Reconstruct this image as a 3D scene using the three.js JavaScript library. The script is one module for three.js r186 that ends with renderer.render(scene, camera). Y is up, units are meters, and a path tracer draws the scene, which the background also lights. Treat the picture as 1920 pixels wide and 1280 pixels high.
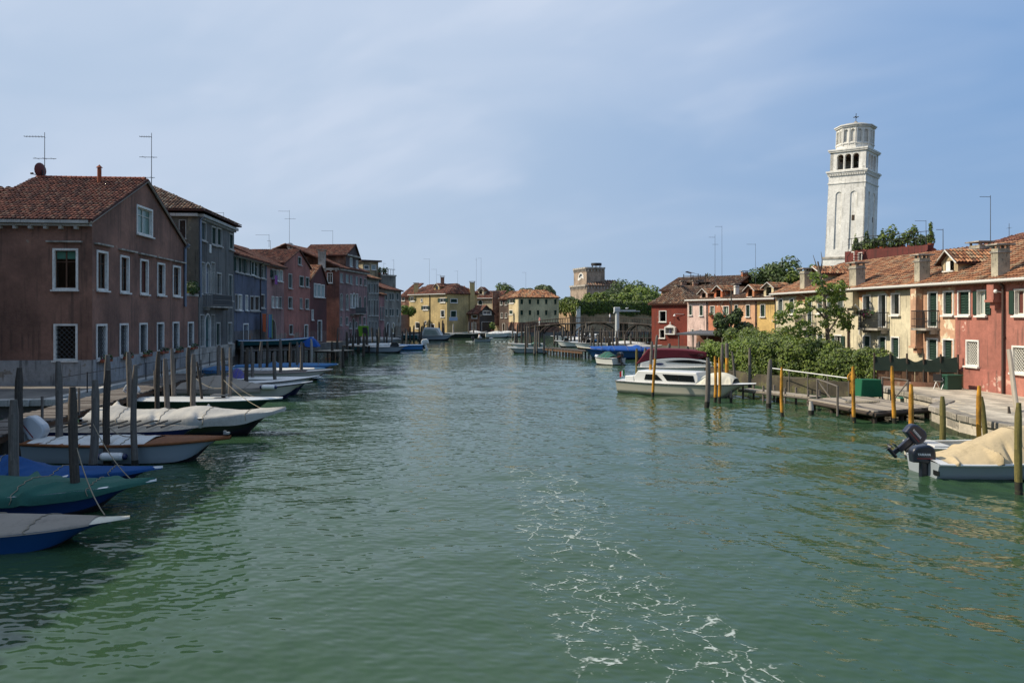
import * as THREE from 'three';
import { mergeGeometries, mergeVertices } from 'three/addons/utils/BufferGeometryUtils.js';
import { RoundedBoxGeometry } from 'three/addons/geometries/RoundedBoxGeometry.js';
import { FontLoader } from 'three/addons/loaders/FontLoader.js';
import { TextGeometry } from 'three/addons/geometries/TextGeometry.js';
import { MarchingCubes } from 'three/addons/objects/MarchingCubes.js';

// ---------------------------------------------------------------- camera, sky, sun, exposure
const scene = new THREE.Scene();
const F = 1493, HZ = 590, EYE = 4.6, YAW = 5.2 * Math.PI / 180;          // lens in photo pixels, horizon row, eye height over the water
const camera = new THREE.PerspectiveCamera(2 * Math.atan(640 / F) * 180 / Math.PI, 1.5, 0.1, 3000);
camera.position.set(0, EYE, 0); camera.rotation.y = -YAW;
camera.setViewOffset(1920, 1280, 0, 640 - HZ, 1920, 1280);
const SUN = new THREE.Vector3(-0.74, 0.62, -0.30).normalize();
const sun = new THREE.DirectionalLight(new THREE.Color(1, 0.90, 0.745), 4.6);
sun.position.copy(SUN).multiplyScalar(300); sun.target.position.set(0, 0, -60);
sun.castShadow = true; sun.shadow.mapSize.set(4096, 4096); sun.shadow.radius = 1;
Object.assign(sun.shadow.camera, { left: -160, right: 160, top: 160, bottom: -160, near: 1, far: 800 });
scene.add(sun, sun.target);
const renderer = new THREE.WebGLRenderer({ antialias: true });
renderer.toneMapping = THREE.LinearToneMapping; renderer.toneMappingExposure = 1.15;
renderer.shadowMap.enabled = true; renderer.shadowMap.type = THREE.PCFSoftShadowMap;

const R = s => () => { s |= 0; s = s + 0x6D2B79F5 | 0; let t = Math.imul(s ^ s >>> 15, 1 | s); t = t + Math.imul(t ^ t >>> 7, 61 | t) ^ t; return ((t ^ t >>> 14) >>> 0) / 4294967296; };
const lerp = (a, b, t) => a + (b - a) * t, clamp = (x, a = 0, b = 1) => Math.min(b, Math.max(a, x));
const sm = (a, b, x) => { const t = clamp((x - a) / (b - a)); return t * t * (3 - 2 * t); };
const LAT = (() => { const r = R(77), a = new Float32Array(65536); for (let i = 0; i < 65536; i++) a[i] = r(); return a; })();
const h2 = (i, j, s) => LAT[((i * 73 + s * 31) & 255) * 256 + ((j * 151 + s * 57) & 255)];
function vnoise(x, y, s = 0, px = 1e6, py = 1e6) {                       // value noise, tiling with periods px, py
  const i = Math.floor(x), j = Math.floor(y), fx = x - i, fy = y - j, u = fx * fx * (3 - 2 * fx), v = fy * fy * (3 - 2 * fy);
  const m = (n, p) => ((n % p) + p) % p, a = m(i, px), b = m(i + 1, px), c = m(j, py), d = m(j + 1, py);
  return lerp(lerp(h2(a, c, s), h2(b, c, s), u), lerp(h2(a, d, s), h2(b, d, s), u), v);
}
function fbm(x, y, s = 0, oct = 4, px = 1e6, py = 1e6) { let a = 0, w = 0.5, t = 0; for (let o = 0; o < oct; o++) { a += w * vnoise(x, y, s + o, px, py); t += w; w *= 0.5; x *= 2; y *= 2; px *= 2; py *= 2; } return a / t; }

{ // hazy morning sky with thin streaks of high cloud, paler towards the sun
  const w = 2048, h = 1024, d = new Float32Array(w * h * 4), sunAz = Math.atan2(SUN.z, SUN.x);
  for (let j = 0; j < h; j++) for (let i = 0; i < w; i++) {
    const az = ((i + 0.5) / w - 0.5) * 2 * Math.PI, el = ((j + 0.5) / h - 0.5) * Math.PI, e = Math.max(0, Math.sin(el));
    let dz = Math.abs(az - sunAz); if (dz > Math.PI) dz = 2 * Math.PI - dz;
    const cs = Math.cos(dz) * Math.cos(el) * Math.sqrt(1 - SUN.y * SUN.y) + Math.sin(el) * SUN.y, near = Math.pow(clamp(cs * 0.5 + 0.5), 1.6);
    const k = Math.pow(e, 0.55);
    let r = lerp(0.29, 0.06, k), g = lerp(0.42, 0.215, k), b = lerp(0.58, 0.55, k);
    const side = sm(0.24, 0.66, near);                                     // sun-side haze
    r = lerp(r, 0.45, side * 0.78); g = lerp(g, 0.55, side * 0.78); b = lerp(b, 0.69, side * 0.76);
    const hz = Math.exp(-e * 11) * 0.6 * (0.15 + 0.85 * side); r = lerp(r, 0.50, hz); g = lerp(g, 0.57, hz); b = lerp(b, 0.645, hz);   // pale haze low down
    const q = 1 / (e + 0.22), X = Math.cos(az) * Math.cos(el) * q, Z = Math.sin(az) * Math.cos(el) * q;
    const wx = fbm(X * 0.9, Z * 0.9, 3, 4) * 1.6;
    const c1 = fbm(X * 0.85 + wx + 5, Z * 1.5 + wx * 0.6, 11, 5), c2 = fbm(X * 1.2 + Z * 2.6 + wx * 1.0, Z * 5 - X * 6.0, 23, 5);
    const veil = sm(0.25, 0.8, c1) * 0.55 + sm(0.38, 0.9, c2) * 0.42 * sm(0.25, 0.6, c1);
    const v = clamp(veil * (0.3 + 0.6 * side) * sm(0.02, 0.2, e));
    r = lerp(r, 0.56, v); g = lerp(g, 0.63, v); b = lerp(b, 0.76, v);
    if (el < 0) { r = 0.10; g = 0.13; b = 0.13; }
    const o = (j * w + i) * 4; d[o] = r; d[o + 1] = g; d[o + 2] = b; d[o + 3] = 1;
  }
  const t = new THREE.DataTexture(d, w, h, THREE.RGBAFormat, THREE.FloatType);
  t.mapping = THREE.EquirectangularReflectionMapping; t.magFilter = t.minFilter = THREE.LinearFilter; t.wrapS = THREE.RepeatWrapping; t.needsUpdate = true;
  scene.background = t; scene.environment = t;
}

// ---------------------------------------------------------------- a photo pixel gives a direction; depth comes from the plane it meets
const dirOf = px => { const a = (px - 960) / F; return [a * Math.cos(YAW) + Math.sin(YAW), -(Math.cos(YAW) - a * Math.sin(YAW))]; };
const at = (px, t) => { const d = dirOf(px); return [d[0] * t, d[1] * t]; };                 // plan point at camera depth t
const depthOf = (py, y = 0) => (EYE - y) * F / (py - HZ);                                     // depth of a pixel row on the level y
const gp = (px, py, y = 0) => at(px, depthOf(py, y));
const heightAt = (py, t) => EYE - (py - HZ) / F * t;
function meet(px, p0, p1) { // where the ray of a pixel column meets the wall line p0-p1: distance along it and depth
  const d = dirOf(px), ex = p1[0] - p0[0], ez = p1[1] - p0[1], L = Math.hypot(ex, ez), ux = ex / L, uz = ez / L;
  const det = d[0] * -uz + ux * d[1], t = (p0[0] * -uz + ux * p0[1]) / det;
  return { t, u: (t * d[0] - p0[0]) * ux + (t * d[1] - p0[1]) * uz };
}
const onX = (px, X) => X / dirOf(px)[0];                                                     // depth where a column meets the plane x = X

// ---------------------------------------------------------------- naming and parenting
const taken = {};
const numbered = n => { const k = taken[n] = (taken[n] ?? -1) + 1; return k ? `${n}_${String(k).padStart(3, '0')}` : n; };
function tag(o, label, category, group, kind) { o.userData.label = label; if (category) o.userData.category = category; if (group) o.userData.group = group; if (kind) o.userData.kind = kind; return o; }
function thing(name, label, category, [x, y, z] = [0, 0, 0], turn = 0, group) {
  const o = new THREE.Group(); o.name = numbered(name); o.position.set(x, y, z); o.rotation.y = turn; scene.add(o); return tag(o, label, category, group);
}
function obj(name, geo, mat, parent) {
  if (Array.isArray(geo)) geo = merge(geo);
  const m = new THREE.Mesh(geo, mat); m.name = parent ? name : numbered(name); m.castShadow = m.receiveShadow = true; (parent || scene).add(m); return m;
}
function struct(name, geo, mat) { const m = obj(name, geo, mat); m.userData.kind = 'structure'; return m; }
function sub(name, parent, x = 0, y = 0, z = 0, ry = 0) { const g = new THREE.Group(); g.name = name; g.position.set(x, y, z); g.rotation.y = ry; parent.add(g); return g; }
function copyOf(o, [x, y, z], turn, label, group) { const c = o.clone(); c.userData = { ...o.userData }; c.name = numbered(o.name.replace(/_\d{3}$/, '')); c.position.set(x, y, z); c.rotation.y = turn; if (label) c.userData.label = label; if (group) c.userData.group = group; scene.add(c); return c; }

// ---------------------------------------------------------------- geometry helpers
function merge(list) {
  const l = list.map(g => { g = g.index ? g.toNonIndexed() : g; for (const k of Object.keys(g.attributes)) if (!['position', 'normal', 'uv', 'color'].includes(k)) g.deleteAttribute(k); return g; });
  const col = l.some(g => g.attributes.color);
  for (const g of l) { if (!g.attributes.uv) g.setAttribute('uv', new THREE.BufferAttribute(new Float32Array(g.attributes.position.count * 2), 2)); if (col && !g.attributes.color) g.setAttribute('color', new THREE.BufferAttribute(new Float32Array(g.attributes.position.count * 3).fill(1), 3)); }
  return l.length > 1 ? mergeGeometries(l) : l[0];
}
function metric(g) { // uv in metres from the dominant axis
  const p = g.attributes.position, n = g.attributes.normal, uv = new Float32Array(p.count * 2);
  for (let i = 0; i < p.count; i++) {
    const a = Math.abs(n.getX(i)), b = Math.abs(n.getY(i)), c = Math.abs(n.getZ(i)), x = p.getX(i), y = p.getY(i), z = p.getZ(i);
    if (b >= a && b >= c) { uv[2 * i] = x; uv[2 * i + 1] = z; } else if (a >= c) { uv[2 * i] = z; uv[2 * i + 1] = y; } else { uv[2 * i] = x; uv[2 * i + 1] = y; }
  }
  g.setAttribute('uv', new THREE.BufferAttribute(uv, 2)); return g;
}
const box = (w, h, d, x = 0, y = 0, z = 0, ry = 0, rx = 0, rz = 0) => { const g = metric(new THREE.BoxGeometry(w, h, d)); if (rx) g.rotateX(rx); if (rz) g.rotateZ(rz); if (ry) g.rotateY(ry); return g.translate(x, y, z); };
const rbox = (w, h, d, r, x = 0, y = 0, z = 0, ry = 0) => { const g = metric(new RoundedBoxGeometry(w, h, d, 2, r)); if (ry) g.rotateY(ry); return g.translate(x, y, z); };
function bar(a, b, r, seg = 5, r2 = r) { // a tapered rod between two points
  const A = new THREE.Vector3(...a), B = new THREE.Vector3(...b), d = B.clone().sub(A), L = d.length();
  const g = new THREE.CylinderGeometry(r2, r, L, seg, 1).translate(0, L / 2, 0);
  g.applyQuaternion(new THREE.Quaternion().setFromUnitVectors(new THREE.Vector3(0, 1, 0), d.normalize())); return g.translate(...a);
}
function tube(pts, r, seg = 24, rad = 5) { return new THREE.TubeGeometry(new THREE.CatmullRomCurve3(pts.map(p => new THREE.Vector3(...p))), seg, r, rad); }
function grid(nu, nv, fn, closeU = false) { // smooth sheet from fn(u, v) -> [x, y, z]; uv in rough metres if given
  const pos = [], uv = [], idx = [];
  for (let j = 0; j <= nv; j++) for (let i = 0; i <= nu; i++) { const q = fn(i / nu, j / nv); pos.push(q[0], q[1], q[2]); uv.push(q[3] ?? i / nu, q[4] ?? j / nv); }
  for (let j = 0; j < nv; j++) for (let i = 0; i < nu; i++) { const a = j * (nu + 1) + i, b = a + 1, c = a + nu + 1, d = c + 1; idx.push(a, b, d, a, d, c); }
  const g = new THREE.BufferGeometry(); g.setAttribute('position', new THREE.Float32BufferAttribute(pos, 3)); g.setAttribute('uv', new THREE.Float32BufferAttribute(uv, 2)); g.setIndex(idx); g.computeVertexNormals(); return g;
}
function poly(points) { const s = new THREE.Shape(); points.forEach((p, i) => i ? s.lineTo(p[0], p[1]) : s.moveTo(p[0], p[1])); s.closePath(); return s; }
const extrude = (shape, depth, z0 = 0, bevel = 0) => new THREE.ExtrudeGeometry(shape, { depth, bevelEnabled: bevel > 0, bevelSize: bevel, bevelThickness: bevel, bevelSegments: 2, curveSegments: 10, steps: 1 }).translate(0, 0, z0);
const flat3 = (pts) => { // a planar polygon given by 3-D points, in order
  const pos = [], A = pts[0]; for (let i = 1; i + 1 < pts.length; i++) pos.push(...A, ...pts[i], ...pts[i + 1]);
  const g = new THREE.BufferGeometry(); g.setAttribute('position', new THREE.Float32BufferAttribute(pos, 3)); g.computeVertexNormals(); return metric(g);
};

// ---------------------------------------------------------------- textures and materials
const TS = 512;
const NA = [0, 1, 2, 3].map(k => { // shared tiling noise fields: blotches, grain, streaks, fine specks
  const a = new Float32Array(TS * TS), P = [[5, 5, 5], [40, 40, 4], [46, 3, 4], [150, 150, 2]][k];
  for (let j = 0; j < TS; j++) for (let i = 0; i < TS; i++) a[j * TS + i] = fbm(i / TS * P[0], j / TS * P[1], 40 + k * 9, P[2], P[0], P[1]);
  return a;
});
const nz = (k, i, j) => NA[k][((j % TS + TS) % TS) * TS + ((i % TS + TS) % TS)];
function texture(size, fn, srgb = true, h = size) {
  const d = new Uint8Array(size * h * 4);
  for (let j = 0; j < h; j++) for (let i = 0; i < size; i++) { const c = fn(i, j), o = (j * size + i) * 4; d[o] = clamp(c[0]) * 255; d[o + 1] = clamp(c[1]) * 255; d[o + 2] = clamp(c[2]) * 255; d[o + 3] = clamp(c[3] ?? 1) * 255; }
  const t = new THREE.DataTexture(d, size, h); t.wrapS = t.wrapT = THREE.RepeatWrapping; t.magFilter = THREE.LinearFilter; t.minFilter = THREE.LinearMipmapLinearFilter; t.generateMipmaps = true;
  if (srgb) t.colorSpace = THREE.SRGBColorSpace; t.needsUpdate = true; return t;
}
const rgb = hex => { const c = new THREE.Color(hex); c.convertLinearToSRGB(); return [c.r, c.g, c.b]; };
let seedCount = 0;
const bumpPlaster = texture(TS, (i, j) => { const v = nz(1, i, j) * 0.7 + nz(3, i, j) * 0.3; return [v, v, v]; }, false); bumpPlaster.repeat.set(1 / 3, 1 / 3);
const plasterMade = {};
function plaster(hex, opt = {}) { return plasterMade[hex + JSON.stringify(opt)] ??= newPlaster(hex, opt); }
function newPlaster(hex, { peel = 0.1, peelHex = '#a9907a', streak = 0.25, blotch = 0.25, tile = 7, dark = '#2b2926', bands = [] } = {}) {
  const dim = a => { const m = a[0] * 0.3 + a[1] * 0.55 + a[2] * 0.15; return a.map(q => lerp(m, q, 0.84)); }, c = dim(rgb(hex)), p = dim(rgb(peelHex)), dk = rgb(dark), ox = (seedCount += 137), oy = seedCount * 3;
  const t = texture(TS, (i, j) => {
    let bd = 0; for (const [y0, y1, k] of bands) { const y = j / TS * tile; bd = Math.max(bd, k * sm(y0 - 0.5, y0 + 0.2, y) * (1 - sm(y1 - 0.2, y1 + 0.5, y))); }
    const b = nz(0, i + ox, j + oy), g = nz(1, i + ox, j), s = nz(2, i + oy, j + ox), f = nz(3, i, j), b2 = nz(0, i * 2 + oy, j * 2 + ox);
    const k = 1 + (b - 0.5) * 2 * blotch + (g - 0.5) * 0.16 + (f - 0.5) * 0.1, st = sm(0.56, 0.78, s) * streak * sm(0.3, 0.6, b2), pe = peel > 0 ? sm(0, 0.025, b * 0.55 + b2 * 0.3 + g * 0.15 - (0.74 - peel * 0.28) + bd) : 0;
    return [0, 1, 2].map(q => lerp(lerp(c[q] * k, p[q] * (0.8 + g * 0.4), pe), dk[q], st));
  });
  t.repeat.set(1 / tile, 1 / tile);
  return new THREE.MeshStandardMaterial({ map: t, roughness: 0.95, bumpMap: bumpPlaster, bumpScale: 0.012 });
}
const flatMat = (hex, rough = 0.8, extra = {}) => new THREE.MeshStandardMaterial({ color: hex, roughness: rough, ...extra });
function wood(hex, hex2, tile = 1.2) { // long fibres along v
  const a = rgb(hex), b = rgb(hex2), o = (seedCount += 91);
  const t = texture(256, (i, j) => { const s = nz(2, i * 2 + o, j), g = nz(1, i * 2, j + o), k = clamp(s * 1.1 - 0.1 + (g - 0.5) * 0.5); return [0, 1, 2].map(q => lerp(a[q], b[q], k)); });
  t.repeat.set(1 / tile, 1 / tile); return new THREE.MeshStandardMaterial({ map: t, roughness: 0.9 });
}
const M = {
  stone: plaster('#cfcabd', { peel: 0, streak: 0.2, blotch: 0.15, tile: 4 }),
  greyStone: plaster('#a29a8c', { peel: 0, streak: 0.3, blotch: 0.3, tile: 4 }),
  quay: plaster('#8d8474', { peel: 0.25, peelHex: '#6f675a', streak: 0.35, blotch: 0.35, tile: 3 }),
  paving: plaster('#b3a791', { peel: 0.2, peelHex: '#978c79', streak: 0, blotch: 0.2, tile: 5 }),
  pavingGrey: plaster('#6b655c', { peel: 0.2, peelHex: '#565149', streak: 0, blotch: 0.25, tile: 5 }),
  algae: plaster('#3d4224', { peel: 0.4, peelHex: '#22281a', streak: 0.3, blotch: 0.5, tile: 2 }),
  trim: plaster('#d9d5ca', { peel: 0.0, streak: 0.12, blotch: 0.1, tile: 2 }),
  trimGrey: plaster('#aaa69c', { peel: 0.0, streak: 0.25, blotch: 0.15, tile: 2 }),
  glass: new THREE.MeshPhysicalMaterial({ color: '#d9e2df', roughness: 0.03, ior: 1.5, transmission: 1, thickness: 0 }),
  darkPanel: new THREE.MeshPhysicalMaterial({ color: '#14181b', roughness: 0.12 }),  // opaque dark colour in place of glass; boat cabins behind are solid
  darkCloth: flatMat('#1d1c1c', 0.95), iron: flatMat('#1d1d1e', 0.6), ironGrey: flatMat('#5a5c5c', 0.5, { metalness: 0.4 }),
  steel: flatMat('#9a9c9c', 0.4, { metalness: 0.6 }),
  shutter: wood('#0f2a20', '#1c3a2c'), shutterBrown: wood('#33271f', '#4b3b2e'), shutterGrey: wood('#3f4a47', '#5a625c'), shutterPale: wood('#8b9a98', '#b1b9b3'),
  sash: flatMat('#c9c6bb', 0.7), sashBrown: flatMat('#5a3d2a', 0.7), curtain: flatMat('#9aa39c', 0.95), curtainRed: flatMat('#5b2f26', 0.95),
  greyWood: wood('#4a443d', '#8b8278', 1.3), paleWood: wood('#857a6b', '#b1a693', 1.3), darkWood: wood('#2e2721', '#564a3e', 1.3), brownWood: wood('#4a3425', '#7b5c42', 1.3),
  yellowPaint: plaster('#b57a17', { peel: 0.25, peelHex: '#7c5c24', streak: 0.5, blotch: 0.35, tile: 1.5, dark: '#3b2a12' }), olivePaint: wood('#4a4524', '#857a40', 1.1),
  gutter: flatMat('#c2c0b8', 0.6), copper: flatMat('#4a3a33', 0.6, { metalness: 0.3 }), zinc: flatMat('#767f8c', 0.5, { metalness: 0.4 }),
  brick: plaster('#7d5540', { peel: 0.3, peelHex: '#9a8168', streak: 0.3, blotch: 0.4, tile: 3 }),
  mortarUnder: flatMat('#4a2d22', 0.95),
  tile: new THREE.MeshStandardMaterial({ vertexColors: true, roughness: 0.92, side: THREE.DoubleSide }),
  leaf: new THREE.MeshPhysicalMaterial({ vertexColors: true, roughness: 0.95, transmission: 0.38, thickness: 0, side: THREE.DoubleSide }),
  chimney: plaster('#a49a82', { peel: 0.15, peelHex: '#b9ad92', streak: 0.45, blotch: 0.2, tile: 2 }),
  coping: plaster('#a2988a', { peel: 0.3, peelHex: '#857c6d', streak: 0.4, blotch: 0.3, tile: 2.5 }),
  bark: wood('#4b4238', '#7d7263', 1), rope: flatMat('#857c6a', 0.9), white: flatMat('#e4e2dc', 0.35), black: flatMat('#111214', 0.45),
  terracotta: flatMat('#8d4c30', 0.9),
};

// ---------------------------------------------------------------- roofs of half-round clay tiles
const TILES = { red: [[.20, .072, .042], [.15, .055, .034], [.26, .10, .058], [.10, .045, .032], [.22, .12, .075]], orange: [[.32, .14, .065], [.24, .095, .045], [.40, .20, .10], [.14, .065, .036], [.29, .195, .115]], brown: [[.19, .105, .062], [.14, .075, .045], [.24, .14, .082], [.10, .06, .04], [.23, .18, .125]] };
let roofSeed = 5;
function tiles(pts, pal = 'red', sp = 0.22, len = 0.36) { // pts: eave start, eave end, then the upper corners back; world points. Returns the tile skin
  const A = new THREE.Vector3(...pts[0]), B = new THREE.Vector3(...pts[1]), r = R(roofSeed++);
  const n = new THREE.Vector3(); for (let i = 0; i < pts.length; i++) { const p = pts[i], q = pts[(i + 1) % pts.length]; n.x += (p[1] - q[1]) * (p[2] + q[2]); n.y += (p[2] - q[2]) * (p[0] + q[0]); n.z += (p[0] - q[0]) * (p[1] + q[1]); }
  n.normalize(); if (n.y < 0) n.negate();
  const U = B.clone().sub(A).normalize(), V = n.clone().cross(U).normalize(); if (V.y < 0) V.negate();
  const P2 = pts.map(p => { const d = new THREE.Vector3(...p).sub(A); return [d.dot(U), d.dot(V)]; });
  const inside = (x, y) => { let c = false; for (let i = 0, j = P2.length - 1; i < P2.length; j = i++) { const [xi, yi] = P2[i], [xj, yj] = P2[j]; if ((yi > y) !== (yj > y) && x < (xj - xi) * (y - yi) / (yj - yi) + xi) c = !c; } return c; };
  const x0 = Math.min(...P2.map(p => p[0])), x1 = Math.max(...P2.map(p => p[0])), y1 = Math.max(...P2.map(p => p[1]));
  const pos = [], nor = [], col = [], cols = TILES[pal], K = 4;
  const put = (x, y, z) => { pos.push(A.x + U.x * x + V.x * y + n.x * z, A.y + U.y * x + V.y * y + n.y * z, A.z + U.z * x + V.z * y + n.z * z); };
  for (let x = x0 + sp / 2; x < x1; x += sp) for (let y = 0.02; y < y1; y += len) {
    if (!inside(x, y + len * 0.4)) continue;
    const c = cols[Math.floor(r() * cols.length)], k = 0.75 + 0.5 * r(), j = (r() - 0.5) * sp * 0.16, ry = sp * 0.42, lift = 0.035 + r() * 0.02, y2 = Math.min(y + len * 1.08, y1), w2 = 0.86;
    const ring = [[y - 0.03, 1, lift], [y2, w2, 0.004]].map(([yy, w, z]) => { const o = []; for (let q = 0; q <= K; q++) { const t = q / K * Math.PI; o.push([x + j - Math.cos(t) * ry * w, yy, z + Math.sin(t) * ry * 0.75 * w, -Math.cos(t), Math.sin(t)]); } return o; });
    for (let q = 0; q < K; q++) for (const [a, b] of [[0, q], [0, q + 1], [1, q + 1], [0, q], [1, q + 1], [1, q]].map(v => v)) {
      const e = ring[a][b]; put(e[0], e[1], e[2]); nor.push(U.x * e[3] + n.x * e[4], U.y * e[3] + n.y * e[4], U.z * e[3] + n.z * e[4]); col.push(c[0] * k, c[1] * k, c[2] * k);
    }
  }
  const g = new THREE.BufferGeometry(); g.setAttribute('position', new THREE.Float32BufferAttribute(pos, 3)); g.setAttribute('normal', new THREE.Float32BufferAttribute(nor, 3)); g.setAttribute('color', new THREE.Float32BufferAttribute(col, 3)); g.setAttribute('uv', new THREE.Float32BufferAttribute(new Float32Array(pos.length / 3 * 2), 2)); return g;
}
function roofPlane(H, pts, pal, sp, len, name = 'roof') { // deck slab plus the skin of tiles
  const P = H.getWorldPosition(new THREE.Vector3()); H.updateMatrixWorld();
  const q = pts.map(p => [p[0] - P.x, p[1] - P.y, p[2] - P.z]), low = q.map(p => [p[0], p[1] - 0.12, p[2]]);
  const sides = q.map((p, i) => { const j = (i + 1) % q.length; return flat3([p, q[j], low[j], low[i]]); });
  const m = obj(name, [flat3(q), flat3(low), ...sides], M.mortarUnder, H);
  const t = obj('roof_tiles', tiles(q, pal, sp, len), M.tile, m); t.userData.kind = 'stuff'; return m;
}
// ---------------------------------------------------------------- houses: walls with real openings, windows set into them
function archPath(P, x0, y0, x1, y1, arch) {
  P.moveTo(x0, y0); P.lineTo(x1, y0);
  if (arch) { const r = (x1 - x0) / 2; P.lineTo(x1, y1 - r); P.absarc((x0 + x1) / 2, y1 - r, r, 0, Math.PI, false); } else { P.lineTo(x1, y1); P.lineTo(x0, y1); }
  P.closePath(); return P;
}
const inset = (r, d) => ({ ...r, x0: r.x0 + d, y0: r.y0 + d, x1: r.x1 - d, y1: r.y1 - d });
function lattice(w, h, step, r) { // diagonal iron grille
  const l = []; for (let s = -h; s < w; s += step) {
    for (const dir of [1, -1]) { let a = Math.max(0, s), b = Math.min(w, s + h); if (b <= a + 0.02) continue; const y0 = a - s, y1 = b - s; l.push(dir > 0 ? bar([a, y0, 0], [b, y1, 0], r, 4) : bar([a, h - y0, 0], [b, h - y1, 0], r, 4)); }
  } return l;
}
function louvres(w, h, m, parent, x, y, z, ry = 0) { // one shutter leaf: stiles, rails and a field of tilted boards
  const s = sub('shutter', parent, x, y, z, ry), st = 0.06;
  const l = [box(st, h, 0.04, st / 2, h / 2, 0), box(st, h, 0.04, w - st / 2, h / 2, 0), box(w - 2 * st, st, 0.04, w / 2, st / 2, 0), box(w - 2 * st, st, 0.04, w / 2, h - st / 2, 0), box(w - 2 * st, h - 2 * st, 0.012, w / 2, h / 2, -0.006)];
  for (let k = st + 0.05; k < h - st; k += 0.14) l.push(box(w - 2 * st, 0.09, 0.012, w / 2, k, 0.012, 0, -0.5));
  const mesh = new THREE.Mesh(merge(l), m); mesh.castShadow = mesh.receiveShadow = true; mesh.name = 'shutter'; mesh.position.copy(s.position); mesh.rotation.copy(s.rotation); parent.remove(s); parent.add(mesh); return mesh;
}
const winRand = R(321);
// o: {x0,y0,x1,y1, type, arch, trim, name}; local frame of the wall (x along, y up, z out of the wall)
function windowIn(H, frame, o) {
  const fw = o.fw ?? 0.13, w = o.x1 - o.x0, h = o.y1 - o.y0, isDoor = o.type === 'door' || o.type === 'gate';
  const G = sub(isDoor ? 'door' : 'window', H, ...frame.pos(o.x0, o.y0, 0), frame.turn);
  const ring = archPath(new THREE.Shape(), 0, 0, w, h, o.arch); ring.holes.push(archPath(new THREE.Path(), fw, isDoor ? -0.0 + 0.02 : fw, w - fw, h - fw, o.arch));
  if (fw > 0.02) obj('frame', extrude(ring, 0.22, -0.17), o.trim || M.trim, G);
  if (!isDoor && !o.nosill && fw > 0.02) obj('sill', box(w + 0.12, 0.09, 0.14, w / 2, -0.03, 0.10), o.trim || M.trim, G);
  const iw = w - 2 * fw, ih = h - 2 * fw, paneM = o.pane || M.glass;
  const back = z => { const s = archPath(new THREE.Shape(), fw - 0.02, fw - 0.02, w - fw + 0.02, h - fw + 0.02, o.arch); return extrude(s, 0.03, z); };
  if (isDoor) { obj('leaf', back(-0.16), o.leaf || M.shutterBrown, G); obj('rail', [box(iw, 0.08, 0.03, w / 2, h * 0.45, -0.118), box(0.03, ih, 0.03, w / 2, h / 2, -0.118)], M.iron, G); return G; }
  if (o.type === 'shut') { // closed shutters
    const m = o.sh || M.shutter; obj('pane', back(-0.26), M.glass, G); louvres(iw / 2 - 0.008, ih, m, G, fw, fw, -0.1); louvres(iw / 2 - 0.008, ih, m, G, w / 2 + 0.008, fw, -0.1); return G;
  }
  obj('pane', back(-0.2), paneM, G);
  const sm2 = o.sash || M.sash, b = 0.045;
  if (o.type !== 'dark' && o.type !== 'grille') obj('sash', [box(b, ih, 0.05, fw + b / 2, h / 2, -0.135), box(b, ih, 0.05, w - fw - b / 2, h / 2, -0.135), box(b * 1.6, ih, 0.05, w / 2, h / 2, -0.135), box(iw - 2 * b, b, 0.05, w / 2, fw + b / 2, -0.137), box(iw - 2 * b, b, 0.05, w / 2, h - fw - b / 2, -0.137), ...(ih > 1.3 ? [box(iw - 2 * b, b * 0.8, 0.045, w / 2, h * 0.68, -0.137)] : [])], sm2, G);
  if (o.blind) obj('blind', box(iw - 0.1, ih * 0.2, 0.02, w / 2, h - fw - ih * 0.12, -0.15), flatMat('#46705d', 0.9), G);
  if (o.type === 'grille') { const g = merge(lattice(iw, ih, o.step || 0.2, o.bar || 0.011)); g.translate(fw, fw, -0.06); obj('grille', g, o.grilleMat || M.ironGrey, G); }
  if (o.type === 'open') { const m = o.sh || M.shutter, a = 0.1 + winRand() * 0.2; louvres(iw / 2, ih, m, G, fw - 0.03, fw, 0.07, Math.PI - a * 0.6 + 0.0); louvres(iw / 2, ih, m, G, w - fw + 0.03, fw, 0.07, a * 0.6); }
  if (o.box) { const p = obj('flower_box', rbox(w * 0.9, 0.16, 0.2, 0.03, w / 2, -0.06, 0.28), M.terracotta, G); const f = obj('flowers', leafGeo([[w / 2, 0.1, 0.28, w * 0.5, 0.2, 0.18]], 70, 0.09, 9, PAL.flower), M.leaf, G); f.userData.kind = 'stuff'; }
  return G;
}
function wallFrame(H, p0, p1) {
  const dx = p1[0] - p0[0], dz = p1[1] - p0[1], L = Math.hypot(dx, dz), u = [dx / L, dz / L], n = [-u[1], u[0]], turn = Math.atan2(-dz, dx), P = H.position;
  return { L, turn, u, n, pos: (x, y, z) => [p0[0] + u[0] * x + n[0] * z - P.x, y - P.y, p0[1] + u[1] * x + n[1] * z - P.z], world: (x, y, z) => [p0[0] + u[0] * x + n[0] * z, y, p0[1] + u[1] * x + n[1] * z] };
}
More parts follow.
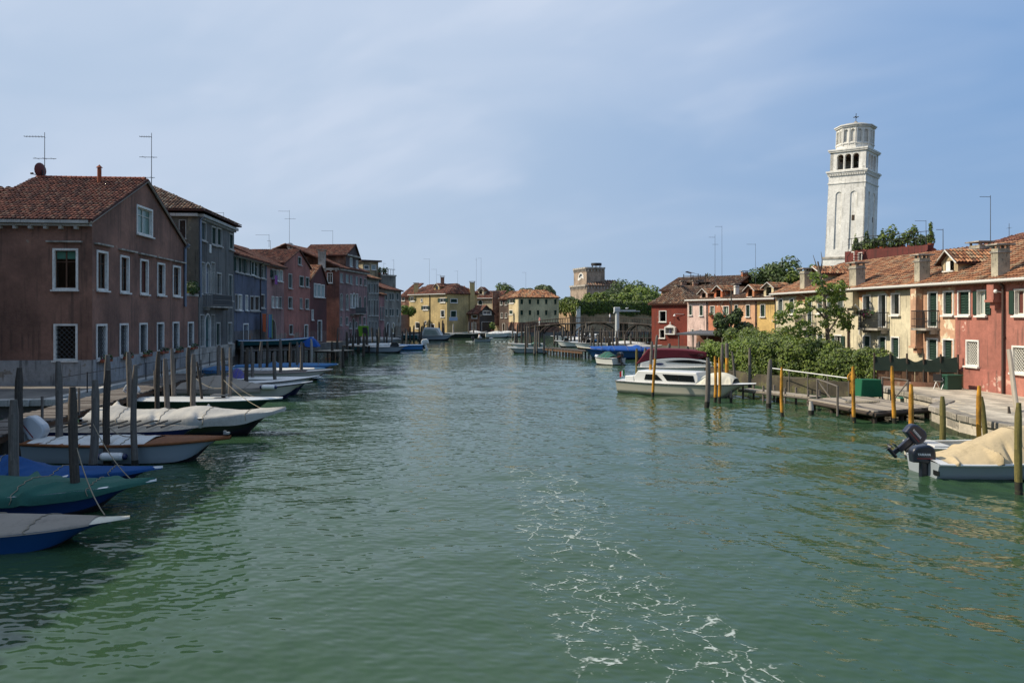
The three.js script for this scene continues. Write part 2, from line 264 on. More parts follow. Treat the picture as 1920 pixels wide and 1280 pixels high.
// openings as photo rectangles [left, top, right, bottom, type, options] of the outer frame, read on the plane of the wall
function toWall(p0, p1, [l, t, r, b, type = 'glass', extra = {}]) {
  const a = meet(l, p0, p1), c = meet(r, p0, p1), d = (a.t + c.t) / 2; return { x0: a.u, x1: c.u, y1: heightAt(t, d), y0: heightAt(b, d), type, ...extra };
}
function facade(H, p0, p1, y0, y1, mat, wins = [], { peak, name = 'wall', depth = 0.32, top } = {}) {
  const fr = wallFrame(H, p0, p1), L = fr.L, e = 0.006, pts = [[e, y0], [L - e, y0]];
  if (top) pts.push(...top(L)); else { pts.push([L - e, y1]); if (peak) pts.push(peak); pts.push([e, y1]); }
  const s = poly(pts), os = [];
  for (const w of wins) { const o = Array.isArray(w) ? toWall(p0, p1, w) : w; o.x0 = Math.max(o.x0, 0.06); o.x1 = Math.min(o.x1, L - 0.06); if (o.x1 - o.x0 < 0.25) continue; o.y0 = Math.max(o.y0, y0 + 0.03); if (!peak) o.y1 = Math.min(o.y1, y1 - 0.05); if (o.y1 - o.y0 < 0.3) continue; const f = o.fw ?? Math.min(0.13, (o.x1 - o.x0) * 0.085); o.fw = f; s.holes.push(archPath(new THREE.Path(), o.x0 + f * 0.5, o.y0 + f * 0.5, o.x1 - f * 0.5, o.y1 - f * 0.5, o.arch)); os.push(o); }
  const m = obj(name, extrude(s, depth, -depth), mat, H); m.position.set(...fr.pos(0, 0, 0)); m.rotation.y = fr.turn;
  for (const o of os) windowIn(H, fr, o);
  return fr;
}
const house = (label, p, y = 0.8, group) => thing('house', label, 'house', [p[0], y, p[1]], 0, group);
function sideWall(H, p0, p1, y0, y1, mat, peak) { return facade(H, p0, p1, y0, y1, mat, [], { peak, name: 'wall' }); }
const off = (p, d, n) => [p[0] + n[0] * d, p[1] + n[1] * d];
// a plain strip along a wall (cornice, gutter, string course)
function strip(H, fr, name, mat, y, h, out, x0 = 0, x1 = fr.L) { const m = obj(name, box(x1 - x0, h, out, (x0 + x1) / 2, 0, out / 2 + 0.003), mat, H); m.position.set(...fr.pos(0, y, 0)); m.rotation.y = fr.turn; return m; }
function gutter(H, fr, y, mat = M.gutter, out = 0.45, r = 0.09) { const g = new THREE.CylinderGeometry(r, r, fr.L, 8, 1).rotateZ(Math.PI / 2).translate(fr.L / 2, 0, out); const m = obj('gutter', g, mat, H); m.position.set(...fr.pos(0, y, 0)); m.rotation.y = fr.turn; }
function brackets(H, fr, y, mat, step = 0.9, s = 0.14) { for (let x = step / 2; x < fr.L; x += step) { const m = obj('bracket', box(s, s, 0.3, 0, 0, 0.15), mat, H); m.position.set(...fr.pos(x, y, 0.003)); m.rotation.y = fr.turn; } }
function downpipe(H, fr, x, y0, y1, mat = M.copper, r = 0.06) { const m = obj('downpipe', [bar([0, y0, 0.1], [0, y1 - 0.3, 0.1], r, 7), bar([0, y1 - 0.3, 0.1], [0, y1, 0.4], r, 7), box(r * 3, 0.05, 0.1, 0, (y0 + y1) / 2, 0.06)], mat, H); m.position.set(fr.pos(x, 0, 0)[0], -H.position.y, fr.pos(x, 0, 0)[2]); m.rotation.y = fr.turn; }
// gabled or single-slope roof over a wall line: eave along p0-p1, ridge set back d and up
function slope(H, p0, p1, ye, back, yr, pal, { over = 0.45, ext = 0.15, sp, len, hip0 = 0, hip1 = 0 } = {}) {
  const dx = p1[0] - p0[0], dz = p1[1] - p0[1], L = Math.hypot(dx, dz), u = [dx / L, dz / L], n = [-u[1], u[0]], k = (yr - ye) / back;
  const q = (x, z, y) => [p0[0] + u[0] * x + n[0] * z, y, p0[1] + u[1] * x + n[1] * z];
  return roofPlane(H, [q(-ext, over, ye - over * k), q(L + ext, over, ye - over * k), q(L + ext - hip1, -back, yr), q(-ext + hip0, -back, yr)], pal, sp, len);
}
function chimney(H, [x, z], y0, y1, w, d, mat, turn = 0, cap = M.greyStone) {
  const P = H.position, G = sub('chimney', H, x - P.x, y0 - P.y, z - P.z, turn), h = y1 - y0;
  obj('shaft', box(w, h, d, 0, h / 2, 0), mat, G);
  obj('collar', box(w + 0.1, 0.08, d + 0.1, 0, h - 0.16, 0), cap, G);
  obj('cap', [box(w + 0.34, 0.07, d + 0.34, 0, h + 0.2, 0), ...[[1, 1], [1, -1], [-1, 1], [-1, -1]].map(([a, b]) => box(0.1, 0.165, 0.1, a * (w / 2 - 0.06), h + 0.083, b * (d / 2 - 0.06)))], cap, G); return G;
}
// dormer: front wall on the line p0-p1, running back into the roof
function dormer(H, p0, p1, y0, y1, yp, depth, mat, pal, winType = 'glass', sideMat = mat) {
  const P = H.position, dx = p1[0] - p0[0], dz = p1[1] - p0[1], w = Math.hypot(dx, dz), turn = Math.atan2(-dz, dx), G = sub('dormer', H, p0[0] - P.x, y0 - P.y, p0[1] - P.z, turn), h = y1 - y0, hp = yp - y0;
  const s = poly([[0, 0], [w, 0], [w, h], [w / 2, hp - 0.08], [0, h]]), ww = w * 0.27, wy = h * 0.22, wt = h * 0.94; s.holes.push(archPath(new THREE.Path(), w / 2 - ww, wy, w / 2 + ww, wt));
  obj('front_wall', extrude(s, 0.15, -0.15), mat, G);
  obj('cheek', box(0.12, h, depth - 0.15, 0.06, h / 2, -depth / 2 - 0.075), sideMat, G); obj('cheek', box(0.12, h, depth - 0.15, w - 0.06, h / 2, -depth / 2 - 0.075), sideMat, G);
  obj('pane', box(ww * 2, wt - wy, 0.03, w / 2, (wy + wt) / 2, -0.12), M.glass, G);
  if (winType === 'shut') { obj('shutter', box(ww - 0.02, wt - wy, 0.03, w / 2 - ww / 2, (wy + wt) / 2, -0.05), M.white, G); }
  obj('sill', box(ww * 2 + 0.16, 0.07, 0.16, w / 2, wy - 0.04, 0.06), M.trim, G);
  const q = (x, y, z) => [x, y, z], o = 0.25, k = (hp - h) / (w / 2), e = h - o * k;
  for (const sgn of [-1, 1]) {
    const xe = sgn < 0 ? -o : w + o, A = q(xe, e, sgn < 0 ? -depth : o), B = q(xe, e, sgn < 0 ? o : -depth), C = q(w / 2, hp, sgn < 0 ? o : -depth), D = q(w / 2, hp, sgn < 0 ? -depth : o);
    const low = [A, B, C, D].map(p => [p[0], p[1] - 0.09, p[2]]), top = [A, B, C, D];
    obj('dormer_roof', [flat3(top), flat3(low), ...top.map((p, i) => { const j = (i + 1) % 4; return flat3([p, top[j], low[j], low[i]]); }), tilesPlain([A, B, C, D])], M.mortarUnder, G);
    const t = obj('roof_tiles', tiles([A, B, C, D], pal, 0.2, 0.34), M.tile, G); t.userData.kind = 'stuff';
  }
  obj('bargeboard', [bar([-o, e - 0.05, o + 0.03], [w / 2, hp - 0.05, o + 0.03], 0.05, 4), bar([w + o, e - 0.05, o + 0.03], [w / 2, hp - 0.05, o + 0.03], 0.05, 4)], M.sash, G);
  return G;
}
const tilesPlain = p => flat3(p.map(q => [q[0], q[1] + 0.002, q[2]]));
function balcony(H, fr, x0, x1, y, depth = 0.7, mat = M.iron, plants = false) {
  const w = x1 - x0, G = sub('balcony', H, ...fr.pos(x0, y, 0), fr.turn), h = 0.95;
  obj('slab', box(w, 0.12, depth, w / 2, -0.06, depth / 2), M.greyStone, G);
  for (const x of [0.15, w - 0.15]) obj('corbel', box(0.14, 0.2, depth * 0.6, x, -0.22, depth * 0.3), M.greyStone, G);
  obj('rail', [box(w, 0.05, 0.05, w / 2, h, depth - 0.04), box(w, 0.04, 0.04, w / 2, h * 0.55, depth - 0.04), box(w, 0.04, 0.04, w / 2, 0.1, depth - 0.04), box(0.05, 0.05, depth - 0.08, 0.03, h, depth / 2 - 0.03), box(0.05, 0.05, depth - 0.08, w - 0.03, h, depth / 2 - 0.03)], mat, G);
  for (let x = 0.03; x < w; x += 0.12) obj('baluster', bar([x, 0, depth - 0.04], [x, h, depth - 0.04], 0.02, 4), mat, G);
  for (let z = 0.1; z < depth - 0.1; z += 0.15) for (const x of [0.03, w - 0.03]) obj('baluster', bar([x, 0, z], [x, h, z], 0.014, 4), mat, G);
  if (plants) { const f = obj('flowers', leafGeo([[w * 0.4, h, depth, w * 0.45, 0.2, 0.2]], 160, 0.09, 77, PAL.flower), M.leaf, G); f.userData.kind = 'stuff'; }
}
function aerial(label, [x, z], y, h, arms, group = 'aerials on the roofs') { // mast with booms: arms = [height, reach, elements]
  const T = thing('aerial', label, 'aerial', [x, y, z], 0, group);
  obj('mast', bar([0, -0.25, 0], [0, h, 0], 0.028, 5, 0.018), M.ironGrey, T);
  for (const [hy, reach, n = 0, side = 0] of arms) {
    obj('boom', bar([side, hy, 0], [reach, hy, 0], 0.017, 4), M.ironGrey, T);
    for (let k = 0; k < n; k++) { const xx = lerp(side, reach, (k + 0.5) / n), l = lerp(0.32, 0.2, k / n); obj('element', bar([xx, hy, -l], [xx, hy, l], 0.009, 4), M.ironGrey, T); }
  }
  return T;
}

// ---------------------------------------------------------------- foliage
const PAL = { dark: [[.046, .085, .015], [.068, .118, .02], [.092, .145, .024], [.056, .092, .026]], fresh: [[.13, .20, .018], [.17, .25, .026], [.09, .15, .014], [.22, .28, .04]], ivy: [[.095, .15, .012], [.135, .19, .016], [.175, .23, .022], [.065, .11, .014]], pale: [[.14, .18, .06], [.10, .15, .045], [.18, .21, .09]], flower: [[.05, .11, .025], [.07, .14, .03], [.05, .10, .03], [.3, .05, .12]], dry: [[.13, .11, .05], [.07, .09, .03], [.09, .12, .04]] };
function leafGeo(blobs, n, size, seed, pal, gap = 0.4) { // leaves spread through the outer part of overlapping clumps, with gaps
  const r = R(seed), pos = [], nor = [], col = [], wsum = [], V = new THREE.Vector3(), A = new THREE.Vector3(), B = new THREE.Vector3(), N = new THREE.Vector3(); let s = 0;
  for (const b of blobs) { s += Math.pow(b[3] * b[4] * b[5], 2 / 3); wsum.push(s); }
  for (let k = 0, tries = 0; k < n && tries < n * 6; tries++) {
    const q = r() * s, b = blobs[wsum.findIndex(w => w >= q)], th = r() * 6.2832, cz = r() * 2 - 1, sn = Math.sqrt(1 - cz * cz), rad = 0.45 + 0.6 * Math.pow(r(), 0.6);
    V.set(sn * Math.cos(th), cz, sn * Math.sin(th));
    const f = vnoise(th * 2.2 + b[0] * 3, cz * 3.5 + b[2] * 3 + rad * 2, seed & 63); if (f < gap * r() * 1.6) continue;
    const x = b[0] + V.x * b[3] * rad, y = b[1] + V.y * b[4] * rad, z = b[2] + V.z * b[5] * rad, sz = size * (0.6 + 0.8 * r());
    N.set(V.x + (r() - 0.5) * 1.8, V.y + 0.4 + (r() - 0.5) * 1.8, V.z + (r() - 0.5) * 1.8).normalize(); A.set(r() - 0.5, r() - 0.5, r() - 0.5).cross(N).normalize().multiplyScalar(sz); B.copy(A).cross(N).multiplyScalar(0.62);
    const c = pal[Math.floor(r() * pal.length)], kk = 0.8 + 0.4 * r();
    const P = [[-1, 0, 0], [0, -1, 0.12], [1, 0, -0.1], [0, 1, 0.12]].map(([a, e, h]) => [x + A.x * a + B.x * e + N.x * h * sz, y + A.y * a + B.y * e + N.y * h * sz, z + A.z * a + B.z * e + N.z * h * sz]);
    for (const i of [0, 2, 1, 0, 3, 2]) { pos.push(...P[i]); nor.push(N.x, N.y, N.z); col.push(c[0] * kk, c[1] * kk, c[2] * kk); }
    k++;
  }
  const g = new THREE.BufferGeometry(); g.setAttribute('position', new THREE.Float32BufferAttribute(pos, 3)); g.setAttribute('normal', new THREE.Float32BufferAttribute(nor, 3)); g.setAttribute('color', new THREE.Float32BufferAttribute(col, 3)); g.setAttribute('uv', new THREE.Float32BufferAttribute(new Float32Array(pos.length / 3 * 2), 2)); return g;
}
function limb(pts, r0, r1, seg = 10, rad = 6) { // tapered bent branch
  const c = new THREE.CatmullRomCurve3(pts.map(p => new THREE.Vector3(...p))), fr = c.computeFrenetFrames(seg, false);
  return grid(rad, seg, (u, v) => { const p = c.getPoint(v), i = Math.round(v * seg), r = lerp(r0, r1, v), a = u * 6.2832, N = fr.normals[i], B = fr.binormals[i]; return [p.x + (N.x * Math.cos(a) + B.x * Math.sin(a)) * r, p.y + (N.y * Math.cos(a) + B.y * Math.sin(a)) * r, p.z + (N.z * Math.cos(a) + B.z * Math.sin(a)) * r, u * 0.6, v * 3]; });
}
function tree(name, label, [x, z], y, h, crown, n, size, pal, seed, group) { // crown blobs relative to the foot: [x, y, z, rx, ry, rz]
  const T = thing(name, label, 'tree', [x, y, z], 0, group), r = R(seed), L = [limb([[0, -0.2, 0], [0.1, h * 0.3, 0.05], [-0.05, h * 0.6, 0], [0, h * 0.85, 0]], h * 0.03 + 0.05, 0.04)];
  for (const b of crown) L.push(limb([[0, h * (0.25 + 0.25 * r()), 0], [b[0] * 0.5, lerp(h * 0.5, b[1], 0.5), b[2] * 0.5], [b[0], b[1], b[2]]], h * 0.012 + 0.03, 0.02, 6, 5));
  obj('trunk', L, M.bark, T);
  const c = obj('crown', leafGeo(crown, n, size, seed, pal), M.leaf, T); return T;
}
// ---------------------------------------------------------------- the water of the canal
const WAVES = (() => { const r = R(9), l = []; for (let k = 0; k < 30; k++) { const len = 0.75 * Math.pow(1.085, k) * (0.9 + 0.2 * r()), ang = -1.15 + (r() - 0.5) * 2.4, q = 2 * Math.PI / len; l.push([Math.cos(ang) * q, Math.sin(ang) * q, r() * 6.28, 0.0028 * Math.pow(len, 0.75), k]); } return l; })();
const gust = (x, z) => 0.35 + 1.3 * sm(0.25, 0.75, fbm(x * 0.07 + 9, z * 0.05, 5, 3));
function waterAt(x, z) { const g = gust(x, z); let y = 0; for (const w of WAVES) y += w[3] * Math.sin(w[0] * x + w[1] * z + w[2]); return y * g; }
{
  const zs = [], xs = [];
  for (let z = 12; z > -700;) { zs.push(z); z -= z > -50 ? 0.2 : z > -90 ? 0.4 : z > -200 ? 1.2 : 25; }
  for (let x = -160; x <= 260;) { xs.push(x); x += Math.abs(x - 2) < 24 ? 0.2 : Math.abs(x) < 40 ? 0.8 : 12; }
  const nx = xs.length, pos = new Float32Array(nx * zs.length * 3), nor = new Float32Array(pos.length), uv = new Float32Array(nx * zs.length * 2), idx = [];
  zs.forEach((z, j) => xs.forEach((x, i) => {
    const o = j * nx + i, fade = z > -200 ? 1 - sm(-50, -120, z) * 0.6 : 0, g = gust(x, z) * fade * (Math.abs(x) < 40 ? 1 : 0); let y = 0, dx = 0, dz = 0;
    if (g > 0) for (const w of WAVES) { const a = w[0] * x + w[1] * z + w[2], c = Math.cos(a) * w[3]; y += Math.sin(a) * w[3]; dx += c * w[0]; dz += c * w[1]; }
    pos.set([x, y * g, z], o * 3); const l = Math.hypot(dx * g, 1, dz * g); nor.set([-dx * g / l, 1 / l, -dz * g / l], o * 3); uv.set([x, z], o * 2);
    if (i && j) idx.push(o - nx - 1, o - nx, o, o - nx - 1, o, o - 1);
  }));
  const g = new THREE.BufferGeometry(); g.setAttribute('position', new THREE.BufferAttribute(pos, 3)); g.setAttribute('normal', new THREE.BufferAttribute(nor, 3)); g.setAttribute('uv', new THREE.BufferAttribute(uv, 2)); g.setIndex(idx);
  // ripples finer than the mesh, as a tiling normal map 5 m across
  const N = 1024, T = 5, hgt = new Float32Array(N * N), r = R(31), rip = [];
  for (let k = 0; k < 46; k++) { const m = 7 + Math.floor(Math.pow(r(), 1.7) * 34), a = -1.2 + (r() - 0.5) * 2.6; const kx = Math.round(m * Math.cos(a)), ky = Math.round(m * Math.sin(a)), q = Math.hypot(kx, ky) || 1; rip.push([kx * 2 * Math.PI / N, ky * 2 * Math.PI / N, r() * 6.28, 0.0155 / Math.pow(q, 1.2)]); }
  for (const w of rip) for (let j = 0; j < N; j++) { const b = w[1] * j + w[2]; for (let i = 0; i < N; i++) hgt[j * N + i] += w[3] * Math.sin(w[0] * i + b); }
  const nm = texture(N, (i, j) => { const H = (a, b) => hgt[((b + N) % N) * N + ((a + N) % N)], s = T / N * 2, dx = (H(i + 1, j) - H(i - 1, j)) / s, dy = (H(i, j + 1) - H(i, j - 1)) / s, l = Math.hypot(dx, dy, 1); return [-dx / l * 0.5 + 0.5, -dy / l * 0.5 + 0.5, 0.5 / l + 0.5]; }, false);
  nm.repeat.set(1 / T, 1 / T);
  const water = struct('water', g, new THREE.MeshPhysicalMaterial({ color: new THREE.Color().setRGB(0.030, 0.066, 0.031), roughness: 0.05, ior: 1.333, specularIntensity: 0.62, normalMap: nm, normalScale: new THREE.Vector2(1, 1) }));
}
{ // lacy foam left on the water by a boat that has gone by
  const W = 1024, Hh = 2048, x0 = -2.2, x1 = 8.6, zN = -8.6, zF = -27, r = R(5), cells = [];
  const axis = s => lerp(2.9, 2.75, s) + 0.22 * Math.sin(s * 11 + 1), wide = s => lerp(1.4, 0.85, s);     // the wake's middle line and half width, s from near to far
  const CX = 20, CZ = 36; for (let j = 0; j < CZ; j++) for (let i = 0; i < CX; i++) cells.push([(i + r()) / CX, (j + r()) / CZ]);
  const near = (u, v) => { let a = 9, b = 9; const ci = Math.floor(u * CX), cj = Math.floor(v * CZ); for (let j = cj - 2; j <= cj + 2; j++) for (let i = ci - 2; i <= ci + 2; i++) { if (i < 0 || j < 0 || i >= CX || j >= CZ) continue; const c = cells[j * CX + i], d = Math.hypot((c[0] - u) * (x1 - x0), (c[1] - v) * (zN - zF)); if (d < a) { b = a; a = d; } else if (d < b) b = d; } return b - a; };
  const al = texture(W, (i, j) => {
    const u0 = i / W, v0 = j / Hh, X = lerp(x0, x1, u0), Z = lerp(zN, zF, v0), s = clamp((zN - Z) / (zN - zF)), d = (X - axis(s)) / wide(s), mask = (1 - sm(0.55, 1.2, Math.abs(d))) * (1 - sm(0.55, 0.95, s));
    const sp = vnoise(X * 30, Z * 30, 19), brk = fbm(X * 7, Z * 7, 17, 4); let a = 0;
    if (mask > 0.01) {
      const w1 = 0.09, u = u0 + (fbm(X * 1.1, Z * 1.1, 3, 5) - 0.5) * w1, v = v0 + (fbm(X * 1.1 + 40, Z * 1.1, 7, 5) - 0.5) * w1 * 0.55, edge = near(clamp(u, 0, 0.999), clamp(v, 0, 0.999)), patch = sm(0.40, 0.66, fbm(X * 0.7, Z * 0.7, 13, 3)), th = 0.016 + 0.075 * Math.pow(brk, 2) * (0.4 + patch);
      a = (1 - sm(th * 0.35, th, edge)) * sm(0.33, 0.5, brk * 0.55 + patch * 0.25 + mask * 0.12 + sp * 0.1) * sm(0.1, 0.4, mask);
      a = Math.max(a, sm(0.74, 0.88, sp) * (1 - sm(0.10, 0.3, edge)) * sm(0.42, 0.55, brk) * mask);
    }
    const b = sm(0.88, 0.95, sp) * sm(0.54, 0.66, brk) * sm(0.62, 0.74, fbm(X * 0.4, Z * 0.4, 29, 2)) * 0.7; a = Math.max(a, b * (1 - sm(0.5, 0.8, s)));
    const e = Math.min(u0, 1 - u0, v0, 1 - v0) > 0.01 ? 1 : 0; const fine = sm(0.34, 0.62, vnoise(X * 17, Z * 17, 41) * 0.6 + vnoise(X * 38, Z * 38, 43) * 0.4); a = clamp(a * (0.05 + 0.95 * fine) * lerp(0.7, 0.5, s)) * e; return [a, a, a];
  }, false, Hh);
  al.wrapS = al.wrapT = THREE.ClampToEdgeWrapping;
  const g = grid(54, 92, (u, v) => { const X = lerp(x0, x1, u), Z = lerp(zN, zF, v); return [X, waterAt(X, Z) + 0.006, Z, u, v]; });
  const f = obj('foam', g, new THREE.MeshStandardMaterial({ color: '#c3cdc5', roughness: 0.9, alphaMap: al, transparent: true, side: THREE.DoubleSide, depthWrite: false })); tag(f, 'lacy white foam trail floating on the open canal', 'foam', null, 'stuff');
}

// ---------------------------------------------------------------- banks and ground
const G0 = 0.8;                                                            // level of the quays
const XL = -18.7, XR = 27;                                                  // planes of the two long rows of house fronts
function land(name, pts, mat, top = G0, bottom = -1.5) { const s = poly(pts.map(p => [p[0], -p[1]])); const g = metric(extrude(s, top - bottom, 0).rotateX(-Math.PI / 2).translate(0, bottom, 0)); return struct(name, g, mat); }
const bank = [at(436, 72), at(500, 84), at(560, 97), at(620, 109), at(690, 124), at(752, 143), at(768, 171), at(838, 167), at(870, 170), at(960, 172), at(1050, 178), at(1078, 182), at(1220, 190), at(1400, 205)];
land('quay', [[-60, -36.2], [-17.6, -37.2], [-17.3, -45], [-17.4, -60], [-17.2, -66], ...bank, [260, -220], [260, -900], [-500, -900], [-500, -36]], M.pavingGrey);
land('quay_side', [[-80, 30], [-21.5, 30], [-21.2, -33], [-80, -33]], M.pavingGrey);
land('quay_east', [[19.2, 10], [19.4, -25], [19.5, -28.3], [20.4, -31.4], [22.2, -33.2], [23.2, -41.2], [24, -42.6], [200, -42.6], [200, 10]], M.paving);
land('garden_ground', [[24.6, -42.62], [23, -42.9], [20.9, -46], [18.9, -56], [19.4, -75], at(1215, 93), at(1300, 130), [200, -120], [200, -42.62]], plaster('#4d4534', { peel: 0.4, peelHex: '#5e5a36', streak: 0.4, blotch: 0.4, tile: 3 }), G0 - 0.004);
// stone coping of the eastern quay, block by block, over an algae-grown foot
{
  const e = [[19.2, 10], [19.4, -25], [19.5, -28.3], [20.4, -31.4], [22.2, -33.2], [23.2, -41.2]], K = struct('quay_edge', box(0.02, 0.02, 0.02, 24, 0.4, -30), M.quay), r = R(3); let tot = [];
  for (let i = 1; i < e.length; i++) {
    const [a, b] = [e[i - 1], e[i]], L = Math.hypot(b[0] - a[0], b[1] - a[1]); let s = i === 1 ? 20 : 0;
    while (s < L - 0.3) { const w = Math.min(0.9 + 0.7 * r(), L - s), cx = lerp(a[0], b[0], (s + w / 2) / L), cz = lerp(a[1], b[1], (s + w / 2) / L), an = Math.atan2(b[0] - a[0], b[1] - a[1]); obj('stone', rbox(0.55, 0.24, w - 0.02, 0.03, cx + 0.16, G0 - 0.08 + r() * 0.02, cz, an), r() < 0.5 ? M.coping : M.quay, K); obj('stone', rbox(0.4, 0.32, w - 0.025, 0.04, cx + 0.2 + r() * 0.03, 0.4, cz, an), M.quay, K); obj('algae_band', rbox(0.4, 0.5, w, 0.05, cx + 0.14, -0.06, cz, an), M.algae, K); s += w; }
  }
  const P = struct('pavement', box(0.02, 0.02, 0.02, 24, 0.5, -32), M.paving);                 // paving slabs of the quay
  for (let z = -23; z > -42; z -= 0.9) { const zz = -(z - 0.9), x0 = 0.45 + (zz < 28.3 ? 19.55 : zz < 31.4 ? lerp(19.5, 20.4, (zz - 28.3) / 3.1) : zz < 33.2 ? lerp(20.4, 22.2, (zz - 31.4) / 1.8) : lerp(22.2, 23.2, (zz - 33.2) / 8)); for (let x = x0; x < 26.7;) { const w = Math.min(1.1 + 0.8 * r(), 26.8 - x); if (w > 0.3) obj('slab', rbox(w - 0.018, 0.05, 0.885, 0.008, x + w / 2, G0 - 0.008 + r() * 0.008, z - 0.45), M.paving, P); x += w; } }
}
{ // pale kerb of the western quay end and its step
  const K = struct('quay_kerb', box(0.02, 0.02, 0.02, -25, 0.4, -40), M.quay), r = R(8);
  for (let x = -30; x < -17.7; x += 1.5) obj('stone', rbox(1.47, 0.3, 0.5, 0.03, x + 0.72, G0 - 0.09, -36.45 - (x + 30) * 0.06), M.trimGrey, K);
  for (let z = -37.5; z > -66; z -= 1.4) obj('stone', rbox(0.45, 0.3, 1.37, 0.03, -17.45 + r() * 0.03, G0 - 0.09, z - 0.7), M.trimGrey, K);
}
// ---------------------------------------------------------------- the row of houses on the shaded western bank
const zAt = (px, X = XL) => -onX(px, X) * -dirOf(px)[1];
const wx = (px) => [XL, onX(px, XL) * dirOf(px)[1]];
{ // gabled house with a pale plinth
  const mat = plaster('#825a48', { peel: 0.05, peelHex: '#8a7462', streak: 0.38, blotch: 0.26, dark: '#3a3029' }), p0 = wx(172), p1 = wx(345), pe = wx(371), xw = -25.3;
  const H = house('brown plastered house with a wide gable, pale plinth and red tiled roof', p0), D = { dark: 1 };
  const ye = 9.75, yr = 13.1, zm = (p0[1] + p1[1]) / 2, L = p0[1] - p1[1];
  const up = { sash: M.sashBrown }, gr = { step: 0.24, box: true, bar: 0.013 };
  const fr = facade(H, p0, p1, G0, ye, mat, [[180, 470, 201, 545, 'glass', up], [224, 479, 241, 549, 'glass', up], [261.5, 486, 277, 552, 'glass', { sash: M.sashBrown, pane: M.curtainRed }], [293.6, 492.6, 308, 554, 'glass', up], [323, 498, 337.5, 556, 'glass', up],
    [179, 607, 199, 674, 'grille', gr], [223, 606, 239, 668, 'grille', gr], [260, 605, 275, 664, 'grille', gr], [293, 604, 306, 659, 'grille', gr], [322.5, 603, 334.5, 657, 'grille', gr], [255, 388, 285, 442, 'glass', { pane: flatMat('#5d7a6e', 0.25) }]], { peak: [L / 2, yr] });
  const fs = facade(H, [xw, p0[1]], p0, G0, ye, mat, [[98, 465.6, 146, 543.6, 'glass', { sash: M.sashBrown, blind: true }], [100, 607, 145, 676, 'grille', { step: 0.26, bar: 0.014 }]]);
  facade(H, [xw, p1[1]], [xw, p0[1]], G0, ye, mat, [], { peak: [L / 2, yr] }); facade(H, p1, [xw, p1[1]], G0, ye, mat);
  obj('plinth', box(L + 0.06, 1.36, 0.07, 0, 0, 0, Math.PI / 2).translate(0.037, 0.68, -L / 2), plaster('#8f8e8b', { peel: 0.22, peelHex: '#7c7468', streak: 0.4, blotch: 0.2 }), H);
  obj('plinth', box(p0[0] - xw, 1.36, 0.07, (xw - p0[0]) / 2, 0.68, 0.037), plaster('#8f8e8b', { peel: 0.22, peelHex: '#7c7468', streak: 0.4, blotch: 0.2 }), H);
  const o = 0.5, k = (yr - ye) / (L / 2), e = ye - o * k + 0.12, ov = 0.22;
  roofPlane(H, [[xw - 0.2, e, p0[1] + o], [XL + ov, e, p0[1] + o], [XL + ov, yr + 0.12, zm], [xw - 0.2, yr + 0.12, zm]], 'red'); roofPlane(H, [[XL + ov, e, p1[1] - o], [xw - 0.2, e, p1[1] - o], [xw - 0.2, yr + 0.12, zm], [XL + ov, yr + 0.12, zm]], 'red');
  for (let i = 0, n = 22; i < n; i++) obj('ridge_tile', new THREE.CylinderGeometry(0.13, 0.15, 0.34, 8, 1, true, 0, Math.PI).rotateZ(Math.PI / 2).rotateX(0).translate(xw - XL + (i + 0.5) / n * (XL - xw) , yr - G0 + 0.14, zm - p0[1]), flatMat(i % 3 ? '#7d3f2a' : '#8f5238', 0.9, { side: THREE.DoubleSide }), H);
  strip(H, fs, 'cornice', M.trimGrey, e - 0.08, 0.16, 0.5); strip(H, fs, 'cornice', M.trimGrey, e - 0.24, 0.1, 0.32); brackets(H, fs, e - 0.38, M.trimGrey, 0.78, 0.15);
  for (const s of [1, -1]) obj('verge', bar([0.16, (s > 0 ? e : e) - G0 - 0.12, s > 0 ? o : -L - o], [0.16, yr - G0, -L / 2], 0.08, 4), M.greyStone, H);
  for (const [l, r, y] of [[176, 206, 459], [221, 252, 470], [258, 288, 478], [291, 319, 485], [322, 344, 491]]) { const w = toWall(p0, p1, [l, y, r, y + 6]); strip(H, fr, 'hood_mould', M.greyStone, w.y1, 0.09, 0.2, w.x0, Math.min(w.x1, fr.L)); }
  { const w = toWall([xw, p0[1]], p0, [88, 453, 154, 458]); strip(H, fs, 'hood_mould', M.greyStone, w.y1, 0.09, 0.2, w.x0, w.x1); }
  obj('flue', [bar([-2.4, yr - G0 - 0.55, -L / 2 + 1.0], [-2.4, yr - G0 + 0.6, -L / 2 + 1.0], 0.13, 8), new THREE.ConeGeometry(0.2, 0.2, 8).translate(-2.4, yr - G0 + 0.75, -L / 2 + 1.0)], M.terracotta, H);
  downpipe(H, fr, fr.L - 0.1, 5.2, ye, M.zinc, 0.1);
  // low wing with a roof terrace beside it
  const T = house('low brown wing with a planted roof terrace between two taller houses', p1), ft = facade(T, p1, pe, G0, 6.0, mat, [[351, 603, 362, 651, 'grille', gr]]);
  obj('terrace_slab', box(6.5, 0.2, p1[1] - pe[1], -3.2, 5.3, (pe[1] - p1[1]) / 2), M.greyStone, T); obj('plinth', box(ft.L, 1.36, 0.07, 0, 0, 0, Math.PI / 2).translate(0.037, 0.68, -ft.L / 2), M.greyStone, T);
  const b = thing('terrace_shrub', 'dark bushy shrub spilling over the brown terrace parapet', 'shrub', [XL - 0.25, 6.0, pe[1] + 1.3]); obj('planter', rbox(0.4, 0.35, 1.9, 0.04, 0, 0.175, 0), M.terracotta, b); obj('foliage', leafGeo([[0.1, 0.7, -0.3, 0.5, 0.5, 0.9], [0.3, 0.5, 0.6, 0.4, 0.35, 0.6]], 420, 0.14, 5, PAL.dark), M.leaf, b);
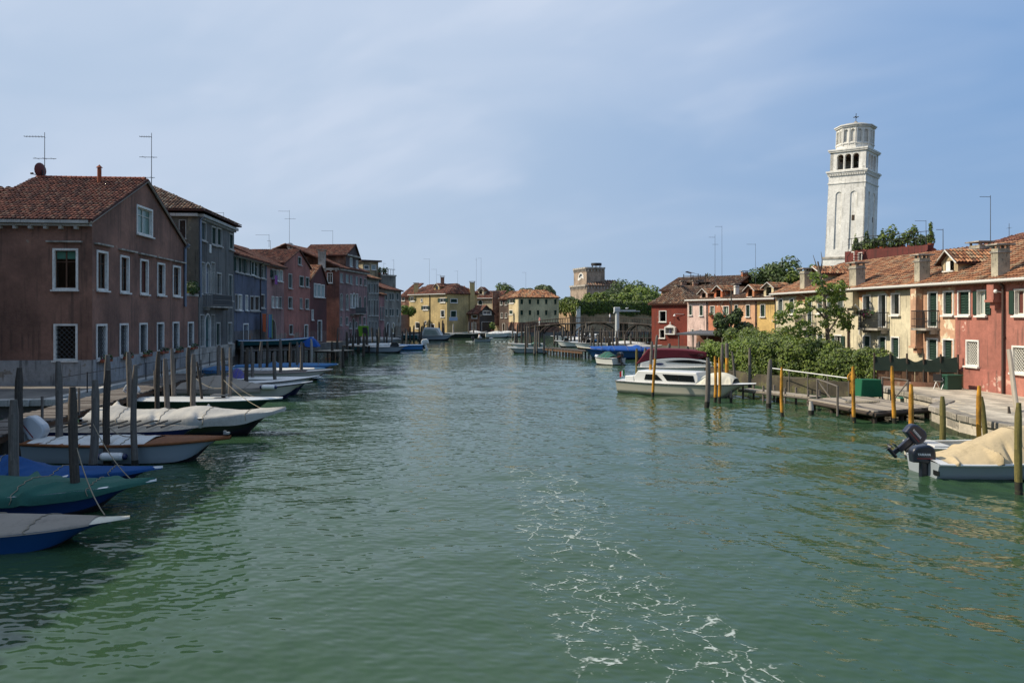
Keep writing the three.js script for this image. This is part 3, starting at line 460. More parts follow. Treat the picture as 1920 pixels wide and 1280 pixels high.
  aerial('tall aerial mast with long boom and dipole on the gabled roof', [at(80, 50)[0], zm], yr + 0.1, 2.9, [[2.62, -1.25, 7], [1.25, 0.7, 3, -0.7]]); aerial('aerial mast with flared grid antenna at the gable end', [at(275, 50)[0] , zm], yr + 0.1, 3.0, [[2.75, -0.75, 5], [1.45, 0.35, 2, -0.75], [0.15, 0.2, 2, -0.6]]);
  const d = thing('satellite_dish', 'rust red satellite dish on the ridge of the gabled roof', 'satellite dish', [at(74, 50)[0], yr + 0.08, zm - 0.1], -1.9); obj('dish', grid(16, 6, (u, v) => { const a = u * 6.2832, q = v * 0.48; return [Math.cos(a) * q, 0.55 + Math.sin(a) * q, q * q * 0.6]; }), flatMat('#5d2a22', 0.7, { side: THREE.DoubleSide }), d); obj('arm', bar([0, 0.2, 0.1], [0, 0.35, 0.75], 0.025, 5), M.iron, d); obj('receiver', rbox(0.12, 0.12, 0.18, 0.03, 0, 0.38, 0.78), M.iron, d); obj('bracket', bar([0, -0.1, -0.05], [0, 0.55, -0.02], 0.04, 6), M.iron, d);
  // neighbour whose darker roof shows past the gable
  const q = [-26.2, p0[1] - 3], N = house('dark roofed house behind the brown gabled house', [-33, q[1]]), nm = plaster('#5d4a40'); facade(N, [-40, q[1]], [-26, q[1]], G0, 10.3, nm); facade(N, [-26, q[1]], [-26, q[1] - 10], G0, 10.3, nm); facade(N, [-26, q[1] - 10], [-40, q[1] - 10], G0, 10.3, nm); facade(N, [-40, q[1] - 10], [-40, q[1]], G0, 10.3, nm);
  slope(N, [-40, q[1]], [-26, q[1]], 10.3, 5, 12.6, 'red', { sp: 0.3, len: 0.45 }); slope(N, [-26, q[1] - 10], [-40, q[1] - 10], 10.3, 5, 12.6, 'red', { sp: 0.5, len: 0.8 });
  const S2 = house('plain plastered house across the yard of the brown gabled house', [-31.4, -37.2]); for (const [a, c] of [[[-39, -37.2], [-31.4, -37.2]], [[-31.4, -37.2], [-31.4, -44.4]], [[-31.4, -44.4], [-39, -44.4]], [[-39, -44.4], [-39, -37.2]]]) facade(S2, a, c, G0, 12.4, nm); slope(S2, [-39, -37.2], [-31.4, -37.2], 12.4, 3.6, 13.8, 'red', { sp: 0.7, len: 1 }); slope(S2, [-31.4, -44.4], [-39, -44.4], 12.4, 3.6, 13.8, 'red', { sp: 0.7, len: 1 });  // unseen house, added and placed only to shade the western quay
  // house just outside the view whose shade lies over the near moorings
  const S = house('plain plastered house on the bank before the quay end', [-21.6, -8]); for (const [a, c] of [[[-21.6, -3], [-21.6, -31]], [[-21.6, -31], [-36, -31]], [[-36, -31], [-36, -3]], [[-36, -3], [-21.6, -3]]]) facade(S, a, c, G0, 12.8, nm); slope(S, [-21.6, -3], [-21.6, -31], 12.8, 7.2, 15, 'red', { sp: 0.7, len: 1 }); slope(S, [-36, -31], [-36, -3], 12.8, 7.2, 15, 'red', { sp: 0.7, len: 1 });
}
function block(H, p0, p1, depth, y1, mat, wins = [], opt = {}) { // four walls on a front line, running back
  const fr = facade(H, p0, p1, opt.y0 ?? G0, y1, mat, wins, opt), b0 = off(p0, -depth, fr.n), b1 = off(p1, -depth, fr.n), y0 = opt.y0 ?? G0;
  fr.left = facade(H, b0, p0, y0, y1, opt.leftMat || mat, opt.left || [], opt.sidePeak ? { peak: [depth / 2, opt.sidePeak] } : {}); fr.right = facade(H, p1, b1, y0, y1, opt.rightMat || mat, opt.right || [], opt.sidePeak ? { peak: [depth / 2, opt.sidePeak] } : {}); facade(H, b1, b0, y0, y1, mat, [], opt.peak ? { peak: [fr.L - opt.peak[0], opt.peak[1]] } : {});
  fr.b0 = b0; fr.b1 = b1; return fr;
}
const Q = (fr, x, y, z) => fr.world(x, y, z);
function hipRoof(H, fr, depth, ye, yr, pal, over = 0.4, sp = 0.26, len = 0.4, ridge = depth / 2) {
  const L = fr.L, o = over, e = ye; const A = Q(fr, -o, e, o), B = Q(fr, L + o, e, o), C = Q(fr, L + o, e, -depth - o), D = Q(fr, -o, e, -depth - o); let r0, r1;
  if (L > depth) { r0 = Q(fr, ridge, yr, -depth / 2); r1 = Q(fr, L - ridge, yr, -depth / 2); roofPlane(H, [A, B, r1, r0], pal, sp, len); roofPlane(H, [B, C, r1], pal, sp, len); roofPlane(H, [C, D, r0, r1], pal, sp, len); roofPlane(H, [D, A, r0], pal, sp, len); }
  else { r0 = Q(fr, L / 2, yr, -L / 2); r1 = Q(fr, L / 2, yr, -depth + L / 2); roofPlane(H, [A, B, r0], pal, sp, len); roofPlane(H, [B, C, r1, r0], pal, sp, len); roofPlane(H, [C, D, r1], pal, sp, len); roofPlane(H, [D, A, r0, r1], pal, sp, len); }
}
function gableFront(H, fr, depth, ye, yr, pal, { over = 0.35, sp = 0.26, len = 0.4, front = 0.2, mid = fr.L / 2 } = {}) { // ridge runs back from the front
  const kL = (yr - ye) / mid, kR = (yr - ye) / (fr.L - mid);
  roofPlane(H, [Q(fr, -over, ye - over * kL + 0.1, -depth), Q(fr, -over, ye - over * kL + 0.1, front), Q(fr, mid, yr + 0.1, front), Q(fr, mid, yr + 0.1, -depth)], pal, sp, len); roofPlane(H, [Q(fr, fr.L + over, ye - over * kR + 0.1, front), Q(fr, fr.L + over, ye - over * kR + 0.1, -depth), Q(fr, mid, yr + 0.1, -depth), Q(fr, mid, yr + 0.1, front)], pal, sp, len);
}
const PW = [[172, 43], [345, 58.6], [372, 62.3], [438, 72.6], [500, 85.5], [532, 92.5], [581, 103], [612, 111], [636, 114], [688, 127], [710, 133], [720.5, 136], [752, 148]].map(([a, b]) => [a, at(a, b)]), W = Object.fromEntries(PW);
{ // grey palazzo
  const mat = plaster('#65645f', { peel: 0.12, peelHex: '#6b6862', streak: 0.5, blotch: 0.2, bands: [[0.3, 2.4, 0.2]], tile: 14 }), p0 = wx(372), p1 = wx(438.5), H = house('tall grey house with balcony, three light arched window and hipped roof', p0), dk = { trim: M.trimGrey };
  const t3 = { trim: M.trimGrey, nosill: true };
  const fr = block(H, p0, p1, 11, 12.4, mat, [[375.8, 415, 385.5, 452, 'shut', { ...dk, sh: M.shutterGrey }], [395.6, 424, 405.2, 460, 'shut', dk], [406, 427, 415, 462, 'shut', dk], [429, 437.5, 437, 468.6, 'shut', dk],
    [376, 491, 383.3, 553, 'glass', t3], [384, 491, 394, 553, 'glass', { ...t3, arch: true, pane: flatMat('#6e7484', 0.5) }], [394.8, 491, 402, 553, 'glass', t3], [405, 510.6, 414.4, 553.8, 'dark', dk], [427.5, 514, 435, 564, 'shut', { ...dk, sh: M.shutterGrey }],
    [373.8, 589, 382, 651, 'dark', t3], [383, 587, 393.5, 690, 'door', { arch: true, leaf: wood('#31504f', '#4d6a66'), trim: M.trim }], [394.5, 589, 401.5, 651, 'dark', t3], [404, 604, 412, 649, 'shut', dk], [426, 603.6, 434, 644, 'dark', dk]],
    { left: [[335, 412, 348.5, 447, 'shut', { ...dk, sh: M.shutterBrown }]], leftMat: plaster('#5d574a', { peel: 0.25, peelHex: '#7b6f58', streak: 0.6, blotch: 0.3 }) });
  hipRoof(H, fr, 11, 12.75, 15.4, 'brown', 0.55); strip(H, fr, 'cornice', M.trimGrey, 12.35, 0.22, 0.4); strip(H, fr.left, 'cornice', M.trimGrey, 12.35, 0.22, 0.4); brackets(H, fr, 12.12, M.trimGrey, 0.5, 0.13);
  const b = toWall(p0, p1, [380, 552, 418, 575]); balcony(H, fr, b.x0, b.x1, heightAt(574, 64.5), 0.8, M.ironGrey); downpipe(H, fr, 0.15, 6, 12.3, M.zinc, 0.09); obj('plaque', box(0.5, 0.7, 0.06, 0, 0, 0, Math.PI / 2).translate(0.035, heightAt(464, 64) - G0, -3), M.trim, H);
  obj('plinth', box(fr.L, 1.2, 0.08, 0, 0, 0, Math.PI / 2).translate(0.043, 0.6, -fr.L / 2), M.greyStone, H); aerial('short aerial on the grey hipped roof', [XL - 7, p0[1] - 5], 14.6, 1.4, [[1.2, -0.5, 3]]); 
  const c = at(327, 60.5); chimney(H, [c[0] - 1.0, p0[1] + 0.6], 6.2, 11.6, 0.75, 0.6, M.brick);
}
{ // blue house
  const mat = plaster('#545a6b', { peel: 0.16, peelHex: '#6a6a70', streak: 0.45, blotch: 0.2, bands: [[0.3, 2.4, 0.2]], tile: 14 }), p0 = wx(438.6), p1 = W[500], H = house('slate blue plastered house with green shutters and hanging laundry', p0), o = { trim: M.trimGrey };
  const fr = block(H, p0, p1, 9, 10.1, mat, [[440, 480, 447, 510.5, 'open', o], [449, 482.7, 456, 512.7, 'open', o], [458.6, 485, 467.6, 515, 'open', o], [470, 488.6, 475.8, 516, 'glass', { pane: M.curtain }], [477, 490.8, 485, 520, 'open', o], [488.5, 494, 496.6, 522.5, 'open', o],
    [439.5, 551, 445, 581.6, 'shut', { ...o, sh: M.shutterBrown }], [446, 551.4, 452.8, 582, 'glass', { pane: flatMat('#8c7c5c', 0.6) }], [459, 553, 464, 582, 'glass', { pane: flatMat('#7d6c50', 0.6) }], [468, 554, 476, 583, 'shut', { ...o, sh: M.shutterBrown }], [477, 554.5, 485.6, 583, 'shut', { ...o, sh: M.shutterBrown }], [487.8, 551, 495.5, 578, 'shut', { ...o, sh: M.shutterBrown }], [455, 606, 465, 650, 'door', { leaf: flatMat('#5c6270', 0.8) }]]);
  slope(H, p0, p1, 10.25, 4.5, 12.0, 'red'); slope(H, fr.b1, fr.b0, 10.25, 4.5, 12.0, 'red', { sp: 0.4, len: 0.6 }); strip(H, fr, 'cornice', M.trimGrey, 10.0, 0.2, 0.35); downpipe(H, fr, meet(486.5, p0, p1).u, 2, 10, M.copper); chimney(H, Q(fr, 3, 0, -1.4).filter((_, i) => i !== 1), 10.5, 12.4, 0.6, 0.5, M.brick);
  obj('peeling_band', box(fr.L - 0.05, 2.2, 0.02, fr.L / 2, 0, 0), plaster('#5c5754', { peel: 0.4, peelHex: '#76583f', streak: 0.5, blotch: 0.4 }), H).position.set(...fr.pos(0, 2.0, 0.012)); H.children.at(-1).rotation.y = fr.turn;
  // laundry on a line
  const lay = (label, px, top, bot, w, m, k) => { const u = meet(px, p0, p1), t = thing('laundry', label, 'laundry', Q(fr, u.u, heightAt(bot, u.t), 0.75), fr.turn), h = heightAt(top, u.t) - heightAt(bot, u.t); obj('cloth', grid(14, 8, (a, b) => [(a - 0.5) * w * (1 - 0.12 * (1 - b)), b * h + Math.sin(a * 5) * 0.06 * (1 - b), 0.07 * Math.sin(a * 17 + k) * (1 - b * 0.6), a, b]), m, t); obj('line', bar([-w * 0.7, h, 0], [w * 0.7, h, 0], 0.012, 4), M.rope, t); obj('bracket', bar([-w * 0.7, h, 0], [-w * 0.7, h, -0.75], 0.02, 4), M.iron, t); };
  const stripes = texture(128, (i) => { const k = Math.floor(i / 16) % 4; return [[0.13, 0.33, 0.62], [0.35, 0.55, 0.55], [0.10, 0.25, 0.55], [0.45, 0.60, 0.35]][k]; }), d = { side: THREE.DoubleSide, roughness: 0.95 };
  lay('orange sheet drying on a line at the slate blue house', 481, 588, 622, 1.9, new THREE.MeshStandardMaterial({ color: '#a5481c', ...d }), 1); lay('blue and green striped towel drying beside an orange sheet', 493, 589, 633, 1.5, new THREE.MeshStandardMaterial({ map: stripes, ...d }), 4);
  for (const [px, h, a] of [[447, 2.4, -0.8], [490, 2.8, -1.1], [498, 3.6, -1.6]]) { const c = meet(px, p0, p1), q = Q(fr, c.u, 0, -4.4); aerial('thin aerial with a bent arm on the slate blue house roof', [q[0], q[2]], 11.9, h, [[h - 0.05, a]]); }
}
{ // pink house with laundry at the upper windows
  const mat = plaster('#966c64', { peel: 0.2, peelHex: '#8d7a6c', streak: 0.4, blotch: 0.25, bands: [[0.3, 2.4, 0.2]], tile: 14 }), p0 = W[500], p1 = W[532], H = house('faded pink narrow house with an arched gate', p0), o = { trim: M.trimGrey };
  const fr = block(H, p0, p1, 9, 10.1, mat, [[508.6, 504, 516, 523, 'open', o], [517.6, 506, 522.5, 527, 'shut', { sh: M.shutterPale }], [524, 506, 529, 528, 'shut', { sh: M.shutterPale }], [508.6, 555, 513, 577, 'glass', { pane: M.curtain }], [516, 556, 520.6, 577, 'glass', { pane: M.curtain }], [523, 556, 527, 578, 'shut', o], [503, 597, 517, 640, 'door', { arch: true, leaf: M.darkWood, trim: M.greyStone }]]);
  slope(H, p0, p1, 10.2, 4.5, 12.4, 'red'); slope(H, fr.b1, fr.b0, 10.2, 4.5, 12.4, 'red', { sp: 0.4, len: 0.6 }); strip(H, fr, 'cornice', M.trimGrey, 10.0, 0.18, 0.3);
  const u = meet(511, p0, p1), t = thing('laundry', 'lilac shirt hanging from the faded pink house', 'laundry', Q(fr, u.u, heightAt(533, u.t), 0.35), fr.turn); obj('cloth', grid(8, 6, (a, b) => [(a - 0.5) * 0.9, b * 1.0, 0.05 * Math.sin(a * 14), a, b]), flatMat('#8b4f8c', 0.95, { side: THREE.DoubleSide }), t); obj('line', bar([-0.7, 1.0, 0], [0.9, 1.0, 0], 0.012, 4), M.rope, t); obj('bracket', bar([-0.7, 1, 0], [-0.7, 1, -0.35], 0.02, 4), M.iron, t);
}
{ // red gabled house
  const mat = plaster('#9d5e50', { peel: 0.08, peelHex: '#8f7565', streak: 0.35, blotch: 0.22, bands: [[0.3, 2.4, 0.2]], tile: 14 }), p0 = W[532], p1 = W[581], H = house('rose red house with a tall gable facing the water', p0), o = { trim: M.trimGrey };
  const m = meet(560, p0, p1), yp = heightAt(469, m.t), fr = block(H, p0, p1, 14, 10.6, mat, [[558, 481, 564.4, 497, 'shut', o], [540, 512.7, 547, 541, 'shut', { ...o, sh: M.shutterGrey }], [560.7, 517, 568.8, 537.4, 'shut', o], [572.5, 519, 579, 538.5, 'shut', o], [539.7, 556, 547.5, 579, 'dark', o], [561.5, 558.6, 566, 579, 'glass', o], [572, 559.7, 578.6, 580, 'dark', o], [541.4, 608, 548.6, 627.5, 'shut', { ...o, sh: M.shutterBrown }], [570, 608, 577, 642, 'door', { leaf: M.darkWood }]], { peak: [m.u, yp] });
  gableFront(H, fr, 14, 10.6, yp, 'red', { mid: m.u }); const q = Q(fr, m.u, 0, -2); aerial('slanted pole on the rose red gabled house', [q[0] - 1.5, q[2]], yp, 1.2, [[1.15, -0.4]]);
}
{ // dark red house
  const mat = plaster('#5e2e2a', { peel: 0.05, peelHex: '#6b4a40', streak: 0.4, blotch: 0.2, bands: [[0.3, 2.4, 0.2]], tile: 14 }), p0 = W[581], p1 = W[612], H = house('dark crimson low house with white upper windows', p0), m = meet(601, p0, p1), yp = heightAt(498, m.t);
  const fr = block(H, p0, p1, 10, 9.0, mat, [[588, 531, 593.4, 557, 'shut', { sh: M.shutterPale }], [594.3, 532, 601, 557.5, 'shut', { sh: M.shutterPale }], [602, 533.4, 608, 558, 'shut', { sh: M.shutterPale }], [583.5, 580, 587, 600, 'glass'], [595, 600, 603, 640, 'door', { leaf: M.darkWood }]], { peak: [m.u, yp] }); gableFront(H, fr, 10, 9.0, yp, 'orange', { mid: m.u });
}
{ // mauve palazzo with an attic gable
  const mat = plaster('#8d6763', { peel: 0.2, peelHex: '#7d6560', streak: 0.45, blotch: 0.25, bands: [[0.3, 2.4, 0.2]], tile: 14 }), p0 = W[636], p1 = W[688], H = house('mauve palace with arched windows, long cornice and a pedimented attic', p0), t = { trim: M.trimGrey }, a = { trim: M.trimGrey, arch: true };
  const ye = heightAt(503, 114), fr = block(H, p0, p1, 16, ye, mat, [[637.4, 512, 642, 530, 'shut', { ...t, sh: M.shutterPale }], [648, 514, 653, 530.6, 'shut', { ...t, sh: M.shutterPale }], [656, 516, 660, 533, 'shut', { ...t, sh: M.shutterPale }], [666.4, 518, 670.6, 534.5, 'shut', { ...t, sh: M.shutterPale }], [673.8, 519.7, 678, 535, 'shut', { ...t, sh: M.shutterBrown }], [682, 522, 686.4, 536, 'dark', t],
    [637.4, 549.4, 642, 581.4, 'glass', a], [648, 551, 653, 581.4, 'glass', a], [655.8, 550.6, 660, 577.5, 'glass', { trim: M.trim }], [660.4, 549, 666.4, 577.5, 'glass', { trim: M.trim, arch: true }], [666.8, 550.6, 671, 577.5, 'glass', { trim: M.trim }], [672.7, 555, 676.6, 580.6, 'shut', a], [682, 555, 686, 582, 'shut', a],
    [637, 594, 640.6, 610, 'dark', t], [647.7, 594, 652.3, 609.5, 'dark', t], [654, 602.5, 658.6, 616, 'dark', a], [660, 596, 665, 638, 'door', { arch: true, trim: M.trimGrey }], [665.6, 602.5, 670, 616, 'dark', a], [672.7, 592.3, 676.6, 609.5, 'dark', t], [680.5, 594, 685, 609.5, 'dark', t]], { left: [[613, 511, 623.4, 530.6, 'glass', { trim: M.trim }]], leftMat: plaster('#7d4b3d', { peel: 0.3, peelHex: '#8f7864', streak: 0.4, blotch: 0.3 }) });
  strip(H, fr, 'cornice', M.greyStone, ye - 0.1, 0.3, 0.4); strip(H, fr.left, 'cornice', M.greyStone, ye - 0.1, 0.3, 0.4); brackets(H, fr.left, ye - 0.35, M.trimGrey, 0.8, 0.2);
  slope(H, p0, p1, ye + 0.25, 8, ye + 3.6, 'red', { sp: 0.3, len: 0.45 }); slope(H, fr.b1, fr.b0, ye + 0.25, 8, ye + 3.6, 'red', { sp: 0.5, len: 0.7 });
  const g0 = Q(fr, meet(653, p0, p1).u, 0, -0.4), g1 = Q(fr, meet(677, p0, p1).u, 0, -0.4), a0 = [g0[0], g0[2]], a1 = [g1[0], g1[2]], pk = meet(664.5, a0, a1), yb = heightAt(481, pk.t), yp = heightAt(459, pk.t), A = facade(H, a0, a1, ye + 0.2, yb, plaster('#5a4a46', { peel: 0.2 }), [[655.5, 483, 660, 500, 'shut', { sh: M.shutterPale }], [667, 488, 670.6, 503, 'shut', { sh: M.shutterPale }]], { peak: [pk.u, yp], name: 'attic_wall' });
  gableFront(H, A, 7, yb, yp, 'red', { mid: pk.u, over: 0.5, front: 0.3 }); for (const [s, e] of [[0, 0], [A.L, A.L]]) { const c = facade(H, ...(s ? [a1, off(a1, -7, A.n)] : [off(a0, -7, A.n), a0]), ye + 0.2, yb, M.brick, [], { name: 'attic_wall' }); } strip(H, A, 'string_course', M.greyStone, yb, 0.25, 0.3);
  const bu = toWall(p0, p1, [656, 577, 676, 580]); balcony(H, fr, bu.x0, bu.x1, heightAt(588, 120), 0.9, M.ironGrey); chimney(H, Q(fr, -0.2, 0, -2.5).filter((_, i) => i !== 1), ye, heightAt(470, 113), 1.0, 0.8, M.greyStone);
  const d = Q(fr, 0.6, 0, -7.6), D = thing('satellite_dish', 'round white satellite dish on the mauve palace roof', 'satellite dish', [d[0], ye + 2.5, d[2]], 0.3); obj('dish', grid(16, 5, (u, v) => { const q = v * 0.5, w = u * 6.2832; return [Math.cos(w) * q, 0.8 + Math.sin(w) * q, q * q * 0.3]; }), flatMat('#d9d6c9', 0.6, { side: THREE.DoubleSide }), D); obj('bracket', bar([0, -0.2, -0.02], [0, 0.8, -0.02], 0.05, 5), M.iron, D); obj('receiver', [bar([0, 0.1, 0.1], [0, 0.5, 0.8], 0.03, 5), box(0.15, 0.15, 0.2, 0, 0.55, 0.8)], M.iron, D);
  aerial('tall aerial with two crossbars behind the satellite dish', [d[0] - 0.3, d[2] - 1], ye + 3.3, 5.4, [[5.2, -1.6, 4], [4.1, 0.9, 3, -0.7]]); aerial('bent arm aerial behind the attic pediment', [Q(fr, 14, 0, -6)[0], Q(fr, 14, 0, -6)[2]], ye + 2.8, 4.2, [[4.1, -1.8]]); aerial('low bent arm aerial on the mauve palace ridge', [d[0] - 3, d[2]], ye + 3.4, 1.6, [[1.5, -1.9]]); aerial('low bent arm aerial on the mauve palace ridge', [d[0] - 8, d[2] + 1], ye + 3.4, 1.3, [[1.2, -1.9]]);
}
{ // grey houses and the roof towers at the bend
  const mat = plaster('#7a756c', { peel: 0.3, peelHex: '#6d6458', streak: 0.5, blotch: 0.3, bands: [[0.3, 2.4, 0.2]], tile: 14 }), p0 = W[688], p1 = W[710], H = house('narrow grey stone house with rows of shutters', p0), o = { trim: M.trimGrey };
  const ye = heightAt(521, 129), wl = []; for (const [y0, y1] of [[531, 550], [562, 592]]) for (const x of [690, 695.5, 700.5, 705]) wl.push([x, y0, x + 3.6, y1, x === 695.5 ? 'glass' : 'shut', { ...o, sh: M.shutterBrown }]); for (const x of [691, 697, 703]) wl.push([x, 602, x + 4, 634, 'dark', o]);
  const fr = block(H, p0, p1, 12, ye, mat, wl); slope(H, p0, p1, ye + 0.1, 6, ye + 2.2, 'orange', { sp: 0.32, len: 0.5 }); slope(H, fr.b1, fr.b0, ye + 0.1, 6, ye + 2.2, 'orange', { sp: 0.6, len: 0.9 }); strip(H, fr, 'cornice', M.greyStone, ye, 0.2, 0.35);
  const S = house('pink strip of a house squeezed between two grey fronts', W[710]), sm1 = plaster('#9a6763', { peel: 0.1 }), fs = block(S, W[710], W[720.5], 10, heightAt(552, 134), sm1, [[712, 575, 714.5, 600, 'shut', o], [716.5, 575, 719, 600, 'shut', o]]); slope(S, W[710], W[720.5], heightAt(551, 134), 5, heightAt(538, 138), 'orange', { sp: 0.32, len: 0.5 });
  const m2 = plaster('#847d70', { peel: 0.35, peelHex: '#7a6a55', streak: 0.5, blotch: 0.35, bands: [[0.3, 2.4, 0.2]], tile: 14 }), I = house('grey three window house at the bend of the bank', W[720.5]), yi = heightAt(543, 140), wi = []; for (const [y0, y1] of [[549, 563], [578, 593]]) for (const x of [722, 729.6, 734.4, 743]) wi.push([x, y0, x + 3.6, y1, 'shut', { ...o }]); wi.push([724, 604, 730, 640, 'door', { arch: true, leaf: M.darkWood }], [735, 604, 740, 625, 'dark', { arch: true }]);
  const fi = block(I, W[720.5], W[752], 12, yi, m2, wi); slope(I, W[720.5], W[752], yi + 0.1, 5, yi + 1.8, 'red', { sp: 0.32, len: 0.5 }); strip(I, fi, 'cornice', M.greyStone, yi, 0.2, 0.3);
  const T = house('tan flat roofed rooftop storey above the grey fronts', at(680, 146)), m3 = plaster('#8b7d5d', { peel: 0.3, peelHex: '#a99b7a', streak: 0.4, blotch: 0.3 }), t0 = at(680, 146), t1 = at(709, 148), yt = heightAt(490, 146), ft = block(T, t0, t1, 7, yt, m3, [[682, 497, 692, 505, 'dark'], [696, 496, 705, 506, 'shut', { sh: M.shutterPale }]], { rightMat: m2 }); obj('roof', box(ft.L + 1, 0.3, 8, ft.L / 2, 0, -3.5), M.copper, T).position.set(...ft.pos(0, yt + 0.15, 0)); T.children.at(-1).rotation.y = ft.turn;
  const U = house('grey roof tower with a crowded terrace of plant pots', at(715, 149)), u0 = at(715, 149), u1 = at(742, 152), yu = heightAt(515, 150), fu = block(U, u0, u1, 8, yu, m2, [[741, 524, 743, 533, 'dark']], { right: [[745, 522, 749, 534, 'dark']] }); strip(U, fu, 'cornice', M.greyStone, yu - 0.1, 0.25, 0.2);
  const fence = []; for (let x = 0.2; x < fu.L; x += 0.6) { const m = obj('terrace_post', bar([0, 0, 0], [0, 1.1, 0], 0.04, 4), M.iron, U); m.position.set(...fu.pos(x, yu, -0.2)); } const rl = obj('terrace_rail', box(fu.L, 0.08, 0.06, fu.L / 2, 1.1, -0.2), M.iron, U); rl.position.set(...fu.pos(0, yu, 0)); rl.rotation.y = fu.turn;
  const r = R(12); for (let k = 0; k < 5; k++) { const q = Q(fu, 0.5 + k * 0.55, 0, -0.9 - r()), b = thing('potted_plant', 'small potted plant on the grey roof tower terrace', 'plant', [q[0], yu, q[2]], 0, 'pots on the roof tower'); obj('pot', new THREE.CylinderGeometry(0.22, 0.16, 0.4, 9).translate(0, 0.2, 0), M.terracotta, b); obj('foliage', leafGeo([[0, 0.8, 0, 0.35, 0.5 + r() * 0.4, 0.35]], 90, 0.14, 60 + k, PAL.dark), M.leaf, b); }
  aerial('thin pole on the grey roof tower', [u1[0] - 0.5, u1[1] - 2], yu, 3.2, [[3, -0.4]]); aerial('thin pole on the grey roof tower', [u1[0] - 2.5, u1[1] - 3], yu, 2.6, [[2.4, 0.5]]);
}
// ---------------------------------------------------------------- the houses across the end of the canal
{
  const o = { trim: M.trim }, yel = plaster('#b39a62', { peel: 0.12, peelHex: '#c3a76c', streak: 0.2, blotch: 0.16 }), oli = yel;
  const a = at(767, 181), b = at(838, 172), H = house('yellow ochre house with green shutters and a dormer at the canal end', a), ye = 9.1;
  const fr = block(H, a, b, 9, ye, yel, [[769, 556, 778, 565, 'open', o], [789, 559.5, 792.4, 565.5, 'glass', o], [792.5, 572.4, 803, 581.4, 'open', o], [824.5, 558, 835.5, 567.5, 'open', o], [826, 581, 833.6, 594.6, 'dark', o], [778.6, 603.5, 786, 616, 'dark', o], [796, 601, 799.5, 607, 'dark', o], [807, 607, 815, 628, 'door', o]],
    { rightMat: oli, right: [[844, 559.4, 857.7, 568, 'shut', o], [844.5, 581.7, 856, 595, 'shut', o]] });
  hipRoof(H, fr, 9, ye + 0.1, 11.5, 'red', 0.4, 0.4, 0.6, 1.8); gutter(H, fr, ye, M.gutter, 0.45); downpipe(H, fr, meet(806, a, b).u, 1, ye, M.iron, 0.09);
  { const q = Q(fr, meet(778, a, b).u, 0, -0.3); chimney(H, [q[0], q[2]], 8, 11.6, 1, 0.8, yel); const q2 = Q(fr, fr.L + 0.3, 0, -7.2); chimney(H, [q2[0], q2[2]], 3, 11.8, 1.1, 1.0, yel); const q3 = Q(fr, fr.L * 0.62, 0, -3); chimney(H, [q3[0], q3[2]], 10, 13, 0.8, 0.8, M.brick); const d0 = Q(fr, fr.L * 0.55, 0, -1.4), d1 = Q(fr, fr.L * 0.55 + 1.7, 0, -1.4); dormer(H, [d0[0], d0[2]], [d1[0], d1[2]], 9.7, 11.0, 11.6, 2.6, oli, 'red'); }
  const c0 = at(751, 184), Bk = house('brick fronted house beside the yellow ochre house', c0), bf = block(Bk, c0, at(767, 182.5), 8, 8.9, M.brick, [[753, 556, 759, 564, 'dark', o], [753, 575, 758, 583, 'dark', o]]); slope(Bk, c0, at(767, 182.5), 9, 5, 12, 'red', { sp: 0.4, len: 0.6 });
  const iv = thing('climbing_shrub', 'bright green climber hanging over the wall by the brick front', 'shrub', [...at(762, 176)].flatMap((v, i) => i ? [G0, v] : [v])); obj('stem', limb([[0, -0.1, 0], [0.3, 2, 0], [0, 4.6, 0.2]], 0.14, 0.05), M.bark, iv); obj('foliage', leafGeo([[-0.6, 5.0, 0, 1.4, 0.9, 0.9], [1.0, 4.6, 0.2, 1.1, 1.1, 0.8], [0, 3.9, 0.2, 0.9, 0.8, 0.6]], 900, 0.28, 8, PAL.fresh), M.leaf, iv);
  const gw = thing('garden_wall', 'shaded brick garden wall between the grey bend and the yellow house', 'wall', [at(752, 160)[0], G0, at(752, 160)[1]]); facade(gw, at(750, 158), at(768, 178), G0, 4.6, M.brick, []); 
  // cream house behind with brick end, brown house
  const cr = plaster('#c9b88f', { peel: 0.3, peelHex: '#a67c52', streak: 0.25, blotch: 0.2 }), e0 = at(862, 192), e1 = at(937, 188), C = house('cream house with peeling plaster behind the boat shed', e0), yc = 8.6;
  const fc = block(C, e0, e1, 8, yc, cr, [[878, 560, 887, 571, 'open', o], [896, 562, 905, 572, 'shut', { ...o, arch: true }]], { rightMat: M.brick }); slope(C, e0, e1, yc, 4, 10.4, 'red', { sp: 0.42, len: 0.6 }); gutter(C, fc, yc - 0.1);
  { const d0 = Q(fc, meet(892, e0, e1).u, 0, -1.2), d1 = Q(fc, meet(892, e0, e1).u + 1.5, 0, -1.2); dormer(C, [d0[0], d0[2]], [d1[0], d1[2]], 9.2, 10.7, 11.3, 2.4, cr, 'red'); const q = Q(fc, meet(931, e0, e1).u, 0, 0.4); chimney(C, [q[0], q[2]], 2, 10.0, 1.6, 0.8, M.brick); }
  const f0 = at(936, 186), f1 = at(954, 184), Br = house('dark brown brick house beside the cream hipped house', f0), bfr = block(Br, f0, f1, 8, 8.3, plaster('#5b4a40', { peel: 0.2, peelHex: '#735d4d' }), [[938, 564, 942, 572, 'shut', o], [947, 564, 951, 572, 'shut', o], [939, 586, 943, 596, 'dark', o], [947, 586, 951, 596, 'dark', o], [942, 606, 947, 628, 'door', o]]); slope(Br, f0, f1, 8.4, 4, 10.2, 'orange', { sp: 0.42, len: 0.6 });
  // boat shed
  const s0 = at(866, 178), s1 = at(899, 174), s2 = at(927, 176.5), Sh = thing('boat_shed', 'low brick boat shed with a gabled tile roof', 'shed', [s0[0], G0, s0[1]]);
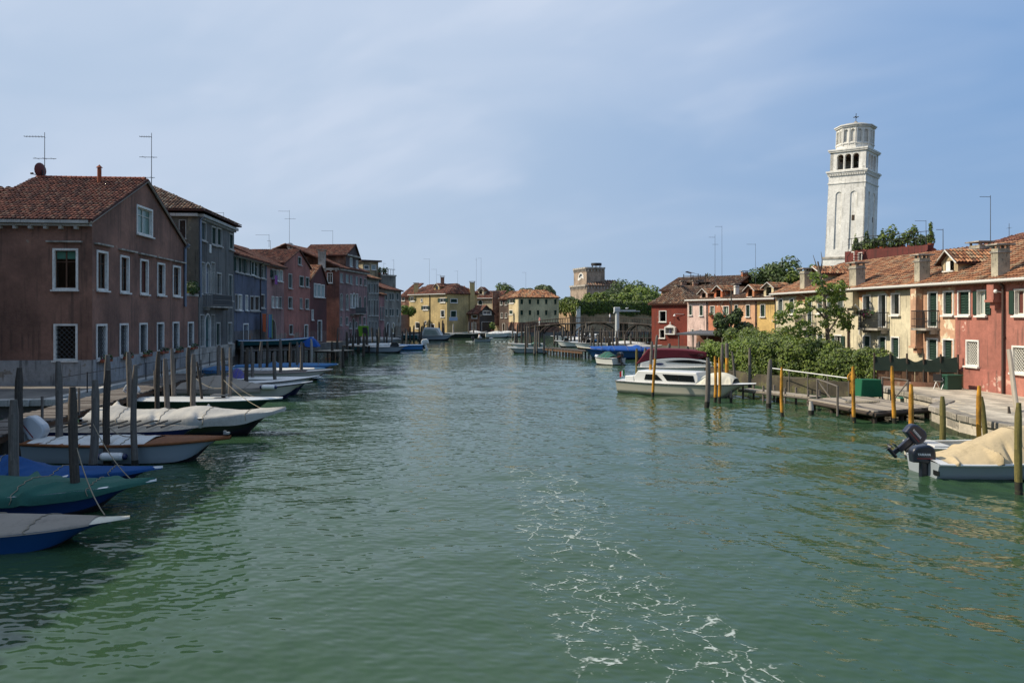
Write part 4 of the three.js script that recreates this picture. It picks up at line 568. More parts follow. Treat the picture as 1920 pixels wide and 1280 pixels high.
  const sf = facade(Sh, s0, s1, G0, 4.9, M.brick, [[869, 590, 876, 597, 'dark', o], [884, 590, 895, 597, 'dark', o], [868, 602, 875, 630, 'door', o], [884, 604, 893, 630, 'door', { leaf: flatMat('#a89a7c') }]]), gf = facade(Sh, s1, s2, G0, 4.9, plaster('#3f3a36', { peel: 0.2 }), [[905, 582, 921, 590, 'glass', { pane: flatMat('#4c525c', 0.4) }], [903, 603, 922, 630, 'door', { leaf: M.darkWood, fw: 0.06 }]], { peak: [wallFrame(Sh, s1, s2).L * 0.45, 6.6] });
  { const L = gf.L * 0.45, w = q => q; const E0 = s0, E1 = s1, dv = off([0, 0], L, gf.u); const R0 = [E0[0] + dv[0], 6.7, E0[1] + dv[1]], R1 = [E1[0] + dv[0] + 0.1, 6.7, E1[1] + dv[1] + 0.3]; roofPlane(Sh, [[E0[0] - 0.5, 4.75, E0[1] + 0.3], [E1[0] - 0.4, 4.75, E1[1] + 0.5], R1, R0], 'red', 0.42, 0.6); const dv2 = off([0, 0], gf.L, gf.u); roofPlane(Sh, [[E1[0] + dv2[0] + 0.3, 4.75, E1[1] + dv2[1] + 0.4], [E0[0] + dv2[0] + 0.3, 4.75, E0[1] + dv2[1]], R0, R1], 'red', 0.42, 0.6); }
  const pl = thing('potted_plant', 'bright leafy plant at the boat shed door', 'plant', [at(923, 172)[0], G0, at(923, 172)[1]]); obj('pot', new THREE.CylinderGeometry(0.4, 0.3, 0.6, 9).translate(0, 0.3, 0), M.terracotta, pl); obj('foliage', leafGeo([[0, 1.3, 0, 0.7, 0.8, 0.6]], 160, 0.22, 4, PAL.fresh), M.leaf, pl);
  const cl = thing('laundry', 'pale blue washing under the ochre house window', 'laundry', [at(850, 171)[0], heightAt(601, 171), at(850, 171)[1]]); obj('cloth', grid(10, 5, (u, v) => [(u - 0.5) * 1.8, v * 0.75, 0.05 * Math.sin(u * 20), u, v]), flatMat('#8fa0b8', 0.95, { side: THREE.DoubleSide }), cl); obj('line', bar([-1.1, 0.75, 0], [1.1, 0.75, 0], 0.02, 4), M.rope, cl); obj('bracket', bar([-1.1, 0.75, 0], [-1.1, 0.75, -2.6], 0.03, 4), M.iron, cl);
  // cream hipped house
  const creamPlaster = plaster('#bfac80', { peel: 0.12, peelHex: '#a8966e', streak: 0.25, blotch: 0.18 }), sh = creamPlaster, g0 = at(972, 173), g1 = at(1048, 178), gb = at(954, 181), K = house('cream two tone house with a hipped roof at the bridge foot', g0), yk = 8.4, ww = [];  // every wall has the same cream plaster
  for (const [x0, x1] of [[975.6, 980.7], [991, 996], [1006.6, 1011], [1022, 1026.4], [1039, 1043.5]]) { ww.push([x0 - 0.5, 560.5, x1 + 0.5, 570.5, 'shut', { trim: sh, nosill: true }], [x0 - 0.5, 581, x1 + 0.5, 591, 'shut', { trim: sh, nosill: true }]); } for (let x = 978; x < 1044; x += 8) ww.push([x, 606, x + 5, 628, 'dark', { arch: true, trim: M.brick }]);
  const fk = facade(K, g0, g1, G0, yk, sh, ww), fl = facade(K, gb, g0, G0, yk, creamPlaster, [[955, 559.7, 963.8, 569, 'open', o], [955, 580.7, 961.5, 589.7, 'shut', o], [957, 606, 962, 626, 'dark', { trim: M.brick }]]), back = [g1[0] + gb[0] - g0[0], g1[1] + gb[1] - g0[1]]; facade(K, g1, back, G0, yk, sh); facade(K, back, gb, G0, yk, sh); strip(K, fk, 'plinth', M.brick, 1.9, 2.1, 0.1); strip(K, fl, 'plinth', M.brick, 1.9, 2.1, 0.1);
  { const A = (p, y) => [p[0], y, p[1]], mid = (p, q, s) => [lerp(p[0], q[0], s), 10.2, lerp(p[1], q[1], s)], m0 = [(g0[0] + gb[0]) / 2, (g0[1] + gb[1]) / 2], m1 = [(g1[0] + back[0]) / 2, (g1[1] + back[1]) / 2], r0 = mid(m0, m1, 0.2), r1 = mid(m0, m1, 0.8), cx = (m0[0] + m1[0]) / 2, cz = (m0[1] + m1[1]) / 2, x = (p, y) => [p[0] + (p[0] - cx) * 0.07, y, p[1] + (p[1] - cz) * 0.07]; const P = [g0, g1, back, gb].map(p => x(p, yk)); roofPlane(K, [P[0], P[1], r1, r0], 'orange', 0.42, 0.6); roofPlane(K, [P[1], P[2], r1], 'orange', 0.42, 0.6); roofPlane(K, [P[2], P[3], r0, r1], 'orange', 0.42, 0.6); roofPlane(K, [P[3], P[0], r0], 'orange', 0.42, 0.6); }
  const ml = [['on the ochre roof', 805, 190, 9, 9, -1.4], ['on the ochre roof', 818, 191, 9, 6.6, -1.2], ['on the ochre roof', 826, 190, 9, 5.2, -0.9], ['over the cream peeling house', 858, 195, 9.4, 6, -0.8], ['over the cream peeling house', 893, 196, 10.2, 8.5, 0], ['over the cream peeling house', 902, 196, 10, 8.6, -0.8], ['over the cream peeling house', 986, 190, 9, 5.8, -0.9]];
  for (const [w, px, t, y, h, a2] of ml) aerial('tall thin aerial ' + w, at(px, t), y, h, a2 ? [[h - 0.1, a2]] : [[h - 0.5, 0.2, 1, -0.2]], 'aerials at the canal end');
}
{ // old wall under ivy, the brick tower and the wood behind it
  const tan = plaster('#a08461', { peel: 0.25, peelHex: '#7f694e', streak: 0.35, blotch: 0.28 }), br = tan, a = at(1046, 192), b = at(1083, 182), c = at(1235, 192), Wl = thing('ivy_wall', 'high old garden wall under a thick cap of ivy', 'wall', [b[0], G0, b[1]]);
  const f1 = facade(Wl, a, b, G0 - 1.5, 6.3, tan), f2 = facade(Wl, b, c, G0 - 1.5, 6.3, br); obj('corner_pier', box(0.9, 7, 0.9, 0.1, 2.2, 0.2), M.trim, Wl);
  const blobs = [], r = R(71); for (let s = 0; s < 1; s += 0.045) { const q = Q(f2, s * f2.L, 0, 0.15); blobs.push([q[0] - b[0], 6.0 + r() * 0.7 - G0, q[2] - b[1], 0.8, 1.5 + r() * 0.5, 0.7]); } for (let s = 0; s < 1; s += 0.14) { const q = Q(f1, s * f1.L, 0, 0.1); blobs.push([q[0] - b[0], 6.2 + r() * 0.6 - G0, q[2] - b[1], 0.8, 1.3 + r() * 1.2, 0.6]); }
  obj('ivy', leafGeo(blobs, 9000, 0.26, 71, PAL.ivy, 0.2), M.leaf, Wl);
  // brick tower
  const t0 = at(1076, 312), t1 = at(1100, 300), tb = plaster('#93806c', { peel: 0.3, peelHex: '#7a6552', streak: 0.3, blotch: 0.3 }), T = thing('brick_tower', 'square brick tower with an arched opening rising over the trees', 'tower', [t0[0], 2, t0[1]]), u0 = at(1069.5, 313), u1 = at(1100, 298);
  const base = block(T, u0, u1, 14, heightAt(536, 300), tb, [], { y0: 2 }), yt = heightAt(502, 300), shf = block(T, t0, t1, 7.5, yt, tb, [[1083.5, 511, 1095, 522, 'dark', { arch: true, fw: 0.42, nosill: true }]], { y0: heightAt(537, 300) });
  for (const [f, y, o] of [[shf, yt, 0.5], [shf.right, yt, 0.5], [base, heightAt(535, 300), 0.5], [base.right, heightAt(535, 300), 0.5]]) { strip(T, f, 'cornice', M.greyStone, y, 0.6, o); for (let x = 0.6; x < f.L; x += 1.3) { const m = obj('bracket', box(0.4, 0.9, 0.4, 0, -0.8, 0.2), M.greyStone, T); m.position.set(...f.pos(x, y, 0)); m.rotation.y = f.turn; } }
  const tq = Q(shf, shf.L, 0, -4); obj('tank', [new THREE.CylinderGeometry(2.0, 2.0, 0.9, 14).translate(0, 1.4, 0), ...[0, 1, 2, 3, 4, 5].map(k => bar([1.7 * Math.cos(k), 0, 1.7 * Math.sin(k)], [1.7 * Math.cos(k), 1, 1.7 * Math.sin(k)], 0.12, 5))], M.iron, T).position.set(tq[0] - t0[0], yt - 2, tq[2] - t0[1]);
  { const yb = heightAt(535.5, 300); roofPlane(T, [Q(base, base.L + 0.6, yb, 0.5), Q(base, base.L + 0.6, yb, -14), Q(base, base.L - 3, yb + 2.2, -13), Q(base, base.L - 3, yb + 2.2, -8)], 'brown', 1, 1.4); }
  const wood2 = [[1135, 262, 12.8, 6.2, 'dark'], [1152, 250, 13.2, 6, 'dark'], [1176, 255, 15.2, 7.5, 'dark'], [1194, 246, 13.6, 6, 'ivy'], [1213, 240, 13.5, 6, 'fresh'], [1232, 250, 12.4, 6, 'dark'], [1165, 225, 11, 4.5, 'fresh'], [1120, 232, 10.5, 4, 'ivy'], [1100, 236, 9.8, 4, 'fresh'], [1203, 222, 10.6, 4, 'ivy'], [1140, 224, 10.4, 4, 'ivy']];
  wood2.forEach(([px, t, h, rad, pal], k) => { const q = at(px, t), r2 = R(200 + k), cr = []; for (let i = 0; i < 9; i++) cr.push([(r2() - 0.5) * rad * 1.3, h - rad * 0.35 - r2() * rad * 0.7, (r2() - 0.5) * rad * 1.3, rad * (0.3 + 0.25 * r2()), rad * (0.22 + 0.2 * r2()), rad * (0.3 + 0.25 * r2())]); tree('broadleaf_tree', { dark: 'dark rounded tree in the wood behind the ivy wall', ivy: 'mid green tree in the wood behind the ivy wall', fresh: 'light green tree in the wood behind the ivy wall' }[pal], q, G0, h, cr, 2600, 0.42, PAL[pal], 210 + k, 'trees behind the ivy wall'); });
  for (const [px, t, h, rad, pal, lab] of [[961, 225, 13.2, 5, 'dark', 'round dark pine behind the cream hipped roof'], [1021, 222, 13.2, 3.4, 'pale', 'pale feathery tree behind the cream hipped roof'], [1063, 236, 9.6, 3, 'dark', 'small dark conifer beside the brick tower'], [983, 235, 12, 3, 'dry', 'thin grey green tree beside the round dark pine']]) { const q = at(px, t), r2 = R(px), cr = []; for (let i = 0; i < 8; i++) cr.push([(r2() - 0.5) * rad * 1.3, h - rad * 0.35 - r2() * rad * 0.7, (r2() - 0.5) * rad, rad * 0.4, rad * 0.3, rad * 0.4]); tree('tree', lab, q, G0, h, cr, 1500, 0.36, PAL[pal], px); }
  // timber footbridge
  const b0 = at(985, 160), b1 = at(1240, 150), B = thing('footbridge', 'dark timber footbridge arching over the canal end', 'bridge', [b0[0], 0, b0[1]]), fb = wallFrame(B, b0, b1), dk = s => 1.9 + 1.15 * (1 - Math.pow(2 * s - 1.12, 2) * 0.75), pt = (s, dy, z) => fb.pos(s * fb.L, dk(s) + dy, z), N = 26;
  for (let i = 0; i < N; i++) { const s = i / N, e = (i + 1) / N; obj('deck_board', [bar(pt(s, 0, 0), pt(e, 0, 0), 0.16, 4), bar(pt(s, 0, -3), pt(e, 0, -3), 0.16, 4), flat3([pt(s, 0.1, 0.1), pt(e, 0.1, 0.1), pt(e, 0.1, -3.1), pt(s, 0.1, -3.1)])], i % 4 ? M.darkWood : M.greyWood, B); for (const z of [0, -3]) { obj('handrail', bar(pt(s, 1.1, z), pt(e, 1.1, z), 0.06, 4), M.darkWood, B); obj('baluster', bar(pt(s, 0, z), pt(s, 1.1, z), 0.045, 4), M.darkWood, B); obj('baluster', bar(pt((s + e) / 2, 0, z), pt((s + e) / 2, 1.1, z), 0.03, 4), M.darkWood, B); } }
  for (const [s, e] of [[0.1, 0.3], [0.36, 0.68], [0.74, 0.96]]) for (const z of [0, -3]) { const pts = []; for (let k = 0; k <= 8; k++) { const q = lerp(s, e, k / 8), c = Math.sin(Math.PI * k / 8); pts.push(fb.pos(q * fb.L, lerp(0.4, dk(q) - 0.1, Math.pow(c, 0.6)), z)); } obj('arch_rib', tube(pts, 0.13, 20, 5), M.darkWood, B); }
  for (const s of [0.1, 0.31, 0.345, 0.7, 0.735, 0.96]) for (const z of [0, -1.5, -3]) obj('pile', bar(fb.pos(s * fb.L, -1.5, z), fb.pos(s * fb.L, dk(s), z), 0.16, 6), M.darkWood, B);
}
{ // white harbour crane
  const q = at(1157.5, 118), C = thing('crane', 'white post crane with a short jib over the moorings', 'crane', [q[0], 0, q[1]]), wt = flatMat('#b9bcba', 0.5), h = heightAt(583, 118);
  obj('post', bar([0, -1.5, 0], [0, h, 0], 0.36, 12, 0.3), wt, C); obj('head', [rbox(0.9, 0.75, 0.7, 0.1, -0.05, h + 0.2, 0), bar([-0.35, h + 0.1, 0], [-0.5, h - 0.35, 0], 0.12, 6)], wt, C); obj('jib', [box(2.6, 0.26, 0.2, 1.5, h + 0.05, 0), box(0.9, 0.12, 0.12, 3.0, h - 0.02, 0)], wt, C);
  const g = thing('gull', 'white gull perched on the crane jib', 'bird', [q[0] + 1.45, h + 0.18, q[1]], 0.4); obj('body', grid(10, 8, (u, v) => { const a = u * 6.2832, s = Math.sin(Math.PI * v), x = (v - 0.5) * 0.62; return [x + (v > 0.75 ? 0 : 0), 0.22 + Math.sin(a) * 0.11 * s + (v > 0.7 ? (v - 0.7) * 0.5 : 0), Math.cos(a) * 0.1 * s]; }), M.white, g); obj('leg', [bar([0, 0, 0.03], [0, 0.14, 0.03], 0.012, 4), bar([0, 0, -0.03], [0, 0.14, -0.03], 0.012, 4)], M.yellowPaint, g);
}
// ---------------------------------------------------------------- the sunny eastern bank
{ // red house and the coloured row behind the garden
  const o = { trim: M.trim }, p = at(1222, 100.5), p1 = at(1289, 97), H = house('deep red low house with a wayside shrine on its wall', p), red = plaster('#7c3122', { peel: 0.04, peelHex: '#8a5a4a', streak: 0.3, blotch: 0.15 });
  const fr = block(H, p, p1, 9, 5.95, red, [[1236, 582, 1250, 603.5, 'dark', o], [1236.5, 617, 1247.5, 634, 'dark', o]]); hipRoof(H, fr, 9, 5.95, 8.3, 'brown', 0.35, 0.24, 0.38);
  const sh = toWall(p, p1, [1249, 608, 1268.5, 627]), S = thing('wall_shrine', 'small white framed shrine with a pointed hood on the red wall', 'shrine', Q(fr, sh.x0, sh.y0, 0), fr.turn), w = sh.x1 - sh.x0, h = sh.y1 - sh.y0, fs = poly([[0, 0], [w, 0], [w, h * 0.72], [w / 2, h], [0, h * 0.72]]); fs.holes.push(archPath(new THREE.Path(), 0.14, 0.14, w - 0.14, h * 0.68)); obj('frame', extrude(fs, 0.4, 0), M.trim, S); obj('back_panel', box(w - 0.2, h * 0.64, 0.04, w / 2, h * 0.38, 0.05), M.greyStone, S); obj('figure', [new THREE.CylinderGeometry(0.07, 0.14, 0.5, 8).translate(w / 2, 0.4, 0.2), new THREE.SphereGeometry(0.08, 8, 6).translate(w / 2, 0.72, 0.2)], flatMat('#4b4a63', 0.8), S); obj('finial', [new THREE.SphereGeometry(0.1, 8, 6).translate(w / 2, h + 0.2, 0.2), bar([w / 2, h - 0.05, 0.2], [w / 2, h + 0.15, 0.2], 0.05, 6)], M.trim, S);
  const q = Q(fr, meet(1258, p, p1).u - 0.3, 0, -2.6); chimney(H, [q[0], q[2]], 6.2, heightAt(538, 100), 0.8, 0.7, plaster('#b89a7c')); const lp = thing('wall_lamp', 'white street lamp on a long bracket from the red wall', 'lamp', Q(fr, fr.L - 0.4, heightAt(589, 98), 0), fr.turn); obj('bracket', bar([0, 0, 0.05], [-1.2, 0.05, 0.3], 0.03, 5), M.steel, lp); obj('shade', new THREE.CylinderGeometry(0.06, 0.18, 0.2, 10).translate(-1.2, -0.1, 0.3), M.white, lp);
  const row = [[1289, 1328, 'pale pink house with two narrow green windows', '#d2b1a2', [[1292, 572, 1298.5, 591, 'shut', o], [1312, 572, 1319, 592, 'shut', o], [1297, 617, 1301, 622, 'dark', o], [1312, 617, 1316, 622, 'dark', o]]], [1328, 1372, 'orange house with green awnings at its windows', '#bf7350', [[1331.6, 573, 1341, 590.6, 'glass', { box: true, pane: flatMat('#4c6b50', 0.8) }], [1356, 573, 1367.5, 591, 'glass', { box: true, pane: flatMat('#4c6b50', 0.8) }]]], [1372, 1420, 'salmon house with flower pots below its windows', '#c6946c', [[1377.5, 571, 1384.5, 595, 'shut', { ...o, box: true }], [1399, 571, 1407, 594, 'shut', { ...o, box: true }]]], [1420, 1457, 'yellow house between the salmon and the cream fronts', '#cba45a', [[1426, 570, 1435.6, 594, 'shut', { ...o, box: true }]]]];
  const A = at(1289, 95), Bq = at(1457, 84), ye = 6.35, at2 = px => { const m = meet(px, A, Bq), f = dirOf(px); return [f[0] * m.t, f[1] * m.t]; };
  const dorm = [[1309, 1323.5, '#bd947c', 'glass', 538], [1336, 1351.5, '#b5613a', 'glass', 533], [1395.6, 1411, '#b9744c', 'glass', 534], [1429, 1447.5, '#cdb98c', 'glass', 531]];
  row.forEach(([l, r, lab, hex, wins], i) => {
    const a = at2(l), b = at2(r), N = house(lab + ' in the row behind the garden', a), mt = plaster(hex, { peel: 0.12, peelHex: '#cdb091', streak: 0.3, blotch: 0.15 }), f = block(N, a, b, 8, ye, mt, wins); slope(N, a, b, ye + 0.05, 4, 7.85, 'brown', { ext: 0, sp: 0.24, len: 0.38 }); slope(N, f.b1, f.b0, ye, 4, 7.85, 'brown', { ext: 0, sp: 0.4, len: 0.6 }); gutter(N, f, ye - 0.06, M.gutter, 0.42, 0.1); brackets(N, f, ye - 0.2, M.brick, 0.6, 0.12);
    const D = dorm[i], n = f.n, d0 = off(at2(D[0]), -0.3, n), d1 = off(at2(D[1]), -0.3, n), dm = plaster(D[2], { peel: 0.1 }); dormer(N, d0, d1, 6.35, heightAt(D[4] + 8, 89), heightAt(D[4], 89), 3, dm, 'orange', D[3], dm);
    downpipe(N, f, f.L - 0.12, 1, ye, M.copper);
  });
  { const c = off(at2(1370), -1.1, [-0.84, 0.54]); const Cx = scene.children.find(k => k.userData.label?.startsWith('orange house')); chimney(Cx, c, 6.9, heightAt(537, 93), 0.45, 0.5, M.stone); }
  // tall old house behind with a timber roof terrace
  const k0 = at(1240, 118), k1 = at(1374, 110), K = house('tall salmon house behind the coloured row with a long dark roof', k0), km = plaster('#b58a68', { peel: 0.1 }), fk = block(K, k0, k1, 10, heightAt(542, 114), km, [[1275, 546, 1284, 556, 'glass'], [1292, 546, 1301, 556, 'glass']]); slope(K, k0, k1, heightAt(541, 114), 5, heightAt(517.5, 117), 'brown', { sp: 0.28, len: 0.42 }); slope(K, fk.b1, fk.b0, heightAt(541, 114), 5, heightAt(517.5, 117), 'brown', { sp: 0.5, len: 0.8 });
  for (const px of [1275, 1297]) { const q2 = Q(fk, meet(px, k0, k1).u, 0, -1.0); chimney(K, [q2[0], q2[2]], heightAt(542, 114), heightAt(528, 114), 0.7, 0.6, M.brick); } { const q3 = Q(fk, fk.L - 0.6, 0, -4.6); chimney(K, [q3[0], q3[2]], heightAt(530, 114), heightAt(511, 114), 0.8, 0.7, plaster('#a5582f')); }
  const al = Q(fk, meet(1274, k0, k1).u, heightAt(538, 113), -1.2), T = thing('roof_terrace', 'timber roof terrace on posts above the salmon house', 'roof terrace', al, fk.turn), tw = 3.6; for (const x of [0, 1.2, 2.4, tw]) for (const z of [0, -2.6]) obj('post', bar([x, -0.6, z], [x, 2.0, z], 0.07, 5), M.darkWood, T); for (let x = 0; x < tw; x += 0.3) obj('floor_board', box(0.27, 0.06, 2.8, x + 0.15, 0.75, -1.3), M.darkWood, T); for (const z of [0, -2.6]) for (const y of [1.3, 1.7]) obj('rail', bar([0, y, z], [tw, y, z], 0.045, 4), M.darkWood, T); obj('awning', grid(8, 4, (u, v) => [0.2 + u * 1.2, 2.3 + 0.12 * Math.sin(u * 5) - v * 0.15, -v * 1.6, u, v]), flatMat('#4a2a26', 0.95, { side: THREE.DoubleSide }), T);
  aerial('tall mast with a bent arm above the coloured row', at(1354, 112), 8.5, 8.6, [[8.5, -1.0]]); aerial('mast with crossbars above the coloured row', at(1341, 112), 8.5, 7.4, [[7.0, -0.9, 3], [6.0, 0.5, 2, -0.4]]); aerial('bent arm aerial above the salmon dormer', at(1417, 104), 7.5, 6.4, [[6.3, -1.2]]);
  // lean-to in front of the row
  const l0 = at(1268, 82), l1 = at(1375, 78), Sx = thing('lean_to', 'grey flat roofed lean-to on posts under the coloured row', 'shed', [l0[0], G0, l0[1]]), fl = wallFrame(Sx, l0, l1); const rf = obj('roof', box(fl.L, 0.16, 5, fl.L / 2, 0, -2.5, 0, 0.05), M.ironGrey, Sx); rf.position.set(...fl.pos(0, heightAt(624, 82), 0)); rf.rotation.y = fl.turn; for (let x = 0.2; x < fl.L; x += 1.6) obj('post', bar(fl.pos(x, G0, -0.2), fl.pos(x, heightAt(625, 82), -0.2), 0.07, 6), M.greyWood, Sx); const bw = obj('back_wall', box(fl.L, heightAt(626, 82) - G0, 0.2, fl.L / 2, (heightAt(626, 82) - G0) / 2, -4.6), M.brick, Sx); bw.position.set(...fl.pos(0, G0, 0)); bw.rotation.y = fl.turn;
}
{ // long cream row with the red houses, one roof level
  const o = { trim: M.trim }, g = { trim: M.trim, sh: M.shutter }, P = px => { const t = onX(px, XR), d = dirOf(px); return [XR, t * d[1]]; }, ye = 6.4, yr = 8.75, depth = 11;
  const seg = [
    [1455, 1596, 'cream house behind the leaning garden tree', '#c3b593', { peelHex: '#c08457', peel: 0.12, bands: [[5.7, 6.6, 0.17], [0.3, 1.5, 0.1]] }, [[1460, 559.5, 1469.5, 593, 'shut', { ...g, sh: M.shutterGrey }], [1481, 559, 1490, 589, 'shut', { ...g, sh: M.shutterGrey }], [1515, 557.6, 1524, 609, 'shut', g], [1534, 556, 1544, 587.7, 'shut', g], [1551.7, 555.3, 1562.3, 587.7, 'shut', { ...g, sh: M.shutterGrey }], [1570.8, 554, 1583.4, 590.5, 'shut', { ...g, sh: M.shutterGrey }], [1513.7, 624, 1524, 644, 'shut', g], [1534, 625, 1545, 646, 'shut', g], [1566, 627, 1580, 661, 'open', g]]],
    [1596, 1731, 'cream house with a flowered iron balcony and dark open windows', '#c6b996', { peelHex: '#c4875a', peel: 0.12, bands: [[5.6, 6.6, 0.19], [0.3, 1.4, 0.1]] }, [[1619, 552.5, 1634, 590.5, 'dark', o], [1648, 550.5, 1663.6, 614, 'dark', { ...o, nosill: true }], [1672, 549, 1689, 591, 'dark', o], [1619, 628, 1633.5, 664, 'shut', g], [1647.6, 630, 1663, 669, 'shut', g], [1672, 630.7, 1688, 672, 'shut', g]]],
    [1731, 1792, 'peach plastered house with an iron balcony beside the red house', '#c29370', { peelHex: '#d4c29e', peel: 0.4 }, [[1741, 546.3, 1760, 614, 'shut', { ...g, nosill: true }], [1769.6, 545, 1790, 591, 'shut', g], [1739.5, 633.5, 1760, 677.7, 'shut', g], [1769, 634.6, 1790.4, 679, 'shut', g]]],
    [1792, 1887, 'brick red house with a latticed white window beside the quay', '#a3604f', { peelHex: '#c9a592', peel: 0.05, bands: [[5.5, 6.0, 0.13], [0.5, 1.1, 0.14]] }, [[1797, 544, 1821, 592, 'shut', g], [1833, 543, 1852, 592, 'open', { ...g, pane: M.curtain }], [1812.7, 637, 1837.4, 686.7, 'grille', { ...o, step: 0.16, bar: 0.02, grilleMat: M.sash }]]],
    [1887, 2060, 'patchy pink red house with a latticed window at the quay', '#ad6a58', { peelHex: '#c9937d', peel: 0.32 }, [[1903, 541, 1930, 592, 'open', { ...g, pane: M.curtainRed }], [1899, 648, 1929, 700, 'grille', { ...o, step: 0.16, bar: 0.02, grilleMat: M.sash }]]],
  ], HS = [];
  for (const [l, r, lab, hex, pl, wins] of seg) {
    const a = P(l), b = P(r), H = house(lab, a), mt = plaster(hex, { streak: 0.28, blotch: 0.14, ...pl }), f = block(H, a, b, depth, ye, mt, wins); HS.push([H, f, a, b, mt]);
    slope(H, a, b, ye + 0.05, depth / 2, yr, 'orange', { ext: 0, over: 0.5 }); slope(H, f.b1, f.b0, ye + 0.05, depth / 2, yr, 'orange', { ext: 0, sp: 0.4, len: 0.6 });
    strip(H, f, 'eaves_cornice', M.trim, ye - 0.14, 0.12, 0.42); gutter(H, f, ye - 0.16, M.gutter, 0.5, 0.085); brackets(H, f, ye - 0.3, M.brick, 0.55, 0.11);
  }
  facade(HS[0][0], HS[0][1].b0, HS[0][2], G0, ye, HS[0][4], [], { peak: [depth / 2, yr - 0.1] });
  const [H0, f0, a0, b0] = HS[0], [H1, f1, a1, b1] = HS[1], [H2, f2, a2, b2] = HS[2], [H3, f3, a3, b3] = HS[3], [H4, f4, a4, b4] = HS[4];
  const bal = (H, f, a, b, l, r, fl) => { const c = toWall(a, b, [l, 590, r, 617]); balcony(H, f, c.x0, c.x1, heightAt(615, (meet(l, a, b).t + meet(r, a, b).t) / 2), 0.75, M.iron, fl); }; bal(H1, f1, a1, b1, 1630, 1668, true); bal(H2, f2, a2, b2, 1732.5, 1762, false); bal(H0, f0, a0, b0, 1508, 1530, false);
  for (const [H, f, a, b, px, y0] of [[H0, f0, a0, b0, 1593.5, 0.8], [H3, f3, a3, b3, 1885, 0.8]]) downpipe(H, f, meet(px, a, b).u, y0, ye - 0.15, M.copper, 0.065);
  // chimney breasts carried on the fronts, with their stacks
  const breast = (H, f, a, b, px, pxr, ybot, ytop, mt) => { const u0 = meet(px, a, b).u, u1 = meet(pxr, a, b).u, w = u1 - u0, t = meet(px, a, b).t, yb = heightAt(ybot, t), m = obj('chimney_breast', [box(w, ye - 0.25 - yb, 0.42, w / 2, (ye - 0.25 - yb) / 2, 0.213), box(w + 0.12, 0.12, 0.5, w / 2, -0.06, 0.25), box(w * 0.7, 0.3, 0.3, w / 2, -0.25, 0.15)], mt, H); m.position.set(...f.pos(u0, yb, 0)); m.rotation.y = f.turn; const c = Q(f, (u0 + u1) / 2, 0, -0.12); chimney(H, [c[0], c[2]], ye + 0.03, heightAt(ytop + 4, t), w, 0.62, M.chimney, f.turn); };
  breast(H1, f1, a1, b1, 1598, 1611, 574, 495, HS[1][4]); breast(H1, f1, a1, b1, 1721, 1731, 648, 481, HS[2][4]); breast(H3, f3, a3, b3, 1866, 1879, 562, 463, HS[3][4]);
  for (const [H, f, px, dz, ytop, w] of [[H0, f0, 1500, -0.4, 509, 0.75], [H4, f4, 1903, -1.2, 458, 0.8], [H1, f1, 1668, -4.4, 474, 0.9]]) { const u = meet(px, H === H0 ? a0 : H === H4 ? a4 : a1, H === H0 ? b0 : H === H4 ? b4 : b1), c = Q(f, u.u + dz * -0.45, 0, dz); chimney(H, [c[0], c[2]], ye + 0.4 * -dz - 0.1, heightAt(ytop, u.t - dz * 0.9), w, w * 0.8, M.chimney, f.turn); }
  const dor = (H, f, a, b, l, r, yb, yt, yp, back) => { const n = f.n, x = px => { const A = off(a, -back, n), B = off(b, -back, n), m = meet(px, A, B), d = dirOf(px); return [d[0] * m.t, d[1] * m.t, m.t]; }, c0 = x(l), c1 = x(r), t = (c0[2] + c1[2]) / 2; dormer(H, c0, c1, heightAt(yb, t), heightAt(yt, t), heightAt(yp, t), 4, plaster('#bfa77c', { peel: 0.25, peelHex: '#a9825c' }), 'orange', 'shut'); };
  dor(H2, f2, a2, b2, 1766, 1797, 513, 487, 468, 1.0); dor(H0, f0, a0, b0, 1516, 1544, 532, 512, 499, 1.0);
  downpipe(H1, f1, meet(1615, a1, b1).u, heightAt(630, 48), heightAt(570, 48), M.stone, 0.06);
  obj('wall_lamp', [bar([0, 0, 0], [0, 0.05, 0.3], 0.025, 5), new THREE.SphereGeometry(0.1, 8, 6).translate(0, 0.05, 0.34)], M.white, H3).position.set(...f3.pos(meet(1880, a3, b3).u, heightAt(546, 36.5), 0)); H3.children.at(-1).rotation.y = f3.turn;
  obj('plinth_band', box(f3.L, 1.1, 0.03, f3.L / 2, 0.55, 0.017), plaster('#9a594a', { peel: 0.2, peelHex: '#b8907f', streak: 0.3 }), H3).position.set(...f3.pos(0, G0, 0)); H3.children.at(-1).rotation.y = f3.turn;
  aerial('tall steel mast with a bent arm behind the dormer', at(1858, 52), 8.4, heightAt(366, 52) - 8.4, [[heightAt(366, 52) - 8.5, -0.75]]); aerial('bent arm aerial on the dormer with white shutter', at(1769, 49), heightAt(470, 49) , 1.35, [[1.3, -0.45]]); aerial('thin whip aerial on the red hipped roof', at(1893, 66), heightAt(450, 66), 1.4, [[1.0, 0.1, 1, -0.1]]);
  // hipped house behind
  const h0 = at(1742, 72), h1 = at(2010, 56), Hb = house('house with a dark red hipped roof behind the brick red house', h0), fb = block(Hb, h0, h1, 12, heightAt(478, 64), plaster('#8f5a48')); hipRoof(Hb, fb, 12, heightAt(478, 64), heightAt(447, 66) + 0.9, 'red', 0.4, 0.3, 0.45);
  // roof garden house
  const r0 = at(1627, 76), r1 = at(1746, 71), rl = at(1588, 79), Rf = house('rust red house with a planted roof garden and outside stair', r0), rm = plaster('#6d312a', { peel: 0.03, streak: 0.3, blotch: 0.15 }), yt = heightAt(464, 74), lm = rm;
